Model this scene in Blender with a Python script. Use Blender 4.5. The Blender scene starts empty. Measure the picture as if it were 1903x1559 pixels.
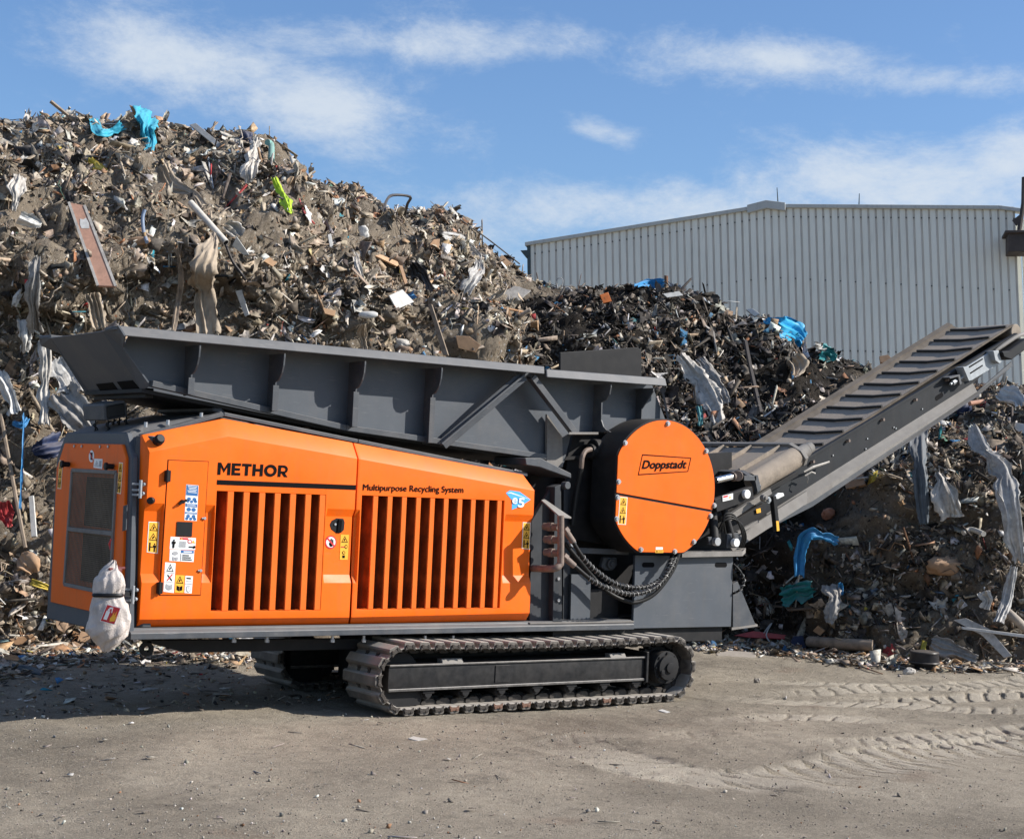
import bpy, bmesh, math, random
import numpy as np
from mathutils import Vector, Matrix
from mathutils.bvhtree import BVHTree

random.seed(7); rng = np.random.default_rng(11)
scene = bpy.context.scene
COL = scene.collection

# ------------------------------------------------------------------ camera
# X runs along the machine, Y away from the camera, Z up; the near side panel lies on Y = 0.
FOC = 3050.0
RM = np.array([[0.80585, -0.59045, -0.04448], [0.05947, 0.00596, 0.99821], [0.58913, 0.80705, -0.03992]])
CAM = np.array([0.0, -12.0, 1.998])
Rw = RM * np.array([1, 1, -1])            # rows: right, down, forward in world axes
cd = bpy.data.cameras.new('camera'); cam = bpy.data.objects.new('camera', cd); COL.objects.link(cam)
cd.sensor_fit = 'HORIZONTAL'; cd.sensor_width = 36.0; cd.lens = FOC / 1903 * 36
cd.clip_start = 0.1; cd.clip_end = 3000
m = Matrix.Identity(4)
for i in range(3):
    m[i][0] = Rw[0][i]; m[i][1] = -Rw[1][i]; m[i][2] = -Rw[2][i]; m[i][3] = CAM[i]
cam.matrix_world = m
scene.camera = cam

# ------------------------------------------------------------------ light
SUN = Vector((1.18, -0.92, 1.0)).normalized()       # towards the sun
sun_el = math.asin(SUN.z); sun_az = math.atan2(SUN.x, SUN.y)
ld = bpy.data.lights.new('sun', 'SUN'); ld.energy = 5.0; ld.angle = math.radians(0.5); ld.color = (1.0, 0.95, 0.88)
sun = bpy.data.objects.new('sun', ld); COL.objects.link(sun)
sun.rotation_euler = SUN.to_track_quat('Z', 'Y').to_euler()
world = bpy.data.worlds.new('World'); scene.world = world; world.use_nodes = True
scene.view_settings.view_transform = 'Standard'; scene.view_settings.look = 'None'
scene.view_settings.gamma = 1.0; scene.view_settings.use_curve_mapping = False
scene.view_settings.exposure = 0.56
scene.cycles.max_bounces = 6


def ray(px, py):
    return ((px - 951.5) / FOC) * Rw[0] + ((py - 779.5) / FOC) * Rw[1] + Rw[2]
def W(px, py, Y):                                    # the point seen there on the plane at depth Y
    v = ray(px, py); return CAM + v * ((Y + 12.0) / v[1])
def G(px, py, z=0.0):
    v = ray(px, py); return CAM + v * ((z - CAM[2]) / v[2])
def EX(px, py, X):
    v = ray(px, py); return CAM + v * (X / v[0])
def PLN(px, py, p0, n):
    v = ray(px, py); return CAM + v * (np.dot(np.asarray(p0) - CAM, n) / np.dot(v, n))


def build_sky():
    nt = world.node_tree; N = nt.nodes; L = nt.links; N.clear()
    out = N.new('ShaderNodeOutputWorld'); bg = N.new('ShaderNodeBackground'); bg.inputs[1].default_value = 0.08
    sky = N.new('ShaderNodeTexSky'); sky.sky_type = 'NISHITA'; sky.sun_disc = False
    sky.sun_elevation = sun_el; sky.sun_rotation = sun_az; sky.air_density = 1.0; sky.dust_density = 1.0; sky.ozone_density = 2.2
    tc = N.new('ShaderNodeTexCoord')
    def mth(op, a, b=None, c=None):
        n = N.new('ShaderNodeMath'); n.operation = op
        for k, v in enumerate((a, b, c)):
            if v is None: continue
            if isinstance(v, (int, float)): n.inputs[k].default_value = v
            else: L.new(v, n.inputs[k])
        return n.outputs[0]
    def vdot(vec):
        n = N.new('ShaderNodeVectorMath'); n.operation = 'DOT_PRODUCT'; L.new(tc.outputs['Generated'], n.inputs[0]); n.inputs[1].default_value = vec
        return n.outputs['Value']
    # cloud noise in flattened direction space: clouds lie on a high plane, so they stretch sideways
    mp = N.new('ShaderNodeMapping'); mp.inputs['Scale'].default_value = (12, 12, 24); L.new(tc.outputs['Generated'], mp.inputs[0])
    n1 = N.new('ShaderNodeTexNoise'); n1.inputs['Scale'].default_value = 1.0; n1.inputs['Detail'].default_value = 9; n1.inputs['Roughness'].default_value = 0.70
    n1.inputs['Distortion'].default_value = 0.15
    L.new(mp.outputs[0], n1.inputs['Vector'])
    # where the cloud banks drift: centre direction, half sizes across and up
    banks = None
    for (px, py, wx, wy, rot, k) in BANKS:
        d = ray(px, py); d = d / np.linalg.norm(d)
        e = ray(px + 10 * math.cos(rot), py + 10 * math.sin(rot)); e = e / np.linalg.norm(e) - d; e = e - d * np.dot(e, d); e /= np.linalg.norm(e)
        u = np.cross(d, e)
        a = mth('DIVIDE', vdot(e), wx / FOC); b = mth('DIVIDE', vdot(u), wy / FOC)
        s = mth('ADD', mth('MULTIPLY', a, a), mth('MULTIPLY', b, b))
        front = mth('GREATER_THAN', vdot(d), 0.2)
        gss = mth('MULTIPLY', mth('MULTIPLY', mth('EXPONENT', mth('MULTIPLY', s, -1.0)), k), front)
        banks = gss if banks is None else mth('MAXIMUM', banks, gss)
    n2 = N.new('ShaderNodeTexNoise'); n2.inputs['Scale'].default_value = 2.2; n2.inputs['Detail'].default_value = 4; L.new(tc.outputs['Generated'], n2.inputs['Vector'])
    far = mth('MULTIPLY', mth('SUBTRACT', n2.outputs[0], 0.5), 0.5)
    # unseen extra cloud added outside the view to whiten and brighten the fill light
    fw = Rw[2]; away = N.new('ShaderNodeMapRange'); away.interpolation_type = 'SMOOTHSTEP'; away.inputs['From Min'].default_value = 0.93; away.inputs['From Max'].default_value = 0.80; away.inputs['To Max'].default_value = 0.17
    L.new(vdot(tuple(fw)), away.inputs[0])
    cov = mth('ADD', mth('ADD', mth('ADD', n1.outputs[0], banks), mth('MULTIPLY', far, 0.5)), away.outputs[0])
    mr = N.new('ShaderNodeMapRange'); mr.interpolation_type = 'SMOOTHSTEP'
    mr.inputs['From Min'].default_value = 0.58; mr.inputs['From Max'].default_value = 1.04; mr.inputs['To Max'].default_value = 0.86
    L.new(cov, mr.inputs[0])
    tint = N.new('ShaderNodeMix'); tint.data_type = 'RGBA'; tint.blend_type = 'MULTIPLY'; tint.inputs[0].default_value = 1; L.new(sky.outputs[0], tint.inputs[6]); tint.inputs[7].default_value = (0.89, 1.09, 1.34, 1)
    mix = N.new('ShaderNodeMix'); mix.data_type = 'RGBA'; L.new(mr.outputs[0], mix.inputs[0]); L.new(tint.outputs[2], mix.inputs[6])
    mix.inputs[7].default_value = CLOUD
    L.new(mix.outputs[2], bg.inputs[0]); L.new(bg.outputs[0], out.inputs[0])
CLOUD = (6.0, 6.6, 7.3, 1)
BANKS = [(380, 115, 300, 85, 0.10, 0.42), (600, 200, 260, 80, 0.15, 0.42), (560, 75, 260, 45, 0.0, 0.36), (880, 82, 240, 40, 0.0, 0.38), (1450, 110, 260, 48, 0.05, 0.46),
         (1760, 150, 220, 40, 0.08, 0.40), (1120, 245, 110, 30, 0.35, 0.36), (1150, 395, 380, 75, 0.0, 0.46), (1650, 335, 360, 85, -0.05, 0.46), (1880, 285, 140, 80, -0.2, 0.46),
         (760, 420, 260, 50, 0.0, 0.30)]
build_sky()

# ------------------------------------------------------------------ helpers
class MB:
    def __init__(s): s.v = []; s.f = []
    def add(s, vs, fs):
        b = len(s.v); s.v += [tuple(map(float, p)) for p in vs]; s.f += [tuple(i + b for i in f) for f in fs]; return s
    def prism(s, pts, vec):
        n = len(pts); q = [np.asarray(p) + np.asarray(vec) for p in pts]
        fs = [tuple(range(n)), tuple(range(2 * n - 1, n - 1, -1))] + [(i, i + n, (i + 1) % n + n, (i + 1) % n) for i in range(n)]
        return s.add(list(pts) + q, fs)
    def pp(s, pxs, Y, dY): return s.prism([W(x, y, Y) for x, y in pxs], (0, dY, 0))
    def box(s, x0, x1, y0, y1, z0, z1):
        return s.prism([(x0, y0, z0), (x1, y0, z0), (x1, y0, z1), (x0, y0, z1)], (0, y1 - y0, 0))
    def bar(s, p0, p1, w, h, up=(0, 0, 1)):
        p0 = np.asarray(p0, float); p1 = np.asarray(p1, float); t = p1 - p0; t /= np.linalg.norm(t)
        sd = np.cross(t, up); sd /= np.linalg.norm(sd); u = np.cross(sd, t)
        a, b = sd * w / 2, u * h / 2
        return s.prism([p0 - a - b, p0 + a - b, p0 + a + b, p0 - a + b], p1 - p0)
    def cyl(s, p0, p1, r0, r1=None, n=16):
        r1 = r0 if r1 is None else r1
        p0 = np.asarray(p0, float); p1 = np.asarray(p1, float); t = p1 - p0; t /= np.linalg.norm(t)
        a = np.cross(t, (0, 0, 1) if abs(t[2]) < .9 else (1, 0, 0)); a /= np.linalg.norm(a); b = np.cross(t, a)
        vs = []
        for p, r in ((p0, r0), (p1, r1)):
            vs += [p + r * (math.cos(k * 2 * math.pi / n) * a + math.sin(k * 2 * math.pi / n) * b) for k in range(n)]
        return s.add(vs, [tuple(range(n)), tuple(range(2 * n - 1, n - 1, -1))] + [(k, k + n, (k + 1) % n + n, (k + 1) % n) for k in range(n)])
    def tube(s, pts, r, n=8, smooth=0):
        P = [np.asarray(p, float) for p in pts]
        if smooth: P = spline(P, smooth)
        m = len(P); rr = r if hasattr(r, '__len__') else [r] * m
        prev = None; vs = []
        for i, p in enumerate(P):
            t = P[min(i + 1, m - 1)] - P[max(i - 1, 0)]; t = t / (np.linalg.norm(t) + 1e-9)
            if prev is None:
                a = np.cross(t, (0, 0, 1) if abs(t[2]) < .9 else (1, 0, 0))
            else: a = prev - t * np.dot(prev, t)
            a = a / np.linalg.norm(a); prev = a; b = np.cross(t, a)
            k_ = rr[min(i, len(rr) - 1)]
            vs += [p + k_ * (math.cos(k * 2 * math.pi / n) * a + math.sin(k * 2 * math.pi / n) * b) for k in range(n)]
        fs = [tuple(range(n - 1, -1, -1)), tuple(range((m - 1) * n, m * n))]
        for i in range(m - 1):
            for k in range(n): fs.append((i * n + k, i * n + (k + 1) % n, (i + 1) * n + (k + 1) % n, (i + 1) * n + k))
        return s.add(vs, fs)

def spline(P, sub):
    P = [np.asarray(p, float) for p in P]; out = []
    for i in range(len(P) - 1):
        a, b, c, d = P[max(i - 1, 0)], P[i], P[i + 1], P[min(i + 2, len(P) - 1)]
        for k in range(sub):
            t = k / sub
            out.append(0.5 * ((2 * b) + (c - a) * t + (2 * a - 5 * b + 4 * c - d) * t * t + (3 * b - a - 3 * c + d) * t ** 3))
    out.append(P[-1]); return out

def tag(o, label=None, cat=None, group=None, kind=None):
    if label: o['label'] = label
    if cat: o['category'] = cat
    if group: o['group'] = group
    if kind: o['kind'] = kind
    return o
def link(o, parent=None):
    COL.objects.link(o)
    if parent is not None:
        o.parent = parent
        o.matrix_parent_inverse = Matrix.Translation(-Vector(parent.location)) if parent.type == 'EMPTY' else Matrix.Translation(-Vector(parent.location)) if parent.parent is None else Matrix.Identity(4)
    return o
def empty(name, loc):
    o = bpy.data.objects.new(name, None); o.location = loc; o.empty_display_size = 0.2; COL.objects.link(o); return o
def finish(me, mat, bevel=0.0, smooth=None, segs=1, fix=True):
    if fix or bevel:
        bm = bmesh.new(); bm.from_mesh(me)
        if bevel:
            bmesh.ops.remove_doubles(bm, verts=bm.verts, dist=1e-5)
        if fix: bmesh.ops.recalc_face_normals(bm, faces=bm.faces)
        if bevel:
            es = [e for e in bm.edges if len(e.link_faces) == 2 and e.calc_face_angle(0) > 0.5]
            if es: bmesh.ops.bevel(bm, geom=es, offset=bevel, segments=segs, profile=0.7, affect='EDGES', clamp_overlap=True)
        bm.to_mesh(me); bm.free()
    if smooth:
        me.polygons.foreach_set('use_smooth', [True] * len(me.polygons)); me.set_sharp_from_angle(angle=math.radians(smooth))
    if mat is not None: me.materials.append(mat)
    me.update(); return me
def obj(name, mb, mat, parent=None, bevel=0.0, smooth=None, segs=1, fix=True):
    me = bpy.data.meshes.new(name); me.from_pydata(mb.v, [], mb.f)
    finish(me, mat, bevel, smooth, segs, fix)
    return link(bpy.data.objects.new(name, me), parent)
def copy_part(o, loc, parent, rot=None):
    c = o.copy(); COL.objects.link(c); c.location = loc
    if rot is not None: c.rotation_euler = rot
    return c

# numpy value noise
def _h(i, j, k, s):
    n = (i * 374761393 + j * 668265263 + k * 2147483647 + s * 974634777) & 0xffffffff
    n = ((n ^ (n >> 13)) * 1274126177) & 0xffffffff
    n = (n ^ (n >> 16)) & 0xffffffff
    return n.astype(np.float64) / 2147483648.0 - 1.0
def vnoise(p, s=0):
    p = np.asarray(p, float); i = np.floor(p).astype(np.int64); f = p - i; u = f * f * (3 - 2 * f)
    r = 0
    for a in (0, 1):
        for b in (0, 1):
            for c in (0, 1):
                w = (u[:, 0] if a else 1 - u[:, 0]) * (u[:, 1] if b else 1 - u[:, 1]) * (u[:, 2] if c else 1 - u[:, 2])
                r = r + w * _h(i[:, 0] + a, i[:, 1] + b, i[:, 2] + c, s)
    return r
def fbm(p, oct=4, s=0, rough=0.5):
    r = 0; a = 1.0; q = np.asarray(p, float)
    for o in range(oct):
        r = r + a * vnoise(q, s + o); q = q * 2.03 + 17.1; a *= rough
    return r

# ------------------------------------------------------------------ materials
def rgba(c): return (c[0], c[1], c[2], 1.0)
def mat(name, col, rough=0.5, metal=0.0, var=0.15, scale=6.0, bump=0.0, bscale=60.0, dust=0.0, dustcol=(0.30, 0.26, 0.22), coat=0.0, spec=0.5, alpha=1.0, trans=0.0, grime=0.0, detail=6, wear=0.0):
    M = bpy.data.materials.new(name); M.use_nodes = True; nt = M.node_tree; N = nt.nodes; L = nt.links
    B = N['Principled BSDF']; B.inputs['Roughness'].default_value = rough; B.inputs['Metallic'].default_value = metal
    B.inputs['Specular IOR Level'].default_value = spec
    if coat: B.inputs['Coat Weight'].default_value = coat; B.inputs['Coat Roughness'].default_value = 0.12
    if alpha < 1: B.inputs['Alpha'].default_value = alpha
    if trans: B.inputs['Transmission Weight'].default_value = trans
    tc = N.new('ShaderNodeTexCoord'); vec = tc.outputs['Object']
    n = N.new('ShaderNodeTexNoise'); n.inputs['Scale'].default_value = scale; n.inputs['Detail'].default_value = detail; n.inputs['Roughness'].default_value = 0.65; L.new(vec, n.inputs['Vector'])
    r = N.new('ShaderNodeValToRGB'); r.color_ramp.elements[0].position = 0.3; r.color_ramp.elements[1].position = 0.7
    r.color_ramp.elements[0].color = rgba([max(0, c * (1 - var)) for c in col]); r.color_ramp.elements[1].color = rgba([min(1, c * (1 + var)) for c in col])
    L.new(n.outputs[0], r.inputs[0]); c = r.outputs[0]
    if grime:
        # vertical runs of dirt
        mp = N.new('ShaderNodeMapping'); mp.inputs['Scale'].default_value = (14, 14, 0.9); L.new(vec, mp.inputs[0])
        g = N.new('ShaderNodeTexNoise'); g.inputs['Scale'].default_value = 1.0; g.inputs['Detail'].default_value = 5; L.new(mp.outputs[0], g.inputs['Vector'])
        gr = N.new('ShaderNodeMapRange'); gr.inputs['From Min'].default_value = 0.52; gr.inputs['From Max'].default_value = 0.8; gr.inputs['To Max'].default_value = grime; L.new(g.outputs[0], gr.inputs[0])
        mx = N.new('ShaderNodeMix'); mx.data_type = 'RGBA'; L.new(gr.outputs[0], mx.inputs[0]); L.new(c, mx.inputs[6]); mx.inputs[7].default_value = (0.10, 0.075, 0.055, 1); c = mx.outputs[2]
    if wear:
        # broad dusty patches and fine scuffs rubbed through the paint
        w1 = N.new('ShaderNodeTexNoise'); w1.inputs['Scale'].default_value = 1.7; w1.inputs['Detail'].default_value = 8; w1.inputs['Roughness'].default_value = .72; L.new(vec, w1.inputs['Vector'])
        wr = N.new('ShaderNodeMapRange'); wr.inputs['From Min'].default_value = .48; wr.inputs['From Max'].default_value = .72; wr.inputs['To Max'].default_value = wear; L.new(w1.outputs[0], wr.inputs[0])
        mx = N.new('ShaderNodeMix'); mx.data_type = 'RGBA'; L.new(wr.outputs[0], mx.inputs[0]); L.new(c, mx.inputs[6]); mx.inputs[7].default_value = (0.17, 0.155, 0.14, 1); c = mx.outputs[2]
        mp = N.new('ShaderNodeMapping'); mp.inputs['Scale'].default_value = (3, 20, 34); mp.inputs['Rotation'].default_value = (.3, .5, .2); L.new(vec, mp.inputs[0])
        w2 = N.new('ShaderNodeTexNoise'); w2.inputs['Scale'].default_value = 2.0; w2.inputs['Detail'].default_value = 7; L.new(mp.outputs[0], w2.inputs['Vector'])
        wr2 = N.new('ShaderNodeMapRange'); wr2.inputs['From Min'].default_value = .64; wr2.inputs['From Max'].default_value = .70; wr2.inputs['To Max'].default_value = wear; L.new(w2.outputs[0], wr2.inputs[0])
        mx = N.new('ShaderNodeMix'); mx.data_type = 'RGBA'; L.new(wr2.outputs[0], mx.inputs[0]); L.new(c, mx.inputs[6]); mx.inputs[7].default_value = (0.20, 0.19, 0.18, 1); c = mx.outputs[2]
    if dust:
        ge = N.new('ShaderNodeNewGeometry'); sx = N.new('ShaderNodeSeparateXYZ'); L.new(ge.outputs['Normal'], sx.inputs[0])
        mr = N.new('ShaderNodeMapRange'); mr.inputs['From Min'].default_value = 0.1; mr.inputs['From Max'].default_value = 0.8; L.new(sx.outputs[2], mr.inputs[0])
        n3 = N.new('ShaderNodeTexNoise'); n3.inputs['Scale'].default_value = 9; n3.inputs['Detail'].default_value = 7; L.new(vec, n3.inputs['Vector'])
        m1 = N.new('ShaderNodeMath'); m1.operation = 'MULTIPLY'; L.new(mr.outputs[0], m1.inputs[0]); m1.inputs[1].default_value = dust
        m2 = N.new('ShaderNodeMapRange'); m2.inputs['From Min'].default_value = 0.35; m2.inputs['From Max'].default_value = 0.75; L.new(n3.outputs[0], m2.inputs[0])
        m4 = N.new('ShaderNodeMath'); m4.operation = 'MULTIPLY_ADD'; L.new(m2.outputs[0], m4.inputs[0]); m4.inputs[1].default_value = 0.30 * dust; L.new(m1.outputs[0], m4.inputs[2])
        m4.use_clamp = True
        mx = N.new('ShaderNodeMix'); mx.data_type = 'RGBA'; L.new(m4.outputs[0], mx.inputs[0]); L.new(c, mx.inputs[6]); mx.inputs[7].default_value = rgba(dustcol); c = mx.outputs[2]
    L.new(c, B.inputs['Base Color'])
    rr = N.new('ShaderNodeMapRange'); rr.inputs['To Min'].default_value = max(0.02, rough - 0.1); rr.inputs['To Max'].default_value = min(1, rough + 0.12); L.new(n.outputs[0], rr.inputs[0]); L.new(rr.outputs[0], B.inputs['Roughness'])
    if bump:
        b = N.new('ShaderNodeBump'); b.inputs['Strength'].default_value = bump; b.inputs['Distance'].default_value = 0.01
        n2 = N.new('ShaderNodeTexNoise'); n2.inputs['Scale'].default_value = bscale; n2.inputs['Detail'].default_value = 4; L.new(vec, n2.inputs['Vector']); L.new(n2.outputs[0], b.inputs['Height']); L.new(b.outputs[0], B.inputs['Normal'])
    return M

M = {}
M['orange'] = mat('orange_paint', (0.84, 0.132, 0.003), 0.46, var=0.07, scale=3, dust=0.10, dustcol=(0.66, 0.28, 0.11), grime=0.16, wear=.07, bump=0.012, bscale=8, spec=.22)
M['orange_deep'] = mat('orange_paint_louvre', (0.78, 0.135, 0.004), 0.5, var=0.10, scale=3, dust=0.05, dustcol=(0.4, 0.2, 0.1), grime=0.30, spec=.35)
M['trim_grey'] = mat('roof_trim_grey', (.42, .43, .41), .55, var=.08, scale=1, grime=.3)
M['louvre_shade'] = mat('shaded_orange_paint', (0.21, 0.052, 0.012), 0.6, var=0.6, scale=5, grime=.8, spec=.2)  # slat webs: orange darkened in the colour to imitate shade between slats
M['char'] = mat('charcoal_paint', (0.039, 0.046, 0.056), 0.55, var=0.14, scale=7, bump=0.05, bscale=220, dust=0.45, dustcol=(0.19, 0.18, 0.17), grime=0.2, wear=.40)
M['char_clean'] = mat('charcoal_paint_plate', (0.056, 0.066, 0.080), 0.55, var=0.08, scale=5, bump=0.05, bscale=240, dust=0.10, dustcol=(.17, .17, .17), grime=0.12, wear=.22)
M['side_black'] = mat('dark_conveyor_side', (0.017, 0.019, 0.022), 0.6, var=0.25, scale=6, dust=0.05, dustcol=(.13, .12, .11), grime=.10, spec=.2)  # darker tone for the conveyor's near side plate and edge rail
M['side_dark'] = mat('shaded_bulkhead_paint', (0.026, 0.030, 0.036), 0.6, var=0.25, scale=6, dust=0.25, dustcol=(.16, .15, .14), grime=.25, spec=.3)  # shade from the coupling guard put into the charcoal colour
M['lip'] = mat('lit_frame_lip', (0.06, 0.056, 0.052), 0.45, var=0.5, scale=25, dust=0.8, dustcol=(0.42, 0.39, 0.36))  # pale tone painted in for frame edges catching the light
M['black'] = mat('black_steel', (0.014, 0.014, 0.015), 0.6, var=0.25, dust=0.22, dustcol=(0.14, 0.125, 0.11), bump=0.05, spec=.2)
M['beam'] = mat('track_frame_paint', (0.012, 0.012, 0.013), 0.5, var=0.4, scale=18, spec=.25, dust=0.16, dustcol=(0.33, 0.29, 0.25), bump=0.04)
M['plastic'] = mat('black_plastic', (0.009, 0.009, 0.010), 0.5, var=0.1, spec=.25)
M['rubber'] = mat('belt_rubber', (0.25, 0.205, 0.16), 0.9, var=0.35, scale=8, dust=0.6, dustcol=(0.34, 0.28, 0.22), bump=0.2, bscale=50)
M['belt_edge'] = mat('belt_edge_rubber', (0.125, 0.105, 0.085), 0.9, var=0.4, scale=6, dust=0.25, dustcol=(0.2, 0.17, 0.14), grime=.3, spec=.2)
M['cleat'] = mat('cleat_rubber', (0.022, 0.021, 0.02), 0.75, var=0.3, scale=12, dust=0.25, dustcol=(0.12, 0.105, 0.09))
M['shoe'] = mat('track_shoe_steel', (0.115, 0.10, 0.085), 0.6, metal=0.0, var=0.45, scale=14, dust=0.9, dustcol=(0.37, 0.335, 0.29), bump=0.25, bscale=45)  # pale tops: settled dust, brightened further to imitate sunlit plates
M['link'] = mat('track_link_steel', (0.034, 0.030, 0.026), 0.6, var=0.5, scale=12, dust=0.35, dustcol=(0.20, 0.16, 0.13), bump=0.2, spec=.25)
M['rust'] = mat('rusty_link_steel', (0.11, 0.045, 0.022), 0.7, var=0.4, scale=14, dust=0.4, bump=0.2)
M['zinc'] = mat('galvanised_steel', (0.30, 0.32, 0.335), 0.55, metal=0.35, var=0.18, scale=16)
M['chrome'] = mat('bright_steel', (0.7, 0.7, 0.7), 0.2, metal=1.0, var=0.05)
M['greybolt'] = mat('bolt_steel', (0.45, 0.45, 0.46), 0.35, metal=0.7, var=0.1)
M['dustysteel'] = mat('dusty_conveyor_steel', (0.185, 0.172, 0.157), 0.8, var=0.25, scale=7, dust=0.45, dustcol=(0.26, 0.24, 0.215), bump=0.1, grime=0.3)
M['brownsteel'] = mat('rust_dusted_pipe', (0.17, 0.125, 0.10), 0.7, var=0.3, scale=20, bump=0.1)
M['hose'] = mat('black_hose', (0.010, 0.010, 0.010), 0.5, var=0.2, spec=.25)
M['spiral'] = mat('hose_guard', (0.20, 0.195, 0.185), 0.45, var=0.15)
M['white'] = mat('white_sticker', (0.78, 0.78, 0.76), 0.45, var=0.04)
M['yellow'] = mat('yellow_sticker', (0.83, 0.42, 0.03), 0.45, var=0.05)
M['blue'] = mat('blue_sticker', (0.02, 0.12, 0.32), 0.45, var=0.05)
M['sky_blue'] = mat('light_blue_sticker', (0.06, 0.38, 0.82), 0.45, var=0.04)
M['red'] = mat('red_sticker', (0.55, 0.025, 0.03), 0.45, var=0.1)
M['ink'] = mat('black_print', (0.004, 0.004, 0.005), 0.7, var=0.05, spec=.08)
M['grey_print'] = mat('grey_print', (0.34, 0.34, 0.35), 0.5, var=0.05)
M['grille'] = mat('grille_wire', (0.19, 0.155, 0.115), 0.7, metal=0.0, var=0.3, scale=3, spec=.2)
M['radiator'] = mat('radiator_core', (0.050, 0.040, 0.030), 0.85, var=0.4, scale=30, spec=.1)
# ------------------------------------------------------------------ ground
def track_lines():
    T = []
    def tl(pts, hw, depth, k, pit, ph=0): T.append((np.array([G(x, y)[:2] for x, y in pts]), hw, depth, k, pit, ph))
    tl([(1480, 1388), (1650, 1378), (1800, 1366), (1980, 1348)], .30, .04, -.7, .25, .35)
    tl([(1380, 1288), (1560, 1284), (1760, 1276), (1980, 1262)], .24, .035, -.5, .23, .15)
    tl([(1250, 1340), (1330, 1338), (1440, 1330), (1560, 1334), (1700, 1342)], .20, .03, -.5, .24, .6)
    tl([(1330, 1258), (1480, 1270), (1650, 1277), (1960, 1285)], .20, .034, -.6, .23)
    tl([(1290, 1292), (1420, 1300), (1560, 1309), (1750, 1316), (1960, 1322)], .27, .050, -.6, .23, .3)
    tl([(1560, 1302), (1700, 1298), (1850, 1292), (1980, 1288)], .28, .070, -.8, .25, .1)
    tl([(1000, 1372), (1080, 1395), (1200, 1425), (1330, 1442), (1450, 1444), (1580, 1428), (1720, 1405), (1960, 1372)], .40, .062, -.7, .26)
    tl([(1180, 1362), (1260, 1366), (1340, 1360)], .22, .070, -.7, .23)
    tl([(1720, 1362), (1850, 1356), (1980, 1352)], .20, .055, -.6, .25, .2)
    tl([(1000, 1392), (1040, 1376), (1100, 1366), (1180, 1370)], .22, .04, -1.0, .25, .4)
    return T
def polyline_coords(P, line):
    best = np.full(len(P), 1e9); S = np.zeros(len(P)); Wd = np.full(len(P), 1e3); acc = 0
    for a, b in zip(line[:-1], line[1:]):
        d = b - a; L_ = np.linalg.norm(d); d = d / L_; r = P - a
        t = np.clip(r @ d, 0, L_); q = r - t[:, None] * d; dist = np.linalg.norm(q, axis=1)
        sgn = np.sign(d[0] * r[:, 1] - d[1] * r[:, 0]); k = dist < best
        best[k] = dist[k]; S[k] = acc + t[k]; Wd[k] = (dist * sgn)[k]; acc += L_
    return S, Wd, acc
def ground_height(X, Y):
    P = np.c_[X, Y, np.zeros_like(X)]
    h = .018 * fbm(P * .8, 3, 3) + .010 * fbm(P * 3.2, 3, 9) + .0045 * fbm(P * 11, 2, 15)
    h += .035 * np.clip(fbm(P * .45, 2, 21) - .3, 0, 1)
    clear = np.ones_like(h); press = np.zeros_like(h)
    for line, hw, dep, k, pit, ph in track_lines():
        S, w, tot = polyline_coords(P[:, :2], line)
        wob = .05 * vnoise(np.c_[S * 1.2, S * 0, S * 0 + hw * 10], 5); w = w + wob
        inside = np.clip((hw - np.abs(w)) / .05, 0, 1) * np.clip(S / 1.3, 0, 1) * np.clip((tot - S) / .6, 0, 1)
        fade = np.clip(.95 + .6 * vnoise(np.c_[S * .7, w * 2, S * 0 + 3], 7), 0.25, 1)
        f = ((S + k * w) / pit + ph + .16 * vnoise(np.c_[S * 2.4, w * 5, S * 0], 31)) % 1.0
        gw = .15 + .06 * vnoise(np.c_[S * 2.0, w * 4, S * 0 + 8], 33)
        lug = np.where(f < gw, -np.sin(math.pi * np.clip(f / gw, 0, 1)) ** .6, .12 * (1 - (f - gw) / (1 - gw)))
        h += inside * fade * dep * (lug * .95 - .20) + np.clip(1 - np.abs(np.abs(w) - hw - .03) / .06, 0, 1) * .22 * dep * np.clip(S / .5, 0, 1) * np.clip((tot - S) / .4, 0, 1)
        lug = np.clip(-lug, 0, 1)
        press = np.maximum(press, inside * fade * (.55 + .45 * (1 - lug)))
    pad = np.clip(((X - 7.2) * (11.0 - X) > 0) * ((Y + .45) * (.5 - Y) > 0), 0, 1)
    h = np.where(pad > 0, np.minimum(h, 0.0), h)
    return h, press
def axis_lines(lo, hi, step, far_lo, far_hi):
    a = list(np.arange(lo, hi + 1e-6, step)); s = step; x = hi
    while x < far_hi: s *= 1.28; x += s; a.append(x)
    s = step; x = lo
    while x > far_lo: s *= 1.28; x -= s; a.insert(0, x)
    return np.array(a)
gx = np.concatenate([axis_lines(2.0, 8.2, .05, -900, 8.2)[:-1], axis_lines(8.2, 19.6, .026, 8.2, 900)]); gy = axis_lines(-3.0, 3.2, .0215, -60, 1500)
XX, YY = np.meshgrid(gx, gy, indexing='ij'); xf, yf = XX.ravel(), YY.ravel()
hh, press = ground_height(xf, yf)
nearm = (np.abs(xf - 11) < 14) & (np.abs(yf - 2) < 9)
hh = np.where(nearm, hh, 0)
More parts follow.
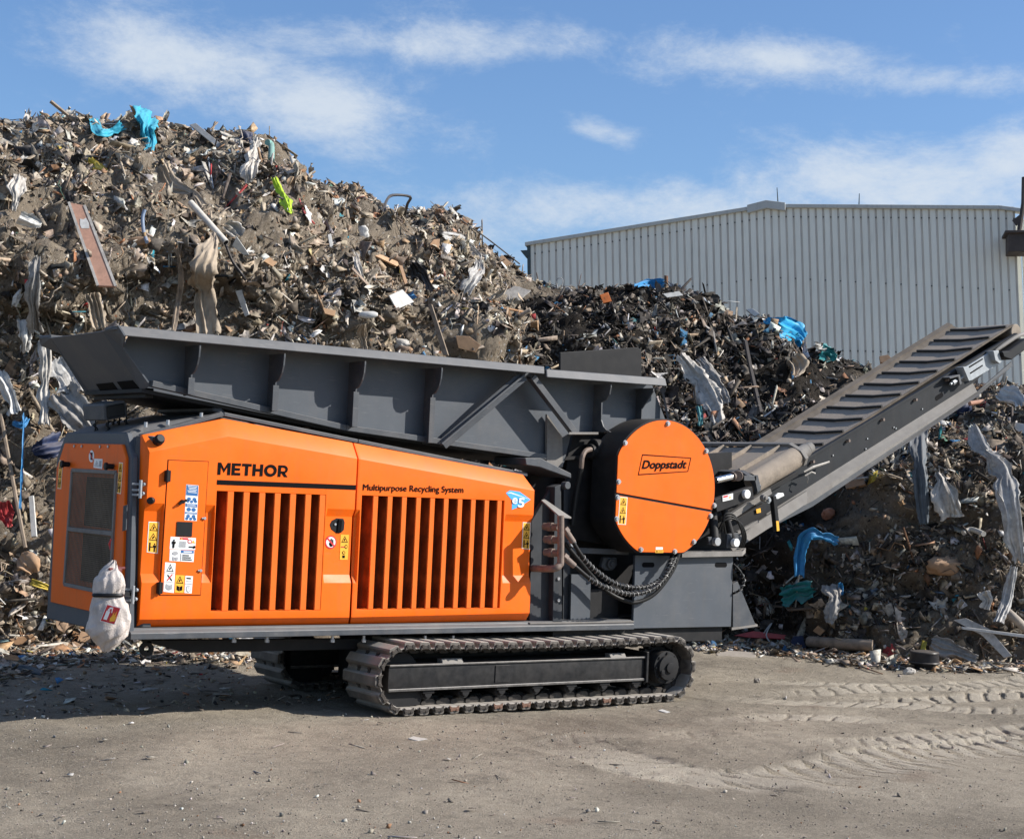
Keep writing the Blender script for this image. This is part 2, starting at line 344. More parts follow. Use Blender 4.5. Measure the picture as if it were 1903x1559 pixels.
def grid_mesh(name, co, nx, ny, mt, attr=None):
    idx = np.arange(nx * ny).reshape(nx, ny)
    q = np.stack([idx[:-1, :-1], idx[1:, :-1], idx[1:, 1:], idx[:-1, 1:]], -1).reshape(-1, 4)
    me = bpy.data.meshes.new(name); me.vertices.add(len(co)); me.vertices.foreach_set('co', co.astype(np.float32).ravel())
    me.loops.add(q.size); me.loops.foreach_set('vertex_index', q.astype(np.int32).ravel())
    me.polygons.add(len(q)); me.polygons.foreach_set('loop_start', np.arange(0, q.size, 4, dtype=np.int32)); me.polygons.foreach_set('loop_total', np.full(len(q), 4, np.int32))
    me.update(calc_edges=True); me.polygons.foreach_set('use_smooth', np.ones(len(q), bool))
    if attr is not None:
        at_ = me.color_attributes.new('Col', 'FLOAT_COLOR', 'POINT'); at_.data.foreach_set('color', np.c_[attr, np.ones(len(attr))].astype(np.float32).ravel())
    me.materials.append(mt); me.validate(); return me
def earth_material(name, c0, c1, pale, chips=True, bumpd=.012, chip_scale=26, chip_amt=.5):
    Mt = bpy.data.materials.new(name); Mt.use_nodes = True; nt = Mt.node_tree; N = nt.nodes; L = nt.links; B = N['Principled BSDF']; B.inputs['Roughness'].default_value = .93; B.inputs['Specular IOR Level'].default_value = .15
    tc = N.new('ShaderNodeTexCoord'); vec = tc.outputs['Object']
    def noise_(sc, det, rough=.6):
        n = N.new('ShaderNodeTexNoise'); n.inputs['Scale'].default_value = sc; n.inputs['Detail'].default_value = det; n.inputs['Roughness'].default_value = rough; L.new(vec, n.inputs['Vector']); return n.outputs[0]
    def mixc(f, a, b):
        mx = N.new('ShaderNodeMix'); mx.data_type = 'RGBA'
        for s, v in ((0, f), (6, a), (7, b)):
            if isinstance(v, (tuple, float, int)): mx.inputs[s].default_value = v
            else: L.new(v, mx.inputs[s])
        return mx.outputs[2]
    def rng_(v, a, b, c=0., d=1.):
        r = N.new('ShaderNodeMapRange'); L.new(v, r.inputs[0])
        for k, q in zip(range(1, 5), (a, b, c, d)): r.inputs[k].default_value = q
        return r.outputs[0]
    col = mixc(rng_(noise_(.55, 6), .35, .65), rgba(c0), rgba(c1))
    col = mixc(rng_(noise_(7, 8, .7), .45, .72, 0, .55), col, rgba([x * .55 for x in c0]))
    col = mixc(rng_(noise_(.33, 7, .68), .50, .66, 0, .75), col, rgba([x * .55 for x in c0]))
    col = mixc(rng_(noise_(38, 4, .7), .52, .72, 0, .6), col, rgba(pale))
    col = mixc(rng_(noise_(70, 3, .8), .50, .70, 0, .5), col, rgba([x * .45 for x in c0]))
    at_ = N.new('ShaderNodeAttribute'); at_.attribute_name = 'Col'; sp = N.new('ShaderNodeSeparateColor'); L.new(at_.outputs['Color'], sp.inputs[0])
    if not chips:
        pr = N.new('ShaderNodeMath'); pr.operation = 'MULTIPLY'; L.new(sp.outputs[0], pr.inputs[0]); pr.inputs[1].default_value = .6
        col = mixc(pr.outputs[0], col, rgba(pale))
        st = rng_(noise_(1.3, 5, .65), .62, .74, 0, .45); col = mixc(st, col, (0.055, 0.048, 0.042, 1))
        rs = rng_(noise_(.9, 3, .5), .66, .8, 0, .35); col = mixc(rs, col, (0.20, 0.10, 0.06, 1))
    if chips:
        v = N.new('ShaderNodeTexVoronoi'); v.inputs['Scale'].default_value = chip_scale; v.inputs['Randomness'].default_value = 1.0; L.new(vec, v.inputs['Vector'])
        sc = N.new('ShaderNodeSeparateColor'); L.new(v.outputs['Color'], sc.inputs[0])
        rp = N.new('ShaderNodeValToRGB'); rp.color_ramp.interpolation = 'CONSTANT'; e = rp.color_ramp.elements
        stops = [(0, c0), (.35, [x * .6 for x in c0]), (.5, pale), (.62, (0.30, 0.19, 0.11)), (.72, [x * 1.25 for x in c1]), (.82, (0.45, 0.42, 0.38)), (.90, (0.03, 0.028, 0.026)), (.965, (0.33, 0.15, 0.08))]
        e[0].position = 0; e[0].color = rgba(stops[0][1]); e[1].position = stops[1][0]; e[1].color = rgba(stops[1][1])
        for p_, c_ in stops[2:]: q = e.new(p_); q.color = rgba(c_)
        L.new(sc.outputs[0], rp.inputs[0])
        pick = N.new('ShaderNodeMath'); pick.operation = 'GREATER_THAN'; L.new(sc.outputs[1], pick.inputs[0]); pick.inputs[1].default_value = 1 - chip_amt
        edge = rng_(v.outputs['Distance'], .30, .36, .9, 0.)
        mm = N.new('ShaderNodeMath'); mm.operation = 'MULTIPLY'; L.new(pick.outputs[0], mm.inputs[0]); L.new(edge, mm.inputs[1])
        col = mixc(mm.outputs[0], col, rp.outputs[0])
        dk = N.new('ShaderNodeMix'); dk.data_type = 'RGBA'; L.new(sp.outputs[0], dk.inputs[0]); L.new(col, dk.inputs[6])
        dm = N.new('ShaderNodeMix'); dm.data_type = 'RGBA'; dm.blend_type = 'MULTIPLY'; dm.inputs[0].default_value = 1; L.new(col, dm.inputs[6]); dm.inputs[7].default_value = (0.11, 0.11, 0.115, 1); L.new(dm.outputs[2], dk.inputs[7]); col = dk.outputs[2]
    L.new(col, B.inputs['Base Color'])
    b = N.new('ShaderNodeBump'); b.inputs['Strength'].default_value = .9; b.inputs['Distance'].default_value = bumpd
    ad = N.new('ShaderNodeMath'); ad.operation = 'ADD'; L.new(noise_(16, 8, .72), ad.inputs[0]); L.new(noise_(75, 5, .7), ad.inputs[1])
    L.new(ad.outputs[0], b.inputs['Height']); L.new(b.outputs[0], B.inputs['Normal'])
    return Mt
M['ground'] = earth_material('yard_dirt', (0.282, 0.241, 0.186), (0.400, 0.344, 0.266), (0.50, 0.44, 0.355), chips=False, bumpd=.030)
gm = grid_mesh('ground', np.c_[xf, yf, hh], len(gx), len(gy), M['ground'], np.c_[press, press * 0, press * 0])
ground = bpy.data.objects.new('ground', gm); COL.objects.link(ground); tag(ground, 'grey brown dirt yard with pale curved tyre tracks', 'ground', kind='structure')

# ------------------------------------------------------------------ the sheet-metal hall
RB = np.array([[0.98275, 0.18445, 0.01373], [-0.0311, 0.09163, 0.99531], [-0.18233, 0.97856, -0.09579]])
bw_ = RM.T @ RB; bw_[2] *= -1                         # columns: along, away, down in world axes
BU, BD, BZ = bw_[:, 0], bw_[:, 1], -bw_[:, 2]
BO = PLN(1430, 500, CAM + BD * 52.0, BD)
def BP(px, py, off=0.0): return PLN(px, py, BO + BD * off, BD)
def buv(p): return np.dot(p - BO, BU), np.dot(p - BO, BZ)
def bpt(u, v, d=0.0): return BO + BU * u + BZ * v + BD * d
hall = empty('industrial_hall', bpt(0, -14)); tag(hall, 'pale grey industrial hall clad in ribbed sheet metal behind the heaps', 'building')
M['clad'] = mat('pale_grey_cladding', (0.71, 0.70, 0.62), .5, var=.05, scale=.35, grime=.16, detail=3)
M['clad_rib'] = mat('cladding_rib_edge', (0.60, 0.565, 0.51), .55, var=.1, scale=.6, grime=.25, detail=3)
M['clad_dark'] = mat('dark_gutter', (0.03, 0.045, 0.045), .4, var=.1)
uL, vL = buv(BP(983, 452)); uP, vP = buv(BP(1424, 383)); uR, vR = buv(BP(1886, 388)); 
uR2, vR2 = buv(BP(1858, 386))
vB = -16.0
def roof_v(u): return vL + (vP - vL) * (u - uL) / (uP - uL) if u < uP else vP + (vR2 - vP) * (u - uP) / (uR2 - uP)
NP_ = 66; du = (uR - uL) / NP_
obj('wall', MB().prism([bpt(uL, vB, .16), bpt(uR, vB, .16), bpt(uR, roof_v(uR) - .05, .16), bpt(uP, vP - .05, .16), bpt(uL, vL - .05, .16)], BD * 30), M['clad'], hall)
SCREW = None
for k in range(NP_):
    u0, u1 = uL + k * du, uL + (k + 1) * du; p1 = u0 + du * .68; r0 = u0 + du * .74; r1 = u0 + du * .94
    prof = [(u0, .0), (p1, .0), (r0, .045), (r1, .045), (u1, .0)]
    vs = [bpt(u, vB, d) for u, d in prof] + [bpt(u, roof_v(u) - .06, d) for u, d in prof]
    fs = [(i, i + 1, i + 6, i + 5) for i in range(4)]
    mb = MB().add(vs, fs); mb.add([bpt(u, vB, d + .012) for u, d in prof] + [bpt(u, roof_v(u) - .06, d + .012) for u, d in prof], [(i + 5, i + 6, i + 1, i) for i in range(4)])
    me = bpy.data.meshes.new('cladding_panel'); me.from_pydata(mb.v, [], mb.f); me.materials.append(M['clad']); me.materials.append(M['clad_rib'])
    for i, p_ in enumerate(me.polygons):
        if i in (1, 2): p_.material_index = 1  # recess shade put into the colour of the rib's slope and floor
    pnl = link(bpy.data.objects.new('cladding_panel', me), hall)
    for dz in ((.35, 2.0 + .04 * (k * du), 4.6) if k % 2 == 0 else (.35, 4.6)):
        c = bpt((r0 + r1) / 2, roof_v(u0) - dz, .04)
        if SCREW is None: SCREW = obj('screw', MB().cyl(-BD * .02, BD * 0, .022, n=6), M['clad_dark'], pnl); SCREW.location = c
        else:
            e_ = SCREW.copy(); COL.objects.link(e_); e_.parent = pnl; e_.location = c
def verge(u0, v0, u1, v1, nm='verge_trim', h=.12):
    a0, a1 = bpt(u0, v0, -.10), bpt(u1, v1, -.10); obj(nm, MB().prism([a0, a1, a1 - BZ * h, a0 - BZ * h], BD * .35), M['trim_grey'], hall, bevel=.01)
verge(uL - .12, vL + .02, uP - .55, roof_v(uP - .55) + .05); verge(uP + .55, roof_v(uP + .55) + .05, uR2, vR2 + .05); verge(uR2, vR2 + .05, uR + .3, vR2 - .10)
rc0, rc1, rcp = bpt(uP - .6, roof_v(uP - .6) + .10, -.14), bpt(uP + .6, roof_v(uP + .6) + .09, -.14), bpt(uP, vP + .16, -.14)
obj('ridge_cap', MB().prism([rc0, rcp, rc1, rc1 - BZ * .26, rcp - BZ * .26, rc0 - BZ * .26], BD * .4), M['trim_grey'], hall, bevel=.01)
for px, y0, y1, dx in ((1446, 378, 349, -2), (1596, 381, 360, 1)):
    a, b = BP(px, y0, .1), BP(px + dx, y1, .1); obj('lightning_rod', MB().cyl(a - BZ * .1, b, .022, .012, n=6), M['clad_dark'], hall)
a = buv(BP(985, 455)); g0 = bpt(a[0] - .32, a[1] - .18, -.05)
obj('gutter', MB().prism([g0, g0 + BU * .30, g0 + BU * .30 - BZ * .16, g0 + BU * .18 - BZ * .24], BD * 25), M['clad_dark'], hall, bevel=.01)
obj('corner_trim', MB().prism([bpt(uL - .06, vB, -.03), bpt(uL + .05, vB, -.03), bpt(uL + .05, vL - .05, -.03), bpt(uL - .06, vL - .05, -.03)], BD * .3), M['clad_dark'], hall)
rf = MB().prism([bpt(uL - .1, vL, .26), bpt(uP, vP, .26), bpt(uR, vR2, .26), bpt(uR, vR2 + .06, .26), bpt(uP, vP + .06, .26), bpt(uL - .1, vL + .06, .26)], BD * 30)
obj('roof', rf, M['clad_rib'], hall)
# side strip and the box hung at the right corner
for (p0_, p1_) in ((1880, 1903), (1905, 1930)):
    ua, ub = buv(BP(p0_, 500))[0], buv(BP(p1_, 500))[0]
    obj('corner_panel', MB().prism([bpt(ua + .02, vB, .5), bpt(ub, vB, .5), bpt(ub, vR2 - .3, .5), bpt(ua + .02, vR2 - .3, .5)], BD * .3), M['clad'], hall, bevel=.01)
bxq = [BP(1874, 468, -.9), BP(1915, 468, -.9), BP(1915, 429, -.9), BP(1874, 432, -.9)]
M['box_brown'] = mat('weathered_brown_box', (0.055, 0.042, 0.035), .7, var=.4, scale=3, bump=.1)
bxr = empty('hanging_box', bpt(buv(bxq[0])[0], buv(bxq[0])[1])); tag(bxr, 'weathered dark box hung on a strut at the right corner of the hall', 'box')
obj('box_body', MB().prism(bxq, BD * .8), M['box_brown'], bxr, bevel=.02)
obj('box_lid', MB().prism([BP(1868, 433, -1.0), BP(1916, 432, -1.0), BP(1916, 428, -1.0), BP(1868, 428, -1.0)], BD * .95), M['box_brown'], bxr, bevel=.01)
obj('strut', MB().tube([BP(1894, 430, -.6), BP(1898, 405, -.6), BP(1902, 378, -.6), BP(1903, 330, -.5)], .07, 8), M['box_brown'], bxr)
obj('hook', MB().bar(BP(1885, 415, -.5), BP(1898, 405, -.6), .08, .2), M['box_brown'], bxr)

# ------------------------------------------------------------------ heaps of rubbish
def heap_mesh(stations, ncol, nrow, prof, amp, seed, ledge=0.0, back=(4.0, 3.2)):
    n = len(stations); s = np.linspace(0, n - 1, ncol); ridx = np.arange(n)
    R_ = np.array([W(*st[0]) for st in stations]); T_ = np.array([st[1] for st in stations])
    Rg = np.stack([np.interp(s, ridx, R_[:, k]) for k in range(3)], 1); To = np.stack([np.interp(s, ridx, T_[:, k]) for k in range(2)], 1)
    pt, pa, pb = (np.array(x) for x in zip(*prof))
    t = np.linspace(0, 1, nrow); nb = nrow // 4
    co = np.zeros((ncol, nrow + nb, 3)); wgt = np.zeros((ncol, nrow + nb))
    for i in range(ncol):
        wob = .05 * vnoise(np.array([[s[i] * 1.3, 0, seed]]), seed)[0]
        tt = np.clip(t + wob * np.sin(math.pi * t), 0, 1)
        a = np.interp(tt, pt, pa); b = np.interp(tt, pt, pb)
        co[i, :nrow, :2] = To[i] + (Rg[i, :2] - To[i]) * a[:, None]; co[i, :nrow, 2] = -.12 + (Rg[i, 2] + .12) * b
        bt = np.linspace(0, 1, nb + 1)[1:]; d = (Rg[i, :2] - To[i]); d = d / np.linalg.norm(d)
        co[i, nrow:, :2] = Rg[i, :2] + d * (bt * (Rg[i, 2] * 1.1 + .5))[:, None]; co[i, nrow:, 2] = Rg[i, 2] - (Rg[i, 2] + .3) * bt ** 1.2
        wgt[i, :nrow] = np.clip(t / .04, .15, 1) * (1 - .55 * np.clip((t - .8) / .2, 0, 1)); wgt[i, nrow:] = .45
    flat_ = co.reshape(-1, 3); w = wgt.reshape(-1)
    d1 = np.gradient(co, axis=0).reshape(-1, 3); d2 = np.gradient(co, axis=1).reshape(-1, 3); nm = np.cross(d1, d2); nm /= np.linalg.norm(nm, axis=1)[:, None] + 1e-9
    toward = CAM - flat_
    flip = np.sign((nm[:, 1] < 0) * 2 - 1.0); nm *= np.where((nm * np.array([0, -1, .6])).sum(1) > 0, 1, -1)[:, None]
    q = flat_ * np.array([1, 1, 1.5])
    rid = np.ones_like(w)
    disp = amp * (.55 * fbm(q * .55, 2, seed) + .42 * fbm(q * 1.5, 3, seed + 7) + .24 * np.abs(fbm(q * 3.6, 3, seed + 13)) + .10 * fbm(q * 9, 3, seed + 19))
    return flat_ + nm * (disp * w)[:, None], ncol, nrow + nb
profA = [(0, 0, 0), (.08, .05, .10), (.22, .15, .27), (.38, .235, .45), (.46, .245, .555), (.53, .195, .64), (.58, .215, .68), (.67, .36, .745), (.82, .68, .87), (.93, .88, .97), (1, 1, 1)]
profB = [(0, 0, 0), (.06, .03, .07), (.25, .10, .32), (.50, .24, .62), (.70, .46, .82), (.88, .76, .95), (1, 1, 1)]
Ex = lambda x, y: np.array([x, y])
g2 = lambda x, y: G(x, y)[:2]
stA = [((-420, 242, 11.0), Ex(3.2, 5.3)), ((-150, 237, 10.8), Ex(4.6, 5.25)), ((0, 239, 10.6), Ex(5.7, 5.2)), ((100, 243, 10.5), g2(100, 1211)), ((190, 243, 10.5), g2(190, 1211)), ((260, 229, 10.5), g2(260, 1211)), ((350, 247, 10.5), Ex(8.0, 4.9)), ((450, 245, 10.5), Ex(8.6, 4.9)),
       ((505, 263, 10.5), Ex(9.15, 4.9)), ((530, 309, 10.45), Ex(9.4, 4.9)), ((560, 336, 10.4), Ex(9.7, 4.9)), ((605, 357, 10.3), Ex(10.2, 4.95)), ((655, 353, 10.2), Ex(10.6, 5.0)), ((730, 397, 10.1), Ex(11.2, 5.1)), ((800, 402, 10.0), Ex(11.8, 5.2)), ((850, 417, 9.9), Ex(12.3, 5.3)),
       ((900, 469, 9.8), Ex(12.8, 5.5)), ((955, 502, 9.7), Ex(13.4, 5.7)), ((1010, 532, 9.6), Ex(14.0, 6.0)), ((1090, 567, 9.6), Ex(15, 6.4)), ((1180, 647, 9.6), Ex(16, 6.9))]
stB = [((860, 695, 8.6), Ex(11.6, 5.4)), ((915, 615, 8.6), Ex(12.0, 5.2)), ((960, 577, 8.5), Ex(12.6, 5.0)), ((1040, 561, 8.4), Ex(13.2, 4.8)), ((1130, 553, 8.3), Ex(13.8, 4.6)), ((1250, 541, 8.0), Ex(14.5, 4.4)), ((1300, 557, 7.8), Ex(14.8, 4.3)), ((1360, 588, 7.6), Ex(15.0, 4.1)),
       ((1430, 609, 7.2), g2(1385, 1198)), ((1500, 655, 6.6), g2(1430, 1203)), ((1570, 681, 6.0), g2(1500, 1212)), ((1640, 700, 5.4), g2(1570, 1220)), ((1700, 720, 4.8), g2(1630, 1226)), ((1770, 743, 4.2), g2(1700, 1232)), ((1820, 735, 3.9), g2(1760, 1236)), ((1870, 721, 3.7), g2(1830, 1240)),
       ((1950, 730, 3.3), g2(1920, 1243)), ((2060, 765, 2.9), g2(2040, 1248)), ((2200, 835, 2.4), g2(2180, 1252))]
M['heapA'] = earth_material('brown_heap_soil', (0.250, 0.203, 0.152), (0.345, 0.284, 0.214), (0.50, 0.45, 0.375), chips=True, bumpd=.05, chip_scale=19, chip_amt=.6)
heaps = []
for nm, st, pf, seed, amp, lab, dark in (('rubbish_heap', stA, profA, 41, .55, 'tall brown heap of building rubbish rising behind the shredder', 0), ('rubbish_heap', stB, profB, 83, .42, 'dark heap of rubbish beside the rising conveyor', 1)):
    co, nx, ny = heap_mesh(st, 360, 140, pf, amp, seed)
    if dark:
        # darker colour on the flank behind the machine, ordinary brown further right and at the toe
        u = np.repeat(np.linspace(0, 1, nx), ny); v = np.tile(np.linspace(0, 1.25, ny), nx)
        k = np.clip((.62 - u) / .12, 0, 1) * .95 + .30; k = k * np.clip((v - .02) / .05, 0, 1); k = np.clip(k + .25 * fbm(co * .9, 3, 5), 0, 1)
    else:
        u = np.repeat(np.linspace(0, 1, nx), ny); k = np.clip((u - .80) / .12, 0, 1) * .55; k = np.clip(k + .12 * fbm(co * .9, 3, 6), 0, 1)
    me = grid_mesh(nm, co, nx, ny, M['heapA'], np.c_[k, k, k])
    o = bpy.data.objects.new(nm, me); COL.objects.link(o); tag(o, lab, 'rubbish heap', kind='stuff'); heaps.append((o, co.reshape(nx, ny, 3), k.reshape(nx, ny)))
def grid_bvh(co):
    nx, ny, _ = co.shape; idx = np.arange(nx * ny).reshape(nx, ny)
    q = np.stack([idx[:-1, :-1], idx[1:, :-1], idx[1:, 1:], idx[:-1, 1:]], -1).reshape(-1, 4)
    return BVHTree.FromPolygons(co.reshape(-1, 3).tolist(), q.tolist())
BVHS = [grid_bvh(h[1]) for h in heaps]
def hit(px, py, ground_ok=True):
    v = Vector(ray(px, py)).normalized(); best = None
    for b in BVHS:
        p, n, i, d = b.ray_cast(Vector(CAM), v, 200)
        if p is not None and (best is None or d < best[2]):
            if n.dot(v) > 0: n = -n
            best = (np.array(p), np.array(n), d)
    if ground_ok:
        g = G(px, py) if ray(px, py)[2] < -1e-4 else None
        if g is not None:
            d = np.linalg.norm(g - CAM)
            if best is None or d < best[2] - .02: best = (g + np.array([0, 0, .01]), np.array([0, 0, 1.]), d)
    return best
_hit0 = hit
def hit(px, py, ground_ok=True):
    for k in range(40):                               # just off the skyline: take the heap right below
        h = _hit0(px, py + k * 4, ground_ok)
        if h is not None: return h if k == 0 else (CAM + np.array(Vector(ray(px, py)).normalized()) * h[2], h[1], h[2])
    return h
# ------------------------------------------------------------------ the machine
YC = 0.885
mach = empty('recycling_shredder', (8.5, YC, 0.0))
tag(mach, 'orange and charcoal tracked waste shredder with long hopper and rising belt conveyor', 'shredder')
def mir(p): return np.array([p[0], 2 * YC - p[1], p[2]])
def wz(px, py, Y=0.0): return W(px, py, Y)[2]
def wx(px, py, Y=0.0): return W(px, py, Y)[0]

def bil(Q, u, v):                                    # Q = BL, BR, TR, TL
    Q = [np.asarray(q) for q in Q]
    return (1 - u) * (1 - v) * Q[0] + u * (1 - v) * Q[1] + u * v * Q[2] + (1 - u) * v * Q[3]
def flat(Q, polys, d):                                # thin raised print on a quad; polys are in its 0..1 square
    mb = MB(); n = np.cross(np.asarray(Q[1]) - Q[0], np.asarray(Q[3]) - Q[0]); n = n / np.linalg.norm(n)
    for p in polys: mb.prism([bil(Q, u, v) + n * d for u, v in p], -n * 0.0012)
    return mb
def tri_sign(cx, cy, w, h, t=0.12):
    a = [(cx - w / 2, cy - h / 2), (cx + w / 2, cy - h / 2), (cx, cy + h / 2)]
    b = [(cx + (x - cx) * (1 - 2.2 * t), cy - h * .1 + (y - cy + h * .1) * (1 - 2.2 * t)) for x, y in a]
    return [[a[0], a[1], b[1], b[0]], [a[1], a[2], b[2], b[1]], [a[2], a[0], b[0], b[2]],
            [(cx - w * .16, cy - h * .26), (cx + w * .02, cy - h * .3), (cx + w * .12, cy + h * .02), (cx - w * .02, cy + h * .1)]]
def person_sign(cx, cy, w, h):
    return [[(cx - w * .12, cy - h * .5), (cx - w * .02, cy - h * .5), (cx, cy), (cx - w * .12, cy)], [(cx + w * .02, cy - h * .5), (cx + w * .12, cy - h * .5), (cx + w * .12, cy), (cx, cy)],
            [(cx - w * .24, cy - h * .02), (cx + w * .24, cy - h * .02), (cx + w * .24, cy + h * .26), (cx - w * .24, cy + h * .26)],
            [(cx - w * .1, cy + h * .3), (cx + w * .1, cy + h * .3), (cx + w * .1, cy + h * .48), (cx - w * .1, cy + h * .48)]]
def disc_poly(cx, cy, rx, ry, n=14): return [(cx + rx * math.cos(k * 2 * math.pi / n), cy + ry * math.sin(k * 2 * math.pi / n)) for k in range(n)]
def rect(u0, v0, u1, v1): return [(u0, v0), (u1, v0), (u1, v1), (u0, v1)]
def sticker(Q, base, prints, parent, name='warning_label', label=None, shape=None):
    o = obj(name, flat(Q, [shape or rect(0, 0, 1, 1)], 0.002), M[base], parent)
    if label: o['label'] = label
    k = 0
    for mt, polys in prints:
        k += 1; obj('pictogram' if mt in ('ink', 'grey_print') else 'print_field', flat(Q, polys, 0.0023 + 0.0009 * k), M[mt], o)
    return o
def pq(pts, Y): return [W(x, y, Y) for x, y in pts]   # px corners BL, BR, TR, TL
def cut_hazard(Q, parent, name='warning_label'):
    return sticker(Q, 'white', [('yellow', [rect(.07, .02, .93, .98)]),
        ('ink', tri_sign(.5, .83, .76, .24) + tri_sign(.5, .52, .76, .24) + person_sign(.66, .18, .6, .28) + [rect(.16, .05, .3, .33), rect(.3, .17, .5, .2)])], parent, name)

# ---- hood core
XE = EX(236, 1184, 1).item(0) if False else W(236, 1184, 0.10)[0]
zb = wz(253, 1166, .06)
zEnd = EX(235, 804, XE)[2]
zPk = W(407, 771, .25)[2]; xPk = wx(409, 777, .1)
xR = wx(985, 1152, 0.0); zR = W(985, 893, .2)[2]
def sect(X, zt, y0, c=.10):
    y1 = 2 * YC - y0
    return [(X, y0, zb), (X, y0, zt - c), (X, y0 + c * .9, zt), (X, y1 - c * .9, zt), (X, y1, zt - c), (X, y1, zb)]
core = MB(); secs = [sect(XE, zEnd, .145, .14), sect(XE + .12, zEnd + .06, .20, .12), sect(xPk, zPk, .20, .06), sect(xR, zR, .20, .06)]
vs = [p for s_ in secs for p in s_]; fs = [tuple(range(5, -1, -1)), tuple(range(18, 24))]
for i in range(3):
    for k in range(6): fs.append((i * 6 + k, i * 6 + (k + 1) % 6, i * 6 + 6 + (k + 1) % 6, i * 6 + 6 + k))
core.add(vs, fs)
hood = obj('hood_body', core, M['char'], mach, bevel=.012)
# corner post between the end face and the side door
post = MB().prism([(XE, .145, zb), (XE + .02, .145, zb), (XE + .17, .10, zb), (XE + .17, .045, zb), (XE + .10, .045, zb)], (0, 0, zEnd - zb - .02))
obj('corner_post', post, M['char'], mach, bevel=.006)

# ---- relief door panels
def door_panel(name, inner, outer, xs_cols, z_rec, opening, set_back, rec=0.035):
    bm = bmesh.new()
    x0 = min(W(x, y, 0)[0] for x, y in inner) - .02; x1 = max(W(x, y, 0)[0] for x, y in inner) + .02
    z0 = min(W(x, y, 0)[2] for x, y in inner) - .02; z1 = max(W(x, y, 0)[2] for x, y in inner) + .02
    X = {x0, x1, opening[0], opening[1]}; e = .012
    cols = []
    for a, b, fa, fb in xs_cols:
        X |= {a, b}; 
        if fa: X.add(a + e)
        if fb: X.add(b - e)
        cols.append((a, b, fa, fb))
    Z = {z0, z1, opening[2], opening[3], *z_rec}
    X = sorted(X); Z = sorted(Z)
    def depth(x, z):
        za, zb_, zc, zd = z_rec                        # out, in, in, out (rising)
        p = 0 if z <= za or z >= zd else (1 if zb_ <= z <= zc else ((z - za) / (zb_ - za) if z < zb_ else (zd - z) / (zd - zc)))
        for a, b, fa, fb in cols:
            if a - 1e-6 <= x <= b + 1e-6:
                if fa and x <= a + 1e-6: return 0
                if fb and x >= b - 1e-6: return 0
                return rec * p
        return 0
    V = [[bm.verts.new((x, depth(x, z), z)) for z in Z] for x in X]
    for i in range(len(X) - 1):
        for j in range(len(Z) - 1): bm.faces.new((V[i][j], V[i + 1][j], V[i + 1][j + 1], V[i][j + 1]))
    I = [W(x, y, 0) for x, y in inner]; n = len(I)
    cen = sum(I) / n
    for k in range(n):
        a, b = I[k], I[(k + 1) % n]; d = b - a; nn = np.array([-d[2], 0, d[0]])
        if np.dot(nn, cen - a) > 0: nn = -nn
        bmesh.ops.bisect_plane(bm, geom=bm.verts[:] + bm.edges[:] + bm.faces[:], dist=1e-6, plane_co=Vector(a), plane_no=Vector(nn), clear_outer=True)
    O = [W(x, y, set_back) for x, y in outer]
    bed = [e_ for e_ in bm.edges if len(e_.link_faces) == 1]
    r = bmesh.ops.extrude_edge_only(bm, edges=bed)
    nv = [g for g in r['geom'] if isinstance(g, bmesh.types.BMVert)]
    for v in nv:
        p = np.array(v.co); best = None
        for k in range(n):
            a, b = I[k], I[(k + 1) % n]; d = b - a; d2 = np.array([d[0], 0, d[2]])
            t = np.dot(p - a, d2) / np.dot(d2, d2); t = min(1, max(0, t)); q = a + d * t; dist = math.hypot(p[0] - q[0], p[2] - q[2])
            if best is None or dist < best[0]: best = (dist, O[k] + (O[(k + 1) % n] - O[k]) * t)
        v.co = best[1]
    # return edge
    bed = [e_ for e_ in bm.edges if len(e_.link_faces) == 1]
    r = bmesh.ops.extrude_edge_only(bm, edges=bed)
    for g in r['geom']:
        if isinstance(g, bmesh.types.BMVert): g.co.y += .03
    ox0, ox1, oz0, oz1 = opening
    kill = [f for f in bm.faces if ox0 < f.calc_center_median().x < ox1 and oz0 < f.calc_center_median().z < oz1 and abs(f.normal.y) > .9 and f.calc_center_median().y < .02]
    bmesh.ops.delete(bm, geom=kill, context='FACES')
    op = [e_ for e_ in bm.edges if len(e_.link_faces) == 1 and all(v.co.y < .01 for v in e_.verts)]
    r = bmesh.ops.extrude_edge_only(bm, edges=op)
    for g in r['geom']:
        if isinstance(g, bmesh.types.BMVert): g.co.y += .165
    bmesh.ops.remove_doubles(bm, verts=bm.verts, dist=1e-5)
    bmesh.ops.recalc_face_normals(bm, faces=bm.faces)
    # face outwards (towards -Y)
    big = max(bm.faces, key=lambda f: f.calc_area())
    if big.normal.y > 0: bmesh.ops.reverse_faces(bm, faces=bm.faces)
    es = [e_ for e_ in bm.edges if len(e_.link_faces) == 2 and e_.calc_face_angle(0) > .25]
    bmesh.ops.bevel(bm, geom=es, offset=.004, segments=2, profile=.6, affect='EDGES', clamp_overlap=True)
    me = bpy.data.meshes.new(name); bm.to_mesh(me); bm.free()
    me.polygons.foreach_set('use_smooth', [True] * len(me.polygons)); me.set_sharp_from_angle(angle=math.radians(25))
    me.materials.append(M['orange'])
    return link(bpy.data.objects.new(name, me), mach)

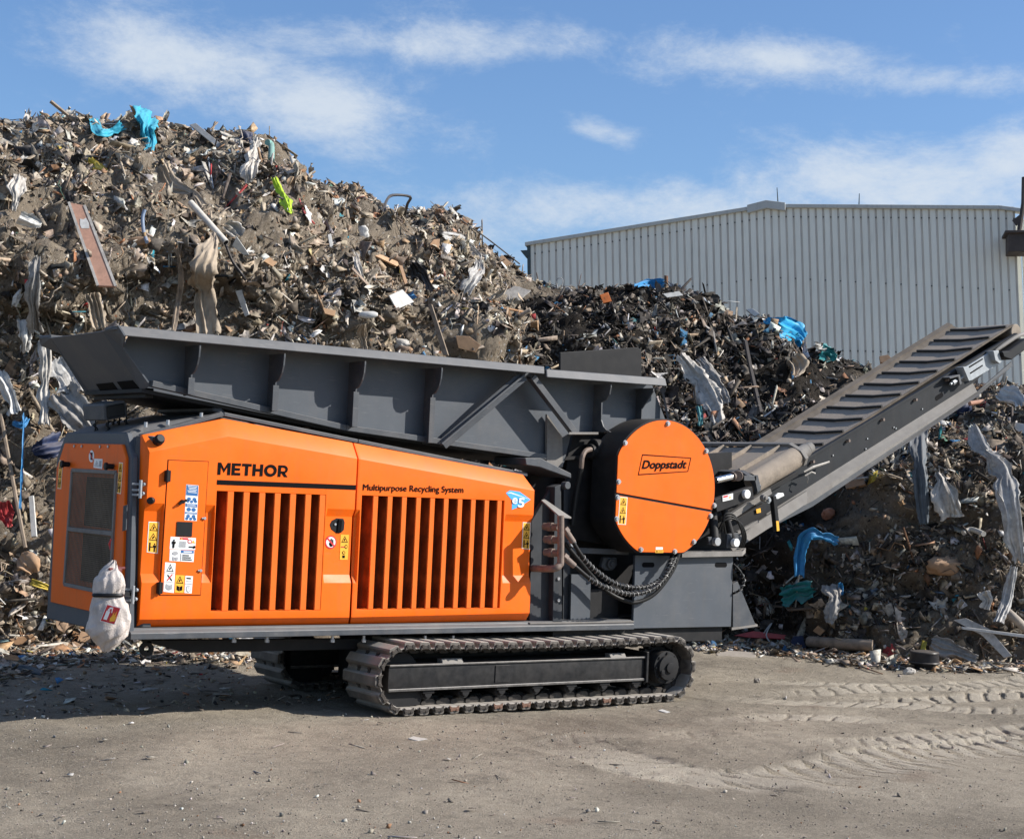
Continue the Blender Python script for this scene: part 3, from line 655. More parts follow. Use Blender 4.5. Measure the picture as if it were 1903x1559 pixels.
opA = (wx(403, 912), wx(606, 919), wz(500, 1134.5), wz(500, 915.5))
opB = (wx(672.9, 920.2), wx(937.6, 929.7), wz(800, 1131), wz(800, 925))
zr = [wz(630, 1083), wz(630, 1068), wz(630, 959.7), wz(630, 945.8)]
pA = door_panel('engine_door', [(259, 1151), (649, 1147), (664, 852), (424, 810.6), (278, 840)], [(253, 1165), (647, 1160), (654.8, 822.6), (415.5, 778), (264, 808.5)],
     [(wx(262, 1000) - .2, wx(305, 950), 0, 1), (wx(377, 1000), wx(397, 1000), 1, 1), (wx(606, 919) + .012, wx(664, 940) + .1, 1, 0)], zr, opA, .085)
pB = door_panel('rear_engine_door', [(652.5, 1147), (984.2, 1139), (993.5, 911.4), (666.5, 852.3)], [(650.3, 1160), (977.6, 1152), (972, 882), (657.3, 823)],
     [(wx(655, 1000) - .2, wx(672.9, 920) - .012, 0, 1), (wx(937.6, 929.7) + .012, wx(990, 940) + .1, 1, 0)], zr, opB, .085)
# slats: a channel section, each its own piece
def slats(op, centers, w, parent):
    z0, z1 = op[2], op[3]; base = None
    for c in centers:
        if base is None:
            mb = MB().box(-w / 2, w / 2, .003, .02, z0 + .001, z1 - .001)
            mb.prism([(-w / 2, .02, z0 + .004), (-w / 2 + .012, .02, z0 + .004), (-w / 2 + .004, .185, z0 + .004), (-w / 2 - .008, .185, z0 + .004)], (0, 0, z1 - z0 - .008))
            base = obj('slat', mb, M['orange_deep'], parent, bevel=.003); base.location = (c, 0, 0); base.data.materials.append(M['louvre_shade'])
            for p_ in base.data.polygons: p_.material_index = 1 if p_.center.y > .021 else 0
        else: copy_part(base, (c, 0, 0), parent)
scA = [wx(380 + x / 4.331, 820 + 420 / 4.331) for x in (214, 342, 468, 593, 717, 840, 955)]
scB = [wx(640 + x / 4.102, 820 + 440 / 4.102) for x in (241, 351, 460, 569, 675, 780, 885, 987, 1090, 1187)]
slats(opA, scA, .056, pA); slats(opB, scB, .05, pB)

# ---- service door
sdq = pq([(297.2, 1105.2), (371.6, 1105.2), (386.4, 858.3), (312.6, 855.6)], 0)
mb = MB().prism([p + np.array([dx, -.001, dz]) for p, dx, dz in zip(sdq, (-.006, .006, .006, -.006), (-.006, -.006, .006, .006))], (0, .03, 0))
obj('door_seal', mb, M['ink'], mach)
sdoor = obj('service_door', MB().prism([p + np.array([0, -.006, 0]) for p in sdq], (0, .03, 0)), M['orange'], mach, bevel=.002)
for (x, y) in ((310.5, 884.5), (295.8, 1092)):
    p = W(x, y, 0); h = MB().box(p[0] - .025, p[0] + .02, -.03, .0, p[2] - .045, p[2] + .045); h.cyl((p[0] - .012, -.03, p[2] - .05), (p[0] - .012, -.03, p[2] + .05), .011)
    obj('door_hinge', h, M['plastic'], sdoor, bevel=.004)
for (x, y) in ((379, 963), (371.5, 1060)):
    p = W(x, y, 0); obj('door_latch', MB().cyl((p[0], -.02, p[2]), (p[0], .0, p[2]), .012).cyl((p[0] - .025, -.012, p[2]), (p[0], -.012, p[2]), .007), M['zinc'], sdoor, bevel=.002)
p = W(337, 932, 0); obj('door_handle', MB().cyl((p[0], -.035, p[2]), (p[0], .0, p[2]), .016).bar(p + np.array([-.035, -.03, -.02]), p + np.array([.03, -.035, .015]), .02, .018), M['plastic'], sdoor, bevel=.003)
Yd = -.006
obj('display_window', flat(pq([(327, 996), (356, 997), (357.5, 970), (328.5, 969)], Yd), [rect(0, 0, 1, 1)], .006), M['plastic'], sdoor)
Q = pq([(342.5, 966.5), (365.5, 968), (368.8, 902), (346, 900)], Yd)
balls = [disc_poly(.28, .60, .16, .05), disc_poly(.72, .60, .16, .05), disc_poly(.2, .54, .13, .04), disc_poly(.5, .53, .13, .04), disc_poly(.82, .54, .13, .04), disc_poly(.3, .31, .18, .055), disc_poly(.7, .31, .18, .055),
         disc_poly(.28, .12, .15, .05), disc_poly(.72, .12, .15, .05), disc_poly(.18, .05, .13, .04), disc_poly(.5, .05, .13, .04), disc_poly(.82, .05, .13, .04)]
lines = [rect(.12 + .06 * (k % 3), .95 - k * .042, .88 - .05 * (k % 2), .966 - k * .042) for k in range(5)]
sticker(Q, 'white', [('blue', [rect(.03, .70, .97, .99), rect(.03, .38, .97, .47), rect(.03, .185, .97, .235)] + balls), ('white', lines + [rect(.12, .41, .88, .42), rect(.12, .44, .8, .45), rect(.12, .205, .9, .215)])], sdoor, 'instruction_label', 'blue and white label of protective gear symbols')
Q = pq([(314.8, 1020), (362.5, 1021.5), (364, 999.5), (317, 997)], Yd)
sticker(Q, 'white', [('red', [rect(.36, .80, .70, .97), disc_poly(.76, .68, .09, .18)]), ('yellow', [[(.83, .56), (.98, .56), (.905, .8)], [(.38, .82), (.48, .82), (.43, .95)]]), ('white', [disc_poly(.76, .68, .055, .11)]),
     ('ink', person_sign(.14, .45, .3, .7) + [rect(.74, .18, .96, .28), disc_poly(.95, .23, .05, .12)]), ('grey_print', [rect(.34 + .02 * (k % 2), .66 - k * .09, .64, .69 - k * .09) for k in range(6)])], sdoor, 'danger_label', 'white danger label with red heading and standing figure')
Q = pq([(314.5, 1042), (359.5, 1044), (361, 1022.5), (315.5, 1021)], Yd)
sticker(Q, 'white', [('blue', [rect(.45, .74, .98, .98)]), ('white', [rect(.56, .81, .9, .9)]), ('grey_print', [rect(.45, .05, .47, .7), disc_poly(.22, .7, .12, .16), [(.12, .1), (.2, .06), (.22, .34), (.12, .38)], [(.24, .06), (.34, .1), (.34, .38), (.23, .34)]]),
     ('ink', [rect(.52, .5, .80, .58), rect(.52, .32, .88, .40), rect(.52, .14, .92, .22)])], sdoor, 'notice_label', 'white notice label with blue heading')
Q = pq([(303.5, 1099), (322.8, 1101.5), (326.3, 1046), (306.8, 1044.5)], Yd)
sticker(Q, 'white', [('ink', tri_sign(.5, .83, .7, .26) + [[(.25, .56), (.32, .6), (.78, .42), (.7, .38)]]), ('red', [[(.24, .4), (.30, .37), (.78, .6), (.72, .63)]]), ('grey_print', [rect(.05, .655, .95, .665), rect(.05, .345, .95, .355), [(.2, .12), (.48, .07), (.5, .24), (.2, .28)], [(.52, .07), (.8, .12), (.8, .28), (.52, .24)]])], sdoor, 'notice_label', 'tall white three square notice label')
Q = pq([(324.5, 1100.5), (341, 1101.5), (343, 1069), (326, 1068)], Yd)
sticker(Q, 'yellow', [('ink', tri_sign(.5, .74, .8, .42) + [[(.18, .15), (.48, .08), (.5, .34), (.18, .4)], [(.52, .08), (.82, .15), (.82, .4), (.54, .34)]])], sdoor, 'warning_label', 'yellow label with triangle and manual symbol')
Q = pq([(342.5, 1101.5), (356, 1102.5), (358.5, 1070.5), (344.5, 1069.5)], Yd)
sticker(Q, 'white', [('ink', [rect(.15, .82, .75, .9)]), ('grey_print', [rect(.15, .68, .9, .71), rect(.05, .53, .95, .56), disc_poly(.5, .25, .32, .2)]), ('white', [disc_poly(.5, .25, .24, .15)]), ('grey_print', [rect(.48, .25, .53, .38)])], sdoor, 'notice_label', 'small white label with stopwatch symbol')

cut_hazard(pq([(272.5, 1026), (293, 1028.5), (296, 970), (276, 969)], .034), pA)
cut_hazard(pq([(969.5, 1019), (984.5, 1021), (986, 971), (971.5, 970)], .034), pB)
# exhaust cap and side nozzle
p = W(294, 818, .03); obj('vent_cap', MB().cyl(p + np.array([0, .03, -.02]), p + np.array([0, -.035, .012]), .042).cyl(p + np.array([0, -.035, .012]), p + np.array([0, -.05, .018]), .036), M['plastic'], mach, bevel=.006, smooth=40)
p = W(281, 930, 0); mb = MB().cyl(p + np.array([.02, .03, 0]), p + np.array([-.03, -.05, 0]), .028); obj('inspection_port', mb, M['plastic'], mach, bevel=.006, smooth=40)
# recessed handle
hq = [(612, 975), (616, 967), (626, 962), (639, 963), (641.5, 970), (640, 985), (634, 991), (624, 991), (615, 984)]
hb = obj('handle_recess', MB().prism([W(x, y, .032) for x, y in hq], (0, .05, 0)), M['plastic'], pA, bevel=.006)
p = W(630, 977, .03); obj('lock_lever', MB().prism([p + np.array(d) for d in ((-.02, -.006, -.06), (.02, -.006, -.06), (.025, -.012, .05), (-.012, -.012, .055))], (0, .02, 0)), M['ink'], hb, bevel=.004)
p = W(623, 974, .03); obj('lock_barrel', MB().cyl(p + np.array([0, -.006, 0]), p, .01), M['zinc'], hb)
# round no-touch sign
Q = pq([(603.5, 1019.5), (625, 1019.5), (625.5, 995), (604, 995)], .034)
sticker(Q, 'red', [('white', [disc_poly(.5, .5, .4, .4, 24)]), ('ink', [[(.42, .16), (.62, .16), (.74, .42), (.68, .5), (.42, .48), (.3, .42)]] + [rect(.44 + .075 * k, .46, .495 + .075 * k, .78 - .05 * abs(k - 1)) for k in range(4)]), ('red', [[(.13, .78), (.22, .87), (.87, .22), (.78, .13)]])], pA, 'prohibition_sign', 'round white no touching sign with red ring', shape=disc_poly(.5, .5, .5, .5, 24))
Q = pq([(631, 1040), (646, 1040), (648.5, 993.5), (633, 993)], .034)
sticker(Q, 'yellow', [('ink', tri_sign(.5, .82, .8, .26) + [disc_poly(.7, .52, .18, .08), disc_poly(.45, .28, .2, .07), rect(.3, .07, .62, .18)]), ('red', [rect(.1, .49, .5, .53)]), ('yellow', [disc_poly(.7, .52, .11, .05), disc_poly(.45, .28, .12, .04)])], pA)

# ---- lettering
def letters(name, s, Q, mt, parent, bold=0.0, shear=0.0, d=.003):
    cu = bpy.data.curves.new(name, 'FONT'); cu.body = s; cu.shear = shear; cu.resolution_u = 3
    t = bpy.data.objects.new(name, cu); COL.objects.link(t)
    dg = bpy.context.evaluated_depsgraph_get(); me = bpy.data.meshes.new_from_object(t.evaluated_get(dg))
    bpy.data.objects.remove(t); bpy.data.curves.remove(cu)
    if bold:
        bm = bmesh.new(); bm.from_mesh(me); src = bm.verts[:] + bm.edges[:] + bm.faces[:]
        for k_, (dx_, dy_) in enumerate([(bold * math.cos(a_ * math.pi / 3), bold * math.sin(a_ * math.pi / 3)) for a_ in range(6)]):
            r_ = bmesh.ops.duplicate(bm, geom=src)
            for g_ in r_['geom']:
                if isinstance(g_, bmesh.types.BMVert): g_.co.x += dx_; g_.co.y += dy_; g_.co.z += .0006 * (k_ + 1)
        bm.to_mesh(me); bm.free()
    co = np.array([v.co[:] for v in me.vertices]); lo = co.min(0); hi = co.max(0)
    n = np.cross(Q[1] - Q[0], Q[3] - Q[0]); n = n / np.linalg.norm(n)
    for v in me.vertices:
        u, w_ = (v.co.x - lo[0]) / (hi[0] - lo[0]), (v.co.y - lo[1]) / (hi[1] - lo[1]); v.co = bil(Q, u, w_) + n * (d + v.co.z * .5)
    me.name = name; me.materials.clear(); me.materials.append(M[mt]); me.update()
    return link(bpy.data.objects.new(name, me), parent)
def glyphs(name, word, Q, mt, parent, d=.003):
    T = .255
    def ring(cx, cy, rx, ry, t, a0, a1, n):
        o = []
        for k in range(n):
            a, b = a0 + (a1 - a0) * k / n, a0 + (a1 - a0) * (k + 1) / n
            o.append([(cx + rx * math.cos(a), cy + ry * math.sin(a)), (cx + rx * math.cos(b), cy + ry * math.sin(b)), (cx + (rx - t) * math.cos(b), cy + (ry - t) * math.sin(b)), (cx + (rx - t) * math.cos(a), cy + (ry - t) * math.sin(a))])
        return o
    G_ = {'M': (1.06, [rect(0, 0, T, 1), rect(1.06 - T, 0, 1.06, 1), [(T, 1), (T, .68), (.53, .18), (.53, .5)], [(1.06 - T, 1), (1.06 - T, .68), (.53, .18), (.53, .5)]]),
          'E': (.74, [rect(0, 0, T, 1), rect(T, 0, .74, .215), rect(T, .785, .74, 1), rect(T, .395, .68, .605)]),
          'T': (.80, [rect(0, .78, .80, 1), rect(.4 - T / 2, 0, .4 + T / 2, .78)]),
          'H': (.88, [rect(0, 0, T, 1), rect(.88 - T, 0, .88, 1), rect(T, .385, .88 - T, .615)]),
          'O': (1.08, ring(.54, .5, .54, .52, T, 0, 2 * math.pi, 32)),
          'R': (.84, [rect(0, 0, T, 1), rect(T, .80, .5, 1), rect(T, .285, .5, .485)] + ring(.47, .642, .37, .358, .20, -math.pi / 2, math.pi / 2, 12) + [[(.33, .31), (.58, .36), (.87, 0), (.58, 0)]])}
    tot = sum(G_[c][0] for c in word) + .105 * (len(word) - 1); x = 0; polys = []
    for c in word:
        polys += [[((x + u) / tot, v) for u, v in p] for p in G_[c][1]]; x += G_[c][0] + .105
    return obj(name, flat(Q, polys, d), M[mt], parent)
glyphs('lettering', 'METHOR', pq([(403.8, 882), (533.6, 886.5), (535.5, 865), (405.2, 859.2)], 0), 'ink', pA)
obj('trim_stripe', flat(pq([(403, 900.3), (661, 910.2), (661.3, 901.4), (403.4, 891.6)], 0), [rect(0, 0, 1, 1)], .003), M['ink'], pA)
letters('lettering', 'Multipurpose Recycling System', pq([(674, 914.5), (861, 919.5), (861.3, 904), (674.6, 899)], 0), 'ink', pB, bold=.014)
# light blue emblem
Q = pq([(940, 947), (986, 947), (986, 911), (940, 911)], 0)
em = sticker(Q, 'sky_blue', [('white', [[(.03, .86), (.2, .9), (.92, .56), (.98, .52), (.2, .84)]])], pB, 'emblem', 'light blue winged emblem', shape=[(.0, .86), (.16, 1.0), (.55, .93), (1.0, .52), (.62, .2), (.24, .0), (.25, .48)])
letters('emblem_text', '5', pq([(961, 942.5), (973, 943), (975, 925.5), (963, 925)], 0), 'white', em, bold=.03, d=.006)
letters('emblem_text', 'e', pq([(950.5, 936), (960.5, 936.3), (961.5, 925), (951.5, 924.5)], 0), 'white', em, bold=.02, d=.006)

# ---- roof trim, roof details
tr = MB()
def trimrun(pts, Y, w, h):
    P = [W(x, y, Y) for x, y in pts]
    for a, b in zip(P[:-1], P[1:]): tr.bar(a, b, w, h, up=(0, 0, 1))
trimrun([(262, 811), (411, 770)], .17, .10, .035); trimrun([(411, 770), (660, 820), (975, 882)], .17, .10, .035)
obj('roof_trim', tr, M['char'], mach, bevel=.006)
obj('ridge_cap', MB().prism([W(395, 764, .30), W(418, 771, .22), W(417, 764, .22), W(412, 757.5, .30), W(396, 758, .30)], (0, 1.1, 0)), M['char'], mach, bevel=.006)
for (x, y) in ((271, 789), (312, 785), (374, 771.5)):
    p = W(x, y, .24); obj('roof_bolt', MB().cyl(p - np.array([0, 0, .02]), p + np.array([0, 0, .02]), .014), M['greybolt'], mach)
p = W(578, 789, .42); obj('exhaust_flap', MB().prism([W(566, 796, .4), W(578, 797, .4), W(590, 777, .4), W(578, 779, .4)], (0, .10, .0)), M['brownsteel'], mach, bevel=.01)
# control box on sprung feet
b0 = W(196, 789, .75); bx = MB().prism([W(196, 782, .75), W(238, 774, .75), W(234, 744, .75), W(193, 751, .75)], (-.02, .42, 0))
cb = obj('sprung_box', bx, M['char'], mach, bevel=.012)
obj('box_cover', MB().prism([W(200, 778, .735), W(234, 771.5, .735), (W(231, 749, .735)), W(198, 755, .735)], (0, .014, 0)), M['plastic'], cb, bevel=.01)
for (x, y, Y) in ((201, 783, .8), (235, 776, .8), (222, 779, .95), (178, 784, 1.05), (212, 780, 1.1)):
    p = W(x, y, Y); hel = [p + np.array([.018 * math.cos(a * .9), .018 * math.sin(a * .9), -.012 * a * .75]) for a in range(0, 20)]
    obj('spring_foot', MB().tube(hel, .006, 5).cyl(p + np.array([0, 0, .01]), p - np.array([0, 0, .2]), .007, n=6), M['plastic'], cb)

# ---- end face: frame door, grille
def E(px, py, dx=0.0): return EX(px, py, XE + dx)
def ep(pts, dx, th): return MB().prism([E(x, y, dx) for x, y in pts], (th, 0, 0))
obj('end_frame', ep([(86, 1149), (106, 849), (123, 803.5), (235, 803.5), (246, 850), (238, 1184)], -.03, .05), M['char_clean'], mach, bevel=.008)
door = obj('end_door', ep([(93.5, 1118.5), (105, 870), (119.8, 823.4), (226.6, 825.5), (233.5, 850), (224, 1149)], -.055, .03), M['orange'], mach, bevel=.006)
gl = [(119.8, 1085.4), (204.5, 1103.5), (216.3, 878), (134.6, 873.6)]
GQ = [E(x, y, -.062) for x, y in gl]
obj('grille_shadow_box', MB().prism([E(x, y, -.0565) for x, y in gl], (.004, 0, 0)), M['orange_deep'], door)
rad = obj('radiator', flat([E(x, y, -.058) for x, y in gl], [rect(.36, .06, .97, .47), rect(.36, .53, .97, .95)], .001), M['radiator'], door)
fr = MB()
for a, b in ((0, 1), (1, 2), (2, 3), (3, 0)): fr.bar(GQ[a], GQ[b], .03, .022, up=(1, 0, 0))
fr.bar(bil(GQ, 0, .485), bil(GQ, 1, .495), .035, .03, up=(1, 0, 0))
gf = obj('grille_frame', fr, M['dustysteel'], door, bevel=.003)
wv = MB()
for k in range(1, 34): wv.bar(bil(GQ, k / 34, 0.01), bil(GQ, k / 34, .99), .005, .005, up=(1, 0, 0))
obj('vertical_wires', wv, M['grille'], gf)['kind'] = 'stuff'
wh = MB()
for k in range(1, 60): wh.bar(bil(GQ, .01, k / 60), bil(GQ, .99, k / 60), .004, .004, up=(1, 0, 0))
obj('cross_wires', wh, M['grille'], gf)['kind'] = 'stuff'
for (x, y) in ((129, 863), (211, 867)):
    p = E(x, y, -.06); obj('door_knob', MB().cyl(p + np.array([-.05, 0, 0]), p, .022).cyl(p + np.array([-.075, 0, 0]), p + np.array([-.05, 0, 0]), .03), M['plastic'], door, bevel=.004, smooth=40)
for (x, y) in ((139, 829), (153, 829.5), (187, 830), (202, 830)):
    p = E(x, y, -.055); obj('door_bolt', MB().cyl(p + np.array([-.01, 0, 0]), p, .012, n=8), M['greybolt'], door)
Q = [E(x, y, -.056) for x, y in ((165, 859), (175, 859), (175.5, 837), (166, 836))]
sticker(Q, 'white', [('ink', [rect(.35, .2, .7, .5)] + [rect(.34 + .1 * k, .45, .41 + .1 * k, .8) for k in range(4)]), ('red', [[(.1, .8), (.2, .88), (.9, .2), (.8, .12)]])], door, 'prohibition_sign', 'oval no touching sign on end door', shape=disc_poly(.5, .5, .5, .5, 20))
Q = [E(x, y, -.056) for x, y in ((174, 869), (190, 871.5), (191, 853), (175.5, 852))]
sticker(Q, 'white', [('grey_print', tri_sign(.35, .5, .5, .6) + [rect(.65, .2, .9, .8)])], door, 'notice_label')
for q in (((107, 908), (114, 908.5), (117.5, 856), (110.5, 855)), ((217.5, 916.5), (225, 918), (229, 860), (221.5, 859))):
    cut_hazard([E(x, y, -.056) for x, y in q], door)
# bracket and hinges on the corner post
obj('step_bracket', MB().prism([E(203, 987, -.07), E(235.5, 987.5, -.02), E(234, 1010, -.02), E(228, 1011, -.03)], (0, .012, 0)).prism([E(203, 987, -.07), E(235.5, 987.5, -.02), E(237, 986, .02)], (0, 0, -.012)), M['char'], mach, bevel=.002)
obj('latch_plate', MB().prism([W(229, 940, .09), W(236, 938, .06), W(234, 985, .06), W(227, 987, .09)], (.015, .02, 0)), M['char'], mach, bevel=.002)
p = E(210, 1001, -.06); obj('hook_latch', MB().cyl(p, p + np.array([.0, .05, -.05]), .018).cyl(p + np.array([0, .05, -.05]), p + np.array([0, .02, -.09]), .012), M['red'], mach, bevel=.004)
for (x, y) in ((252, 908), (238, 1104)):
    hb_ = MB()
    for dy in (-9, 2, 11):
        hb_.bar(W(x - 7, y + dy, .05), W(x + 12, y + dy + 1, .02), .020, .016)
    hb_.cyl(W(x + 10, y - 16, .0), W(x + 8, y + 18, .0), .013, n=10); hb_.cyl(W(x + 14, y - 8, .02), W(x + 18, y - 8, .03), .015, n=10); hb_.cyl(W(x + 12, y + 9, .02), W(x + 16, y + 9, .03), .015, n=10)
    obj('hinge', hb_, M['zinc'], mach, bevel=.002)

# ---- base beam and chassis
z0b = W(500, 1183.5, -.01)[2]
base = MB().prism([(XE - .02, .03, zb + .0), (XE - .02, .03, z0b + .075), (XE - .02, -.012, z0b + .05), (XE - .02, -.012, z0b), (XE - .02, .25, z0b), (XE - .02, .25, zb)], (wx(1177, 1168) - XE + .02, 0, 0))
obj('base_beam', base, M['char'], mach, bevel=.004)
obj('base_floor', MB().box(XE - .02, wx(1360, 1165), .251, 1.74, z0b + .01, zb + .01), M['black'], mach)
ch = MB().prism([W(262, 1190, .3), W(345, 1213, .3), W(660, 1206, .3), W(700, 1186, .3)], (0, .08, 0)).prism([W(262, 1190, .3) + np.array([0, 1.05, 0]), W(345, 1213, .3) + np.array([0, 1.05, 0]), W(660, 1206, .3) + np.array([0, 1.05, 0]), W(700, 1186, .3) + np.array([0, 1.05, 0])], (0, .08, 0))
obj('chassis_rail', ch, M['black'], mach, bevel=.004)
lug = MB(); c = W(274, 1206, .3); n_ = 16
for k in range(n_):
    a, b = 2 * math.pi * k / n_, 2 * math.pi * (k + 1) / n_
    f = lambda r, t: c + np.array([r * math.cos(t), 0, r * math.sin(t) * 1.0])
    lug.prism([f(.026, a), f(.056, a), f(.056, b), f(.026, b)], (0, .04, 0))
lug.box(c[0] - .03, c[0] + .03, .30, .34, c[2] + .05, c[2] + .09)
obj('towing_eye', lug, M['black'], mach)
for x in (435, 496.5, 618, 676, 790, 842):
    p = W(x, 1183, .06); obj('beam_bolt', MB().cyl(p - np.array([0, 0, .035]), p + np.array([0, 0, .01]), .012, n=8).cyl(p - np.array([0, 0, .045]), p - np.array([0, 0, .02]), .02, n=6), M['greybolt'], mach)

# ---- crawler tracks
YT0, SW = -.24, .535
zbot, ztop = 0.0, .624
xl = wx(735, 1265, YT0) - .17; xr = wx(1262, 1245, YT0) + .19
R_ = .27
def track_path(npts=400):
    # centre line of the shoe plates, run round idler (left) and sprocket (right)
    pts = []; zl, zh = .035, ztop - .02; r = (zh - zl) / 2; zc = (zl + zh) / 2
    L_ = (xl + .30, xr - .29)
    for k in range(80): t = k / 80; pts.append((L_[0] + (L_[1] - L_[0]) * t, zh - .02 * math.sin(math.pi * t)))
    for k in range(60): a = math.pi / 2 - math.pi * k / 60; pts.append((L_[1] + r * 1.02 * math.cos(a), zc + r * math.sin(a)))
    for k in range(80): t = k / 80; pts.append((L_[1] + (L_[0] - L_[1]) * t, zl))
    for k in range(60): a = -math.pi / 2 - math.pi * k / 60; pts.append((L_[0] + r * 1.06 * math.cos(a), zc + r * math.sin(a)))
    P = np.array(pts + [pts[0]]); d = np.r_[0, np.cumsum(np.linalg.norm(np.diff(P, axis=0), axis=1))]
    return P, d
TP, TD = track_path(); NS = round(TD[-1] / .154); pitch = TD[-1] / NS
def shoe_mesh():
    mb = MB(); w = SW; p2 = pitch * .465
    # plate with three low grousers and turned ends (local: x along, y across, z outward)
    prof = [(-p2 * .78, -.016), (-p2 * .78, .014), (-p2 * .60, .028), (p2 * .44, .028), (p2 * .62, .014), (p2 * .62, -.014), (p2 * 1.1, -.026), (p2 * 1.1, -.034), (-p2, -.034), (-p2, -.026)]
    mb.prism([(x, 0, z) for x, z in prof], (0, w, 0))
    return mb
def link_mesh(y):
    mb = MB(); p2 = pitch * .5
    mb.prism([(-p2 * .95, y, -.012), (-p2 * 1.0, y, -.05), (-p2 * .5, y, -.085), (p2 * .35, y, -.085), (p2 * .95, y, -.06), (p2 * .95, y, -.02), (p2 * .4, y, -.010)], (0, .045, 0))
    mb.cyl((p2 * .8, y - .012, -.052), (p2 * .8, y + .057, -.052), .024, n=10)
    return mb
def end_mesh():
    mb = MB()                                            # bolt bosses on the shoe end
    mb.prism([(-.052, -.012, -.045), (-.045, -.012, .002), (.045, -.012, .002), (.052, -.012, -.045), (.02, -.012, -.028), (-.02, -.012, -.028)], (0, .012, 0))
    mb.cyl((-.028, -.016, -.006), (-.028, .0, -.006), .015, n=8); mb.cyl((.03, -.016, -.006), (.03, .0, -.006), .015, n=8)
    return mb
def crawler(y0, first):
    global shoe0
    t = None
    fl = y0 > 1
    tr_ = obj('track_frame', MB().prism([(wx(724, 1262, -.2), y0 + .06, wz(724.5, 1285, -.2)), (wx(1200, 1240, -.2), y0 + .06, wz(724.5, 1285, -.2)), (wx(1200, 1240, -.2), y0 + .06, wz(724.5, 1237, -.2)), (wx(724, 1262, -.2), y0 + .06, wz(724.5, 1237, -.2))], (0, SW - .12, 0)), M['beam'], mach, bevel=.012, segs=2, smooth=40)
    X0, X1 = wx(724, 1262, -.2), wx(1200, 1240, -.2); Z0, Z1 = wz(724.5, 1286, -.2), wz(724.5, 1237, -.2)
    obj('frame_lip', MB().box(X0, X1, y0 + .045, y0 + .0595, Z0, Z0 + .022), M['lip'], tr_, bevel=.003)
    obj('frame_lip', MB().box(X0, X1, y0 + .045, y0 + .0595, Z1 - .012, Z1 + .004), M['lip'], tr_, bevel=.003)
    obj('end_plate', MB().box(X1 + .001, X1 + .03, y0 + .03, y0 + SW - .05, Z0 - .015, Z1 + .05), M['beam'], tr_, bevel=.004)
    xm = wx(934, 1255, -.2); obj('access_plate', MB().box(xm - .07, xm + .09, y0 + .052, y0 + .0595, Z0 + .04, Z1 - .03), M['beam'], tr_, bevel=.002)
    for xx, w_ in ((840, .22), (1147, .19)):
        a = wx(xx, 1230, -.15); obj('slide_rail', MB().box(a - w_ / 2, a + w_ / 2, y0 + .10, y0 + .16, Z1, Z1 + .035).prism([(a - w_ / 2, y0 + .10, Z1 + .001), (a - w_ / 2, y0 + .07, Z1 + .001), (a - w_ / 2, y0 + .10, Z1 + .04)], (w_, 0, 0)), M['dustysteel'], tr_, bevel=.003)
    for k in range(7):
        a = X0 + .42 + k * (X1 - X0 - .5) / 6
        rl = obj('bottom_roller', MB().cyl((a, y0 + .10, Z0 - .035), (a, y0 + SW - .10, Z0 - .035), .055, n=18).cyl((a, y0 + .07, Z0 - .03), (a, y0 + .10, Z0 - .03), .04, n=14).box(a - .06, a + .06, y0 + .065, y0 + .09, Z0 - .03, Z0 + .004), M['black'], tr_, bevel=.004, smooth=40)
    zc = (.035 + ztop - .02) / 2
    obj('idler_wheel', MB().cyl((xl + .30, y0 + .16, zc), (xl + .30, y0 + SW - .16, zc), .215, n=32).box(xl + .2, xl + .42, y0 + .10, y0 + .14, zc - .06, zc + .06), M['black'], tr_, bevel=.008, smooth=40)
    obj('idler_guard', MB().prism([(X0 + .0, y0 + .11, Z0 + .01), (X0 + .02, y0 + .11, Z0 - .1), (X0 + .12, y0 + .11, Z0 - .15), (X0 + .36, y0 + .11, Z0 - .13), (X0 + .42, y0 + .11, Z0 + .01)], (0, .03, 0)), M['black'], tr_, bevel=.004)
    sp = MB(); cx = xr - .29
    for k in range(24):
        a = k * 2 * math.pi / 24; ro, ri = .235, .19
        sp.prism([(cx + ri * math.cos(a - .10), y0 + .20, zc + ri * math.sin(a - .10)), (cx + ro * math.cos(a - .04), y0 + .20, zc + ro * math.sin(a - .04)), (cx + ro * math.cos(a + .04), y0 + .20, zc + ro * math.sin(a + .04)), (cx + ri * math.cos(a + .10), y0 + .20, zc + ri * math.sin(a + .10))], (0, .09, 0))
    sp.cyl((cx, y0 + .20, zc), (cx, y0 + .29, zc), .2, n=32)
    obj('sprocket', sp, M['black'], tr_)
    # the motor housing shows between the frame end and the chain
    mx, my = wx(1240, 1240, -.2), wz(1240, 1240, -.2)
    mo = obj('drive_motor', MB().cyl((mx, y0 + .05, my), (mx, y0 + .25, my), .155, n=28).cyl((mx + .0, y0 + .015, my), (mx, y0 + .05, my), .118, n=24).cyl((mx + .01, y0 - .004, my), (mx + .01, y0 + .014, my), .05, n=14).box(mx - .10, mx - .06, y0 + .005, y0 + .014, my - .06, my - .02), M['black'], tr_, bevel=.012, segs=2, smooth=40)
    for k in range(8):
        a = k * math.pi / 4; obj('motor_bolt', MB().cyl((mx + .135 * math.cos(a), y0 + .036, my + .135 * math.sin(a)), (mx + .135 * math.cos(a), y0 + .052, my + .135 * math.sin(a)), .012, n=6), M['black'], mo)
    # shoes: one sub-part each
    belt = obj('track_chain', link_chain(y0, .16), M['link'], mach); obj('chain_rail', link_chain(y0, SW - .205), M['link'], belt)
    return belt
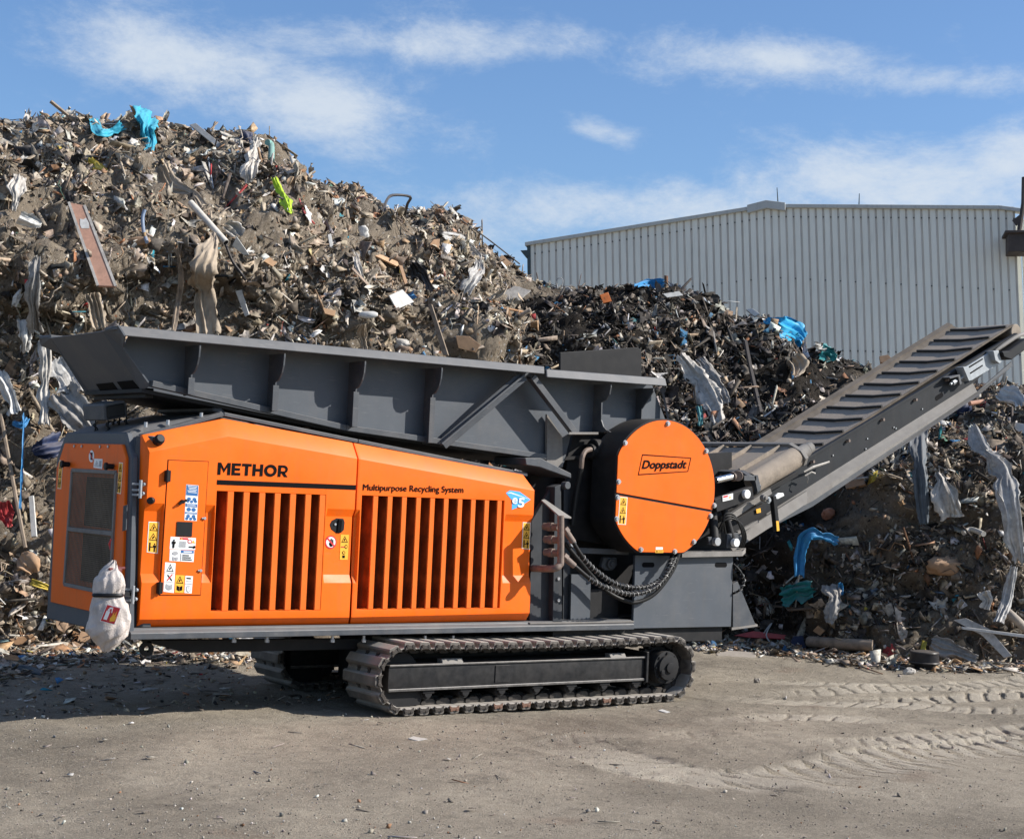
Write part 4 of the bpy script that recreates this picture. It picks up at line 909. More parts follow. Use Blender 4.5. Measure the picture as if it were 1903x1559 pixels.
def frame_at(s):
    s = s % TD[-1]; x = np.interp(s, TD, TP[:, 0]); z = np.interp(s, TD, TP[:, 1])
    x2 = np.interp((s + .01) % TD[-1], TD, TP[:, 0]); z2 = np.interp((s + .01) % TD[-1], TD, TP[:, 1])
    t = np.array([x2 - x, 0, z2 - z]); t /= np.linalg.norm(t)
    nrm = np.array([-t[2], 0, t[0]])                    # outward
    return np.array([x, 0, z]), t, nrm
def link_chain(y0, yl):
    mb = MB(); a = link_mesh(yl)
    for k in range(NS):
        o, t, n_ = frame_at(k * pitch)
        for L_ in (a,):
            mb.add([o + t * v[0] + np.array([0, y0 + v[1], 0]) + n_ * v[2] for v in L_.v], L_.f)
    return mb
sm = shoe_mesh(); emh = end_mesh()
def make_shoe(material):
    me = bpy.data.meshes.new('track_shoe'); me.from_pydata(sm.v, [], sm.f); finish(me, material, .003); return me
shoe_me = make_shoe(M['shoe'])
end_me = {}
for key in ('link', 'rust'):
    me = bpy.data.meshes.new('shoe_end'); me.from_pydata(emh.v, [], emh.f); finish(me, M[key], .002); end_me[key] = me
for y0 in (YT0, 2 * YC - YT0 - SW):
    chain = crawler(y0, True)
    for k in range(NS):
        o, t, n_ = frame_at(k * pitch)
        jit = random.uniform(-.004, .004)
        Mx = Matrix(((t[0], 0, n_[0], o[0]), (0, 1, 0, y0 + jit), (t[2], 0, n_[2], o[2]), (0, 0, 0, 1)))
        s_ = bpy.data.objects.new('track_shoe', shoe_me); COL.objects.link(s_); s_.parent = chain; s_.matrix_parent_inverse = Matrix.Identity(4); s_.matrix_local = Mx
        e_ = bpy.data.objects.new('shoe_end', end_me['rust' if k in (30, 36, 38, 41) else 'link']); COL.objects.link(e_); e_.parent = chain; e_.matrix_local = Mx

obj('undercarriage_shade_box', MB().box(7.9, 10.5, .36, 1.42, .14, .56), M['black'], mach, bevel=.01)  # unseen black box added between the tracks to deepen the shade below
# ---- hopper
hA, hB = W(191, 616, .32), W(263, 722, .33)               # fold line of the end plate
hT, hT2 = W(219, 605, .03), W(232, 624.5, -.015)
hM, hL = W(228, 646, .22), W(279.7, 718, .25)
WY = .27
def two(mb_fn):                                           # near side and its mirror
    return [mb_fn(lambda p: np.asarray(p)), mb_fn(mir)]
endp = MB()
th = np.array([.012, 0, .006])
endp.prism([hA, hB, mir(hB), mir(hA)], th)
for f in (np.asarray, mir):
    endp.prism([f(q) for q in (hA, hT, hT2 + np.array([-.004, 0, 0]), hM, hL, W(262, 725, .30), hB)], th)
obj('tailgate_plate', endp, M['char_clean'], mach)
# black panels put in for the dark of openings low in the tailgate
gn = np.cross(hB - hA, mir(hA) - hA); gn /= np.linalg.norm(gn)
if gn[0] > 0: gn = -gn
for q in ([(178, 714), (209, 711), (222, 729), (190, 732)], [(217, 710), (246, 707), (259, 722), (229, 727)]):
    obj('gate_opening_shade_panel', MB().prism([PLN(x, y, hA + gn * .004, gn) for x, y in q], gn * -.003), M['ink'], mach)
gb = MB().bar(hB + np.array([.08, .02, -.03]), mir(hB) + np.array([.08, -.02, -.03]), .07, .08); obj('gate_beam', gb, M['black'], mach, bevel=.004)
Xs = wx(1013, 690, 0)
def flange(name, pT0, pT1, pL0, pL1):
    mb = MB()
    a0, a1, b0_, b1_ = W(*pT0, .04), W(*pT1, .04), W(*pL0, -.015), W(*pL1, -.015)
    i0, i1 = W(*pL0, -.015) + np.array([0, .03, -.002]), W(*pL1, -.015) + np.array([0, .03, -.002])
    c0, c1 = a0 + np.array([0, .26, -.004]), a1 + np.array([0, .26, -.004]); d0, d1 = c0 + np.array([0, 0, -.03]), c1 + np.array([0, 0, -.03]); e0, e1 = a0 + np.array([0, .02, -.03]), a1 + np.array([0, .02, -.03])
    lo = [b0_, i0, e0, d0, c0, a0]; hi = [b1_, i1, e1, d1, c1, a1]
    return mb.add(lo + hi, [tuple(range(6)), tuple(range(11, 5, -1))] + [(k, k + 6, (k + 1) % 6 + 6, (k + 1) % 6) for k in range(6)])
f1 = flange('rim', (219, 605), (1012, 681), (232.5, 624), (1012.4, 695)); f2 = flange('rim', (1015.6, 686), (1236.7, 703), (1016.6, 701), (1240, 717.5))
obj('hopper_rim', f1, M['char'], mach, bevel=.006); obj('hopper_rim', f2, M['char'], mach, bevel=.006)
for f_ in (f1, f2):
    g = MB(); g.add([mir(v) for v in f_.v], f_.f); obj('hopper_rim', g, M['char'], mach, bevel=.006)
wallpx = [(280, 718), (640, 798), (1012, 852), (1046, 868), (1062, 803), (1180, 803), (1236, 779), (1212, 716), (1014, 700), (1010, 692), (240, 622), (229, 646)]
wn = MB().pp(wallpx, WY, .012); obj('hopper_wall', wn, M['char_clean'], mach)
g = MB().add([mir(v) for v in wn.v], wn.f); obj('hopper_wall', g, M['char_clean'], mach)
fl = MB()
fp = [W(265, 722, WY), W(640, 798, WY), W(1012, 852, WY), W(1180, 840, WY)]
for a, b in zip(fp[:-1], fp[1:]): fl.prism([a + np.array([0, .013, 0]), b + np.array([0, .013, 0]), b + np.array([0, .013, -.03]), a + np.array([0, .013, -.03])], (0, 2 * (YC - WY) - .026, 0))
obj('hopper_floor', fl, M['black'], mach)
ledge = MB()
for a, b in (((280, 713), (640, 795)), ((640, 795), (1012, 849))):
    ledge.bar(W(*a, WY - .035), W(*b, WY - .035), .07, .05)
obj('hopper_ledge', ledge, M['char'], mach, bevel=.004)
def gusset(xf, ytop, ybot, xtopf):
    # plate across the wall, wide under the rim and narrow below
    p0 = W(xf, ybot, .15); X = p0[0]; zt = W(xtopf, ytop, .0)[2]; zb_ = p0[2]; y0 = .012
    prof = [(WY, zt)] + [(y0, zt), (y0, zt - .03)] + [(y0 + .13 * (1 - math.cos(a)), zt - .03 - .20 * math.sin(a) * 1.0) for a in (.35, .7, 1.05, 1.35, 1.57)] + [(.15, zb_), (WY, zb_ - .01)]
    mb = MB().prism([(X, y, z) for y, z in prof], (.016, 0, 0))
    mb.box(X - .02, X + .036, .137, .149, zb_, zt - .26)
    return mb
for a in ((352, 641, 733, 376), (508, 656, 764, 520), (656.5, 670, 793, 668), (798, 683, 823, 818)):
    obj('gusset', gusset(*a), M['char'], mach, bevel=.002)
# right-hand rib with swept head and foot
X = wx(1117, 760, .15); zt = wz(1117, 712, .02); zf = wz(1117, 803, .15)
prof = [(WY, zt), (.02, zt), (.02, zt - .03)] + [(.02 + .13 * (1 - math.cos(a)), zt - .03 - .14 * math.sin(a)) for a in (.5, 1.0, 1.57)] + [(.15 - .14 * (1 - math.cos(a)), zf + .16 - .15 * math.sin(a)) for a in (.3, .8, 1.2, 1.5)] + [(.0, zf), (WY, zf)]
obj('gusset', MB().prism([(X, y, z) for y, z in prof], (.016, 0, 0)), M['char'], mach, bevel=.002)
X = wx(1196, 760, .15); obj('gusset', MB().prism([(X, WY, zt), (X, .02, zt), (X, .02, zt - .03), (X, .18, zt - .2), (X, .18, zf), (X, WY, zf)], (.016, 0, 0)), M['char'], mach, bevel=.002)
obj('brace', MB().bar(W(973, 698, .08), W(822, 826, .2), .10, .02, up=(.5, -.6, .6)).bar(W(974, 697, .06), W(820, 826, .14), .02, .05, up=(.5, -.6, .6)), M['char'], mach, bevel=.003)
obj('brace', MB().bar(W(984, 702, .12), W(1064, 806, .12), .12, .02, up=(.6, -.2, .6)).bar(W(990, 700, .06), W(1069, 804, .06), .02, .06, up=(.6, 0, .6)), M['char'], mach, bevel=.003)
obj('ledge_plate', MB().prism([W(1058, 803, -.02), W(1112, 803, -.02), W(1112, 805, .26), W(1058, 805, .26)], (0, 0, -.02)), M['dustysteel'], mach)
obj('lifting_lug', MB().pp([(1028, 838), (1030, 826), (1040, 822), (1046, 830), (1048, 846), (1036, 848)], .24, .025), M['char'], mach, bevel=.004)
obj('guide_plate', MB().pp([(1016, 870), (1017, 770), (1045, 812), (1046, 868)], .22, .03), M['dustysteel'], mach)
obj('rear_baffle', MB().prism([W(1041, 655, 1.1), W(1041, 692, 1.1), W(1193, 706, 1.1), W(1192, 651, 1.1), W(1186, 645.5, 1.1)], (0, .03, 0)), M['black'], mach, bevel=.006)
obj('tail_stay', MB().bar(W(1230, 720, .25), W(1243, 785, .2), .04, .02).cyl(W(1232, 725, .12), W(1232, 725, .2), .03), M['char'], mach)
# lower box section that carries the hopper
obj('support_arm', MB().prism([W(976, 851, .05), W(1005, 851, .05), W(1062, 880, .05), W(1062, 889, .05), (W(1003, 868, .05)), W(978, 864, .05)], (0, .5, 0)), M['char'], mach, bevel=.006)

# ---- middle structure and side plates
Yb = .12
obj('inner_bulkhead', MB().pp([(985, 870), (1360, 840), (1362, 1164), (980, 1168)], .50, .1), M['black'], mach)
obj('bulkhead_plate', MB().pp([(984, 1168), (988, 960), (1026, 905), (1026, 1168)], .10, .03), M['side_dark'], mach)
obj('frame_post', MB().pp([(1027, 1168), (1031, 905), (1043, 900), (1045, 1165)], .03, .14), M['side_dark'], mach, bevel=.004)
for y_ in (1000, 1075, 1115): 
    p = W(1037, y_, .03); obj('post_bolt', MB().cyl(p + np.array([0, -.014, 0]), p, .016, n=8), M['greybolt'], mach)
obj('side_plate', MB().pp([(1060, 1165), (1062, 1067), (1098, 1067), (1096, 1165)], .16, .03), M['char_clean'], mach)
obj('side_plate', MB().pp([(1046, 1164), (1048, 900), (1060, 890), (1059, 1164)], .20, .03), M['side_dark'], mach)
obj('access_cover', MB().pp([(1096, 1163), (1097, 1095), (1150, 1095), (1148, 1163)], .24, .02), M['black'], mach)
obj('upper_block', MB().pp([(1048, 905), (1055, 850), (1065, 806), (1180, 806), (1180, 1020), (1050, 1000)], .34, .12), M['black'], mach)
obj('rail_foot', MB().box(wx(985, 1168), wx(1178, 1168), -.0, .3, z0b + .068, z0b + .08), M['dustysteel'], mach)
obj('eye_bracket', MB().pp([(1118, 1054), (1122, 1036), (1146, 1036), (1148, 1050), (1138, 1060), (1126, 1060)], .30, .05), M['char'], mach, bevel=.006)
p = W(1134, 1048, .30); obj('pivot_pin', MB().cyl(p + np.array([0, -.03, 0]), p, .05, n=20).cyl(p + np.array([0, -.045, 0]), p, .025, n=16), M['char'], mach, bevel=.004, smooth=40)
obj('cross_rail', MB().bar(W(1060, 1022, .2), W(1165, 1026, .2), .06, .05), M['char'], mach)
p = W(1053, 902, .02); obj('boss', MB().cyl(p + np.array([0, -.02, 0]), p + np.array([0, .05, 0]), .035), M['char'], mach, bevel=.004, smooth=40)
# slotted end plate
sp_ = [W(x, y, .05) for x, y in ((1176.4, 1167.6), (1358.5, 1164.2), (1362.8, 1033), (1180.7, 1031.5))]
plate = obj('engine_cover_plate', MB().prism(sp_, (0, .03, 0)), M['char_clean'], mach, bevel=.003)
for (x, y) in ((1204.8, 1049.5), (1340, 1049.5)):
    a, b = W(x - 8, y, .048), W(x + 8, y, .048); r = .024
    pts = [a + np.array([r * math.cos(t), 0, r * math.sin(t)]) for t in np.linspace(math.pi / 2, 1.5 * math.pi, 9)] + [b + np.array([r * math.cos(t), 0, r * math.sin(t)]) for t in np.linspace(-math.pi / 2, math.pi / 2, 9)]
    obj('slot', MB().prism(pts, (0, .01, 0)), M['ink'], plate)
obj('plate_side', MB().box(sp_[1][0] - .03, sp_[1][0], .081, .6, sp_[1][2], sp_[2][2]), M['char_clean'], mach)
obj('top_rail', MB().prism([W(1268, 1026, -.02), W(1380, 1024, -.02), W(1386, 1018, .1), W(1386, 1018, 1.2), W(1262, 1020, 1.2)], (0, 0, -.05)), M['dustysteel'], mach)
obj('under_beam', MB().box(wx(1040, 1170), wx(1355, 1166), .1, 1.6, sp_[0][2] - .14, sp_[0][2] - .01), M['black'], mach)
obj('rear_leg', MB().pp([(1362, 1168), (1362, 1085), (1371, 1080), (1404, 1160), (1403, 1166)], .35, .06), M['char'], mach, bevel=.003)
obj('leg_foot', MB().prism([W(1360, 1167, .25), W(1408, 1160, .25), W(1404, 1158, .6), W(1360, 1162, .6)], (0, 0, -.02)), M['dustysteel'], mach)

# ---- round drive guard
YDf = -.13
C3 = W(1240, 906, YDf)
def fit_circle(px):
    P = np.array([W(x, y, YDf)[[0, 2]] for x, y in px]); A = np.c_[2 * P, np.ones(len(P))]; s = np.linalg.lstsq(A, (P ** 2).sum(1), rcond=None)[0]
    return s[0], s[1], math.sqrt(s[2] + s[0] ** 2 + s[1] ** 2)
cx, cz, cr = fit_circle([(1240.6, 782.8), (1149.3, 834.8), (1143.2, 973.4), (1191.3, 1026.5), (1265.6, 1028), (1332.2, 888.7), (1311, 835), (1195, 793), (1315, 975)])
xcut = wx(1145.5, 905, YDf); zcut = wz(1228, 1027.5, YDf)
circ = [(cx + cr * math.cos(a), cz + cr * math.sin(a)) for a in np.linspace(0, 2 * math.pi, 97)[:-1]]
circ = [(max(x, xcut), max(z, zcut)) for x, z in circ]
sa, sb = W(1146, 917.6, YDf), W(1330, 950.9, YDf)
def split_line(x): return sa[2] + (sb[2] - sa[2]) * (x - sa[0]) / (sb[0] - sa[0])
def clip(poly, keep):                                      # clip against the split line
    out = []; n = len(poly)
    f = lambda p: (p[1] - split_line(p[0])) * keep - .012
    for i in range(n):
        a, b = poly[i], poly[(i + 1) % n]; fa, fb = f(a), f(b)
        if fa >= 0: out.append(a)
        if fa * fb < 0: t = fa / (fa - fb); out.append((a[0] + (b[0] - a[0]) * t, a[1] + (b[1] - a[1]) * t))
    return out
def shrink(poly, k): return [(cx + (x - cx) * k, cz + (z - cz) * k) for x, z in poly]
def dedup(poly):
    o = []
    for p in poly:
        if not o or math.hypot(p[0] - o[-1][0], p[1] - o[-1][1]) > 1e-4: o.append(p)
    return o
drum = obj('drive_guard', MB().prism([(x, YDf + .012, z) for x, z in dedup(shrink(circ, 1.012))], (0, .36, 0)), M['black'], mach, bevel=.004, smooth=30)
up = obj('upper_cover', MB().prism([(x, YDf, z) for x, z in dedup(clip(shrink(circ, .99), 1))], (0, .011, 0)), M['orange'], drum, bevel=.002)
lo = obj('lower_cover', MB().prism([(x, YDf, z) for x, z in dedup(clip(shrink(circ, .99), -1))], (0, .011, 0)), M['orange'], drum, bevel=.002)
for (x, y) in ((1240.6, 787), (1161.3, 823), (1312, 838), (1149, 895), (1147, 924), (1145.5, 964), (1327, 939), (1320, 958.5), (1289, 1006.5), (1253.5, 1024.5), (1190.5, 1021)):
    p = W(x, y, YDf); obj('cover_bolt', MB().cyl(p + np.array([0, -.022, 0]), p, .019, n=6).cyl(p + np.array([0, -.006, 0]), p, .026, n=12), M['greybolt'], drum)
lq = [(1185.5, 883), (1278.5, 876.5), (1284.5, 850.5), (1193.5, 844)]
Q = pq(lq, YDf)
bw = .022
badge = obj('badge_border', flat(Q, [[(0, 0), (1, 0), (1 - .012, .05), (.012, .05)], [(1, 0), (1, 1), (1 - .012, .95), (1 - .012, .05)], [(1, 1), (0, 1), (.012, .95), (1 - .012, .95)], [(0, 1), (0, 0), (.012, .05), (.012, .95)]], .003), M['ink'], up)
letters('lettering', 'Doppstadt', pq([(1192, 876), (1275, 875), (1276.5, 855), (1193.5, 855)], YDf), 'ink', up, bold=.03, shear=.22)
cut_hazard(pq([(1148, 974), (1163, 975), (1166, 924), (1151.5, 923)], YDf), lo)
sticker(pq([(1217.5, 1027), (1232.5, 1027), (1232.5, 1022), (1217.5, 1022)], YDf), 'yellow', [('ink', [rect(.1, .3, .3, .7), rect(.4, .4, .9, .6)])], lo, 'rating_label')
sticker(pq([(1218.5, 1021), (1231.5, 1021), (1231.5, 1016.5), (1218.5, 1016.5)], YDf), 'white', [], lo, 'rating_label')
# shaft housing left of the guard
p = W(1100, 835, .25); obj('bearing_housing', MB().cyl(p, p + np.array([.35, 0, .0]), .10, n=20).cyl(p + np.array([-.05, -.02, -.02]), p + np.array([.05, -.02, -.02]), .07, n=16), M['black'], mach, bevel=.008, smooth=40)
pth = [W(1098, 835, .12), W(1088, 838, .1), W(1082, 850, .08), W(1080, 870, .1), W(1072, 910, .14)]
obj('drain_pipe', MB().tube(pth[:4], .024, 8, smooth=4), M['brownsteel'], mach, smooth=40); obj('drain_hose', MB().tube([pth[3], W(1076, 890, .12), W(1070, 920, .14), W(1063, 975, .16)], .026, 8, smooth=4), M['hose'], mach, smooth=40)

# ---- coupling guard and hoses
YH = -.25
gd = MB(); gp = [W(1006, 929, .06), W(1040, 959, YH), W(1062, 961, YH + .02), W(1012, 927, .1)]
gd.prism(gp, (0, 0, -.014)); obj('guard_hood', gd, M['dustysteel'], mach, bevel=.002)
tb = [W(1042, 958, YH), W(1042, 1040, YH), W(1040, 1050, YH), W(1031, 1056, YH + .01), W(1010, 1056.5, -.1), W(990, 1056, .08)]
obj('guard_bar', MB().tube(tb, .032, 10, smooth=5), M['brownsteel'], mach, smooth=40)
for (x, y) in ((1024, 979), (1026, 1003), (1026, 1027)):
    a, b = W(x - 14, y - 1, .02), W(x + 14, y + 1, -.14); obj('hose_coupling', MB().cyl(a, b, .034, n=12).cyl(a + (b - a) * .3, a + (b - a) * .6, .045, n=6), M['brownsteel'], mach, bevel=.003)
def hose(pts, Ys, r, guard, par=mach):
    P = spline([W(x, y, Y) for (x, y), Y in zip(pts, Ys)], 10)
    o = obj('hydraulic_hose', MB().tube(P, r, 10), M['hose'], par, smooth=60)
    if guard:
        Pn = np.array(P); d = np.r_[0, np.cumsum(np.linalg.norm(np.diff(Pn, axis=0), axis=1))]; tot = d[-1]
        s0, s1 = guard; n = int((s1 - s0) * tot / .0045); H = []
        for k in range(n):
            s = tot * s0 + k * .0045; c = np.array([np.interp(s, d, Pn[:, i]) for i in range(3)]); c2 = np.array([np.interp(s + .01, d, Pn[:, i]) for i in range(3)]); t = c2 - c; t /= np.linalg.norm(t) + 1e-9
            a = np.cross(t, (0, 1, 0)); a /= np.linalg.norm(a); b = np.cross(t, a); ph = 2 * math.pi * s / .05
            H.append(c + (r + .003) * (math.cos(ph) * a + math.sin(ph) * b))
        obj('spiral_guard', MB().tube(H, .005, 4), M['spiral'], o)
    return o
h1 = hose([(1045, 981), (1055, 988), (1066, 1009), (1085, 1038), (1110, 1063), (1145, 1085), (1185, 1092), (1215, 1085), (1238, 1065), (1250, 1030)], [-.16, -.2, -.22, -.22, -.2, -.18, -.16, -.14, -.1, -.05], .020, (.18, .98))
h2 = hose([(1042, 1031), (1058, 1042), (1072, 1055), (1100, 1078), (1130, 1093), (1165, 1103), (1195, 1101), (1222, 1088), (1243, 1062), (1258, 1030)], [-.16, -.2, -.24, -.24, -.22, -.2, -.2, -.18, -.12, -.05], .020, (.2, .98))
h3 = hose([(1050, 1010), (1075, 1040), (1100, 1070), (1130, 1100), (1165, 1117), (1190, 1117), (1220, 1100), (1250, 1060), (1262, 1028)], [.0, .0, .05, .05, .02, .0, -.02, -.02, .0], .02, None)
for pts in (((1048, 982), (1066, 1008)), ((1046, 1033), (1068, 1052))):
    a, b = W(*pts[0], -.19), W(*pts[1], -.23); obj('hose_ferrule', MB().cyl(a, b, .034, .028, n=12).cyl(a, a + (b - a) * .3, .042, n=6), M['brownsteel'], mach, bevel=.003)
p = W(1059.5, 1009, .0); obj('pin_head', MB().cyl(p + np.array([0, -.05, 0]), p, .036, n=16), M['zinc'], mach, bevel=.003)

# ---- discharge conveyor
CY0, CY1 = .30, 1.47
q0, q1 = W(1464, 804, 1.32), W(1765, 616, 1.32)
dv = (q1 - q0); dv[1] = 0; dl = np.linalg.norm(dv); dv /= dl; nv_ = np.array([-dv[2], 0, dv[0]])
def CP(s, y, h): return np.array([q0[0], 0, q0[2]]) + dv * s + nv_ * h + np.array([0, y, 0])
S0, S1 = -1.25, dl + .12
bp = [(.45, .006), (.47, .0), (YC, -.018), (1.30, .0), (1.37, .05), (1.37, .03), (1.30, -.03), (YC, -.048), (.47, -.03), (.45, -.02)]
mb = MB(); nn = len(bp)
NSEG = 10
vs = [CP(S0 + (S1 - S0) * i / NSEG, y, h - .05 * 0) for i in range(NSEG + 1) for y, h in bp]
fs = [tuple(range(nn))[::-1], tuple(range(NSEG * nn, NSEG * nn + nn))]
for i in range(NSEG):
    for k in range(nn): fs.append((i * nn + k, i * nn + (k + 1) % nn, (i + 1) * nn + (k + 1) % nn, (i + 1) * nn + k))
mb.add(vs, fs); belt = obj('conveyor_belt', mb, M['rubber'], mach, bevel=0); belt.data.materials.append(M['belt_edge'])
for p_ in belt.data.polygons:
    if p_.center.y > 1.31 or p_.center.y < .462: p_.material_index = 1
# tail roller and head roller wrap
obj('head_roller', MB().cyl(CP(S1, .44, -.10), CP(S1, 1.33, -.10), .095, n=24), M['rubber'], mach, bevel=.006, smooth=40)
cb_ = None
NCL = 11
for k in range(-3, NCL):
    s = dl * k / 9.0
    if s > S1: continue
    if cb_ is None:
        c_ = MB(); pr = [(.47, .004), (.47, .032), (YC, .014), (1.30, .032), (1.30, .004), (YC, -.014)]
        c_.prism([dv * -.012 + nv_ * h + np.array([0, y, 0]) for y, h in pr], dv * .024)
        cb_ = obj('cleat', c_, M['cleat'], belt); cb_.location = CP(s, 0, 0)
    else: copy_part(cb_, CP(s, 0, 0), belt)
# side frames: plate, rail, sloped lower flange
def side(y, sgn, near):
    mb = MB()
    mb.prism([CP(S0 + .2, y, .07), CP(S1 + .05, y, .10), CP(S1 + .05, y, -.12), CP(S0 + .2, y, -.30)], (0, .012 * sgn, 0))
    return mb
pn = [(1400, 925), (1497, 853), (1891, 620), (1885, 640), (1810, 711), (1507, 902), (1415, 965)]
sn = obj('conveyor_side', MB().pp(pn, CY0, .012), M['side_black'], mach)
g = MB().add([mir(v) for v in MB().pp(pn, CY0, .012).v], MB().pp(pn, CY0, .012).f); obj('conveyor_side', g, M['dustysteel'], mach)
rl = MB().bar(W(1497, 853, CY0 + .01), W(1888, 621, CY0 + .01), .05, .03); obj('edge_rail', rl, M['side_black'], sn, bevel=.003)
g = MB().add([mir(v) for v in rl.v], rl.f); obj('edge_rail', g, M['char'], mach, bevel=.003)
skirt = MB().prism([CP(S0, 1.35, .05), CP(S1, 1.35, .05), CP(S1, 1.42, .075), CP(S0, 1.42, .075)], nv_ * -.01); obj('belt_skirt', skirt, M['belt_edge'], mach)
lowf = MB().prism([W(1420, 957, CY0), W(1507, 902, CY0), W(1808, 712, CY0), W(1816, 728, CY0 - .09), W(1510, 931, CY0 - .09), W(1400, 988, CY0 - .09)], (0, .01, -.006))
obj('lower_flange', lowf, M['dustysteel'], sn)
obj('flange_lip', MB().prism([W(1398, 988, CY0 - .09), W(1510, 931, CY0 - .09), W(1816, 728, CY0 - .09), W(1880, 672, CY0 - .02), W(1882, 680, CY0 - .02), W(1816, 737, CY0 - .09), W(1510, 941, CY0 - .09), W(1396, 998, CY0 - .09)], (0, .012, 0)), M['char'], sn)
obj('return_belt', MB().prism([CP(S0 - .3, .42, -.34), CP(S1, .42, -.2), CP(S1, 1.35, -.2), CP(S0 - .3, 1.35, -.34)], nv_ * -.012), M['cleat'], mach)
for (x, y) in ((1574, 819), (1638, 780), (1699, 743), (1758, 706), (1508, 858)):
    p = W(x, y, CY0); obj('frame_bolt', MB().cyl(p + np.array([0, -.04, 0]), p, .016, n=6).bar(p + np.array([-.025, -.014, -.012]), p + np.array([.025, -.014, .012]), .02, .02), M['brownsteel'], sn)
for (x, y) in ((1547, 846), (1611, 815), (1664, 796), (1608, 834), (1660, 794), (1713, 760)):
    p = W(x, y, CY0); obj('frame_bolt', MB().cyl(p + np.array([0, -.012, 0]), p, .009, n=6), M['greybolt'], sn)
a, b = W(1741, 740, CY0 - .002), W(1750, 734, CY0 - .002); r = .028
t_ = (b - a) / np.linalg.norm(b - a); ang = math.atan2(t_[2], t_[0])
pts = [a + np.array([r * math.cos(t), 0, r * math.sin(t)]) for t in np.linspace(ang + math.pi / 2, ang + 1.5 * math.pi, 9)] + [b + np.array([r * math.cos(t), 0, r * math.sin(t)]) for t in np.linspace(ang - math.pi / 2, ang + math.pi / 2, 9)]
obj('slot', MB().prism(pts, (0, .008, 0)), M['ink'], sn)
# belt take-up at the head
tk = MB().pp([(1792, 684), (1846, 651), (1852, 667), (1860, 675), (1806, 707), (1797, 690)], CY0 - .05, .03)
tku = obj('takeup_slide', tk, M['zinc'], mach, bevel=.004)
obj('takeup_plate', MB().pp([(1790, 682), (1797, 681), (1808, 706), (1801, 708)], CY0 - .13, .12), M['zinc'], tku, bevel=.002)
for yy in (0, 8): obj('takeup_slot', MB().pp([(1801, 681 + yy * 1.6), (1826, 666 + yy * 1.5), (1827, 668 + yy * 1.5), (1802, 683.5 + yy * 1.6)], CY0 - .054, .01), M['ink'], tku)
obj('threaded_rod', MB().cyl(W(1766, 714, CY0 - .07), W(1800, 695, CY0 - .07), .016, n=8).cyl(W(1770, 712, CY0 - .07), W(1776, 708, CY0 - .07), .03, n=6), M['zinc'], tku)
obj('takeup_bracket', MB().pp([(1764, 701), (1784, 696), (1788, 713), (1784, 715), (1781, 700), (1766, 704)], CY0 - .11, .10), M['char'], mach, bevel=.002)
obj('end_channel', MB().pp([(1846, 652), (1856, 651), (1862, 672), (1858, 676), (1850, 670)], CY0 - .12, .13), M['zinc'], mach, bevel=.004)
obj('head_motor', MB().prism([W(1862, 653, CY0 - .16), W(1876, 652, CY0 - .16), W(1910, 628, CY0 - .16), W(1912, 646, CY0 - .16), W(1880, 669, CY0 - .16), W(1866, 664, CY0 - .16)], (0, .18, 0)), M['plastic'], mach, bevel=.012)
obj('head_cover', MB().tube([W(1850, 652, CY0 - .03), W(1884, 629, CY0 - .03), W(1898, 622, CY0 - .0), W(1906, 620, CY0 + .1)], [.016, .02, .024, .024], 8, smooth=4), M['dustysteel'], mach, smooth=40)

# ---- overband magnet across the conveyor
ma, mb_ = W(1405, 893, .05), W(1484, 846, .05)
mv = np.array([1.0, 0, (mb_[2] - ma[2]) / (mb_[0] - ma[0])]); mv /= np.linalg.norm(mv); mn = np.array([-mv[2], 0, mv[0]])
mo_ = ma + mn * 0; mw = np.linalg.norm(mb_ - ma)
def MP(s, y, h): return np.array([ma[0], 0, ma[2]]) + mv * s + mn * h + np.array([0, y, 0])
RR = .115
mag = obj('magnet_belt', MB().cyl(MP(.0, .12, -.03), MP(mw, .12, -.03), RR, n=28).prism([MP(0, .12, RR - .035), MP(mw, .12, RR - .035), MP(mw, 1.75, RR - .035), MP(0, 1.75, RR - .035)], mn * -.02).prism([MP(0, .12, -RR - .025), MP(mw, .12, -RR - .025), MP(mw, 1.75, -RR - .025), MP(0, 1.75, -RR - .025)], mn * -.015), M['rubber'], mach, smooth=40)
for k in range(4):
    y = .26 + k * .42; obj('magnet_cleat', MB().prism([MP(.02, y, RR - .036), MP(mw - .02, y, RR - .036), MP(mw - .02, y, RR + .008), MP(.02, y, RR + .008)], (0, .014, 0)), M['rubber'], mag)
for s, nm in ((-.06, 0), (mw + .015, 1)):
    mbm = MB(); pr = [(1.75, .12), (.16, .12), (.02, .04), (-.02, -.05), (.04, -.13), (.09, -.13), (.05, -.05), (.08, .02), (.2, .085), (1.75, .085)]
    mbm.prism([MP(s, y, h) for y, h in pr], mv * .05); obj('magnet_side_frame', mbm, M['dustysteel'] if nm else M['char'], mach, bevel=.004)
obj('magnet_core', MB().prism([MP(.02, .28, .06), MP(mw - .02, .28, .06), MP(mw - .02, .28, -.12), MP(.02, .28, -.12)], (0, 1.3, 0)), M['black'], mach)
obj('magnet_motor', MB().cyl(MP(mw + .07, .14, -.03), MP(mw + .22, .14, -.03), .075, n=20).cyl(MP(mw + .22, .14, -.03), MP(mw + .30, .14, -.03), .06, n=16), M['dustysteel'], mach, bevel=.01, smooth=40)
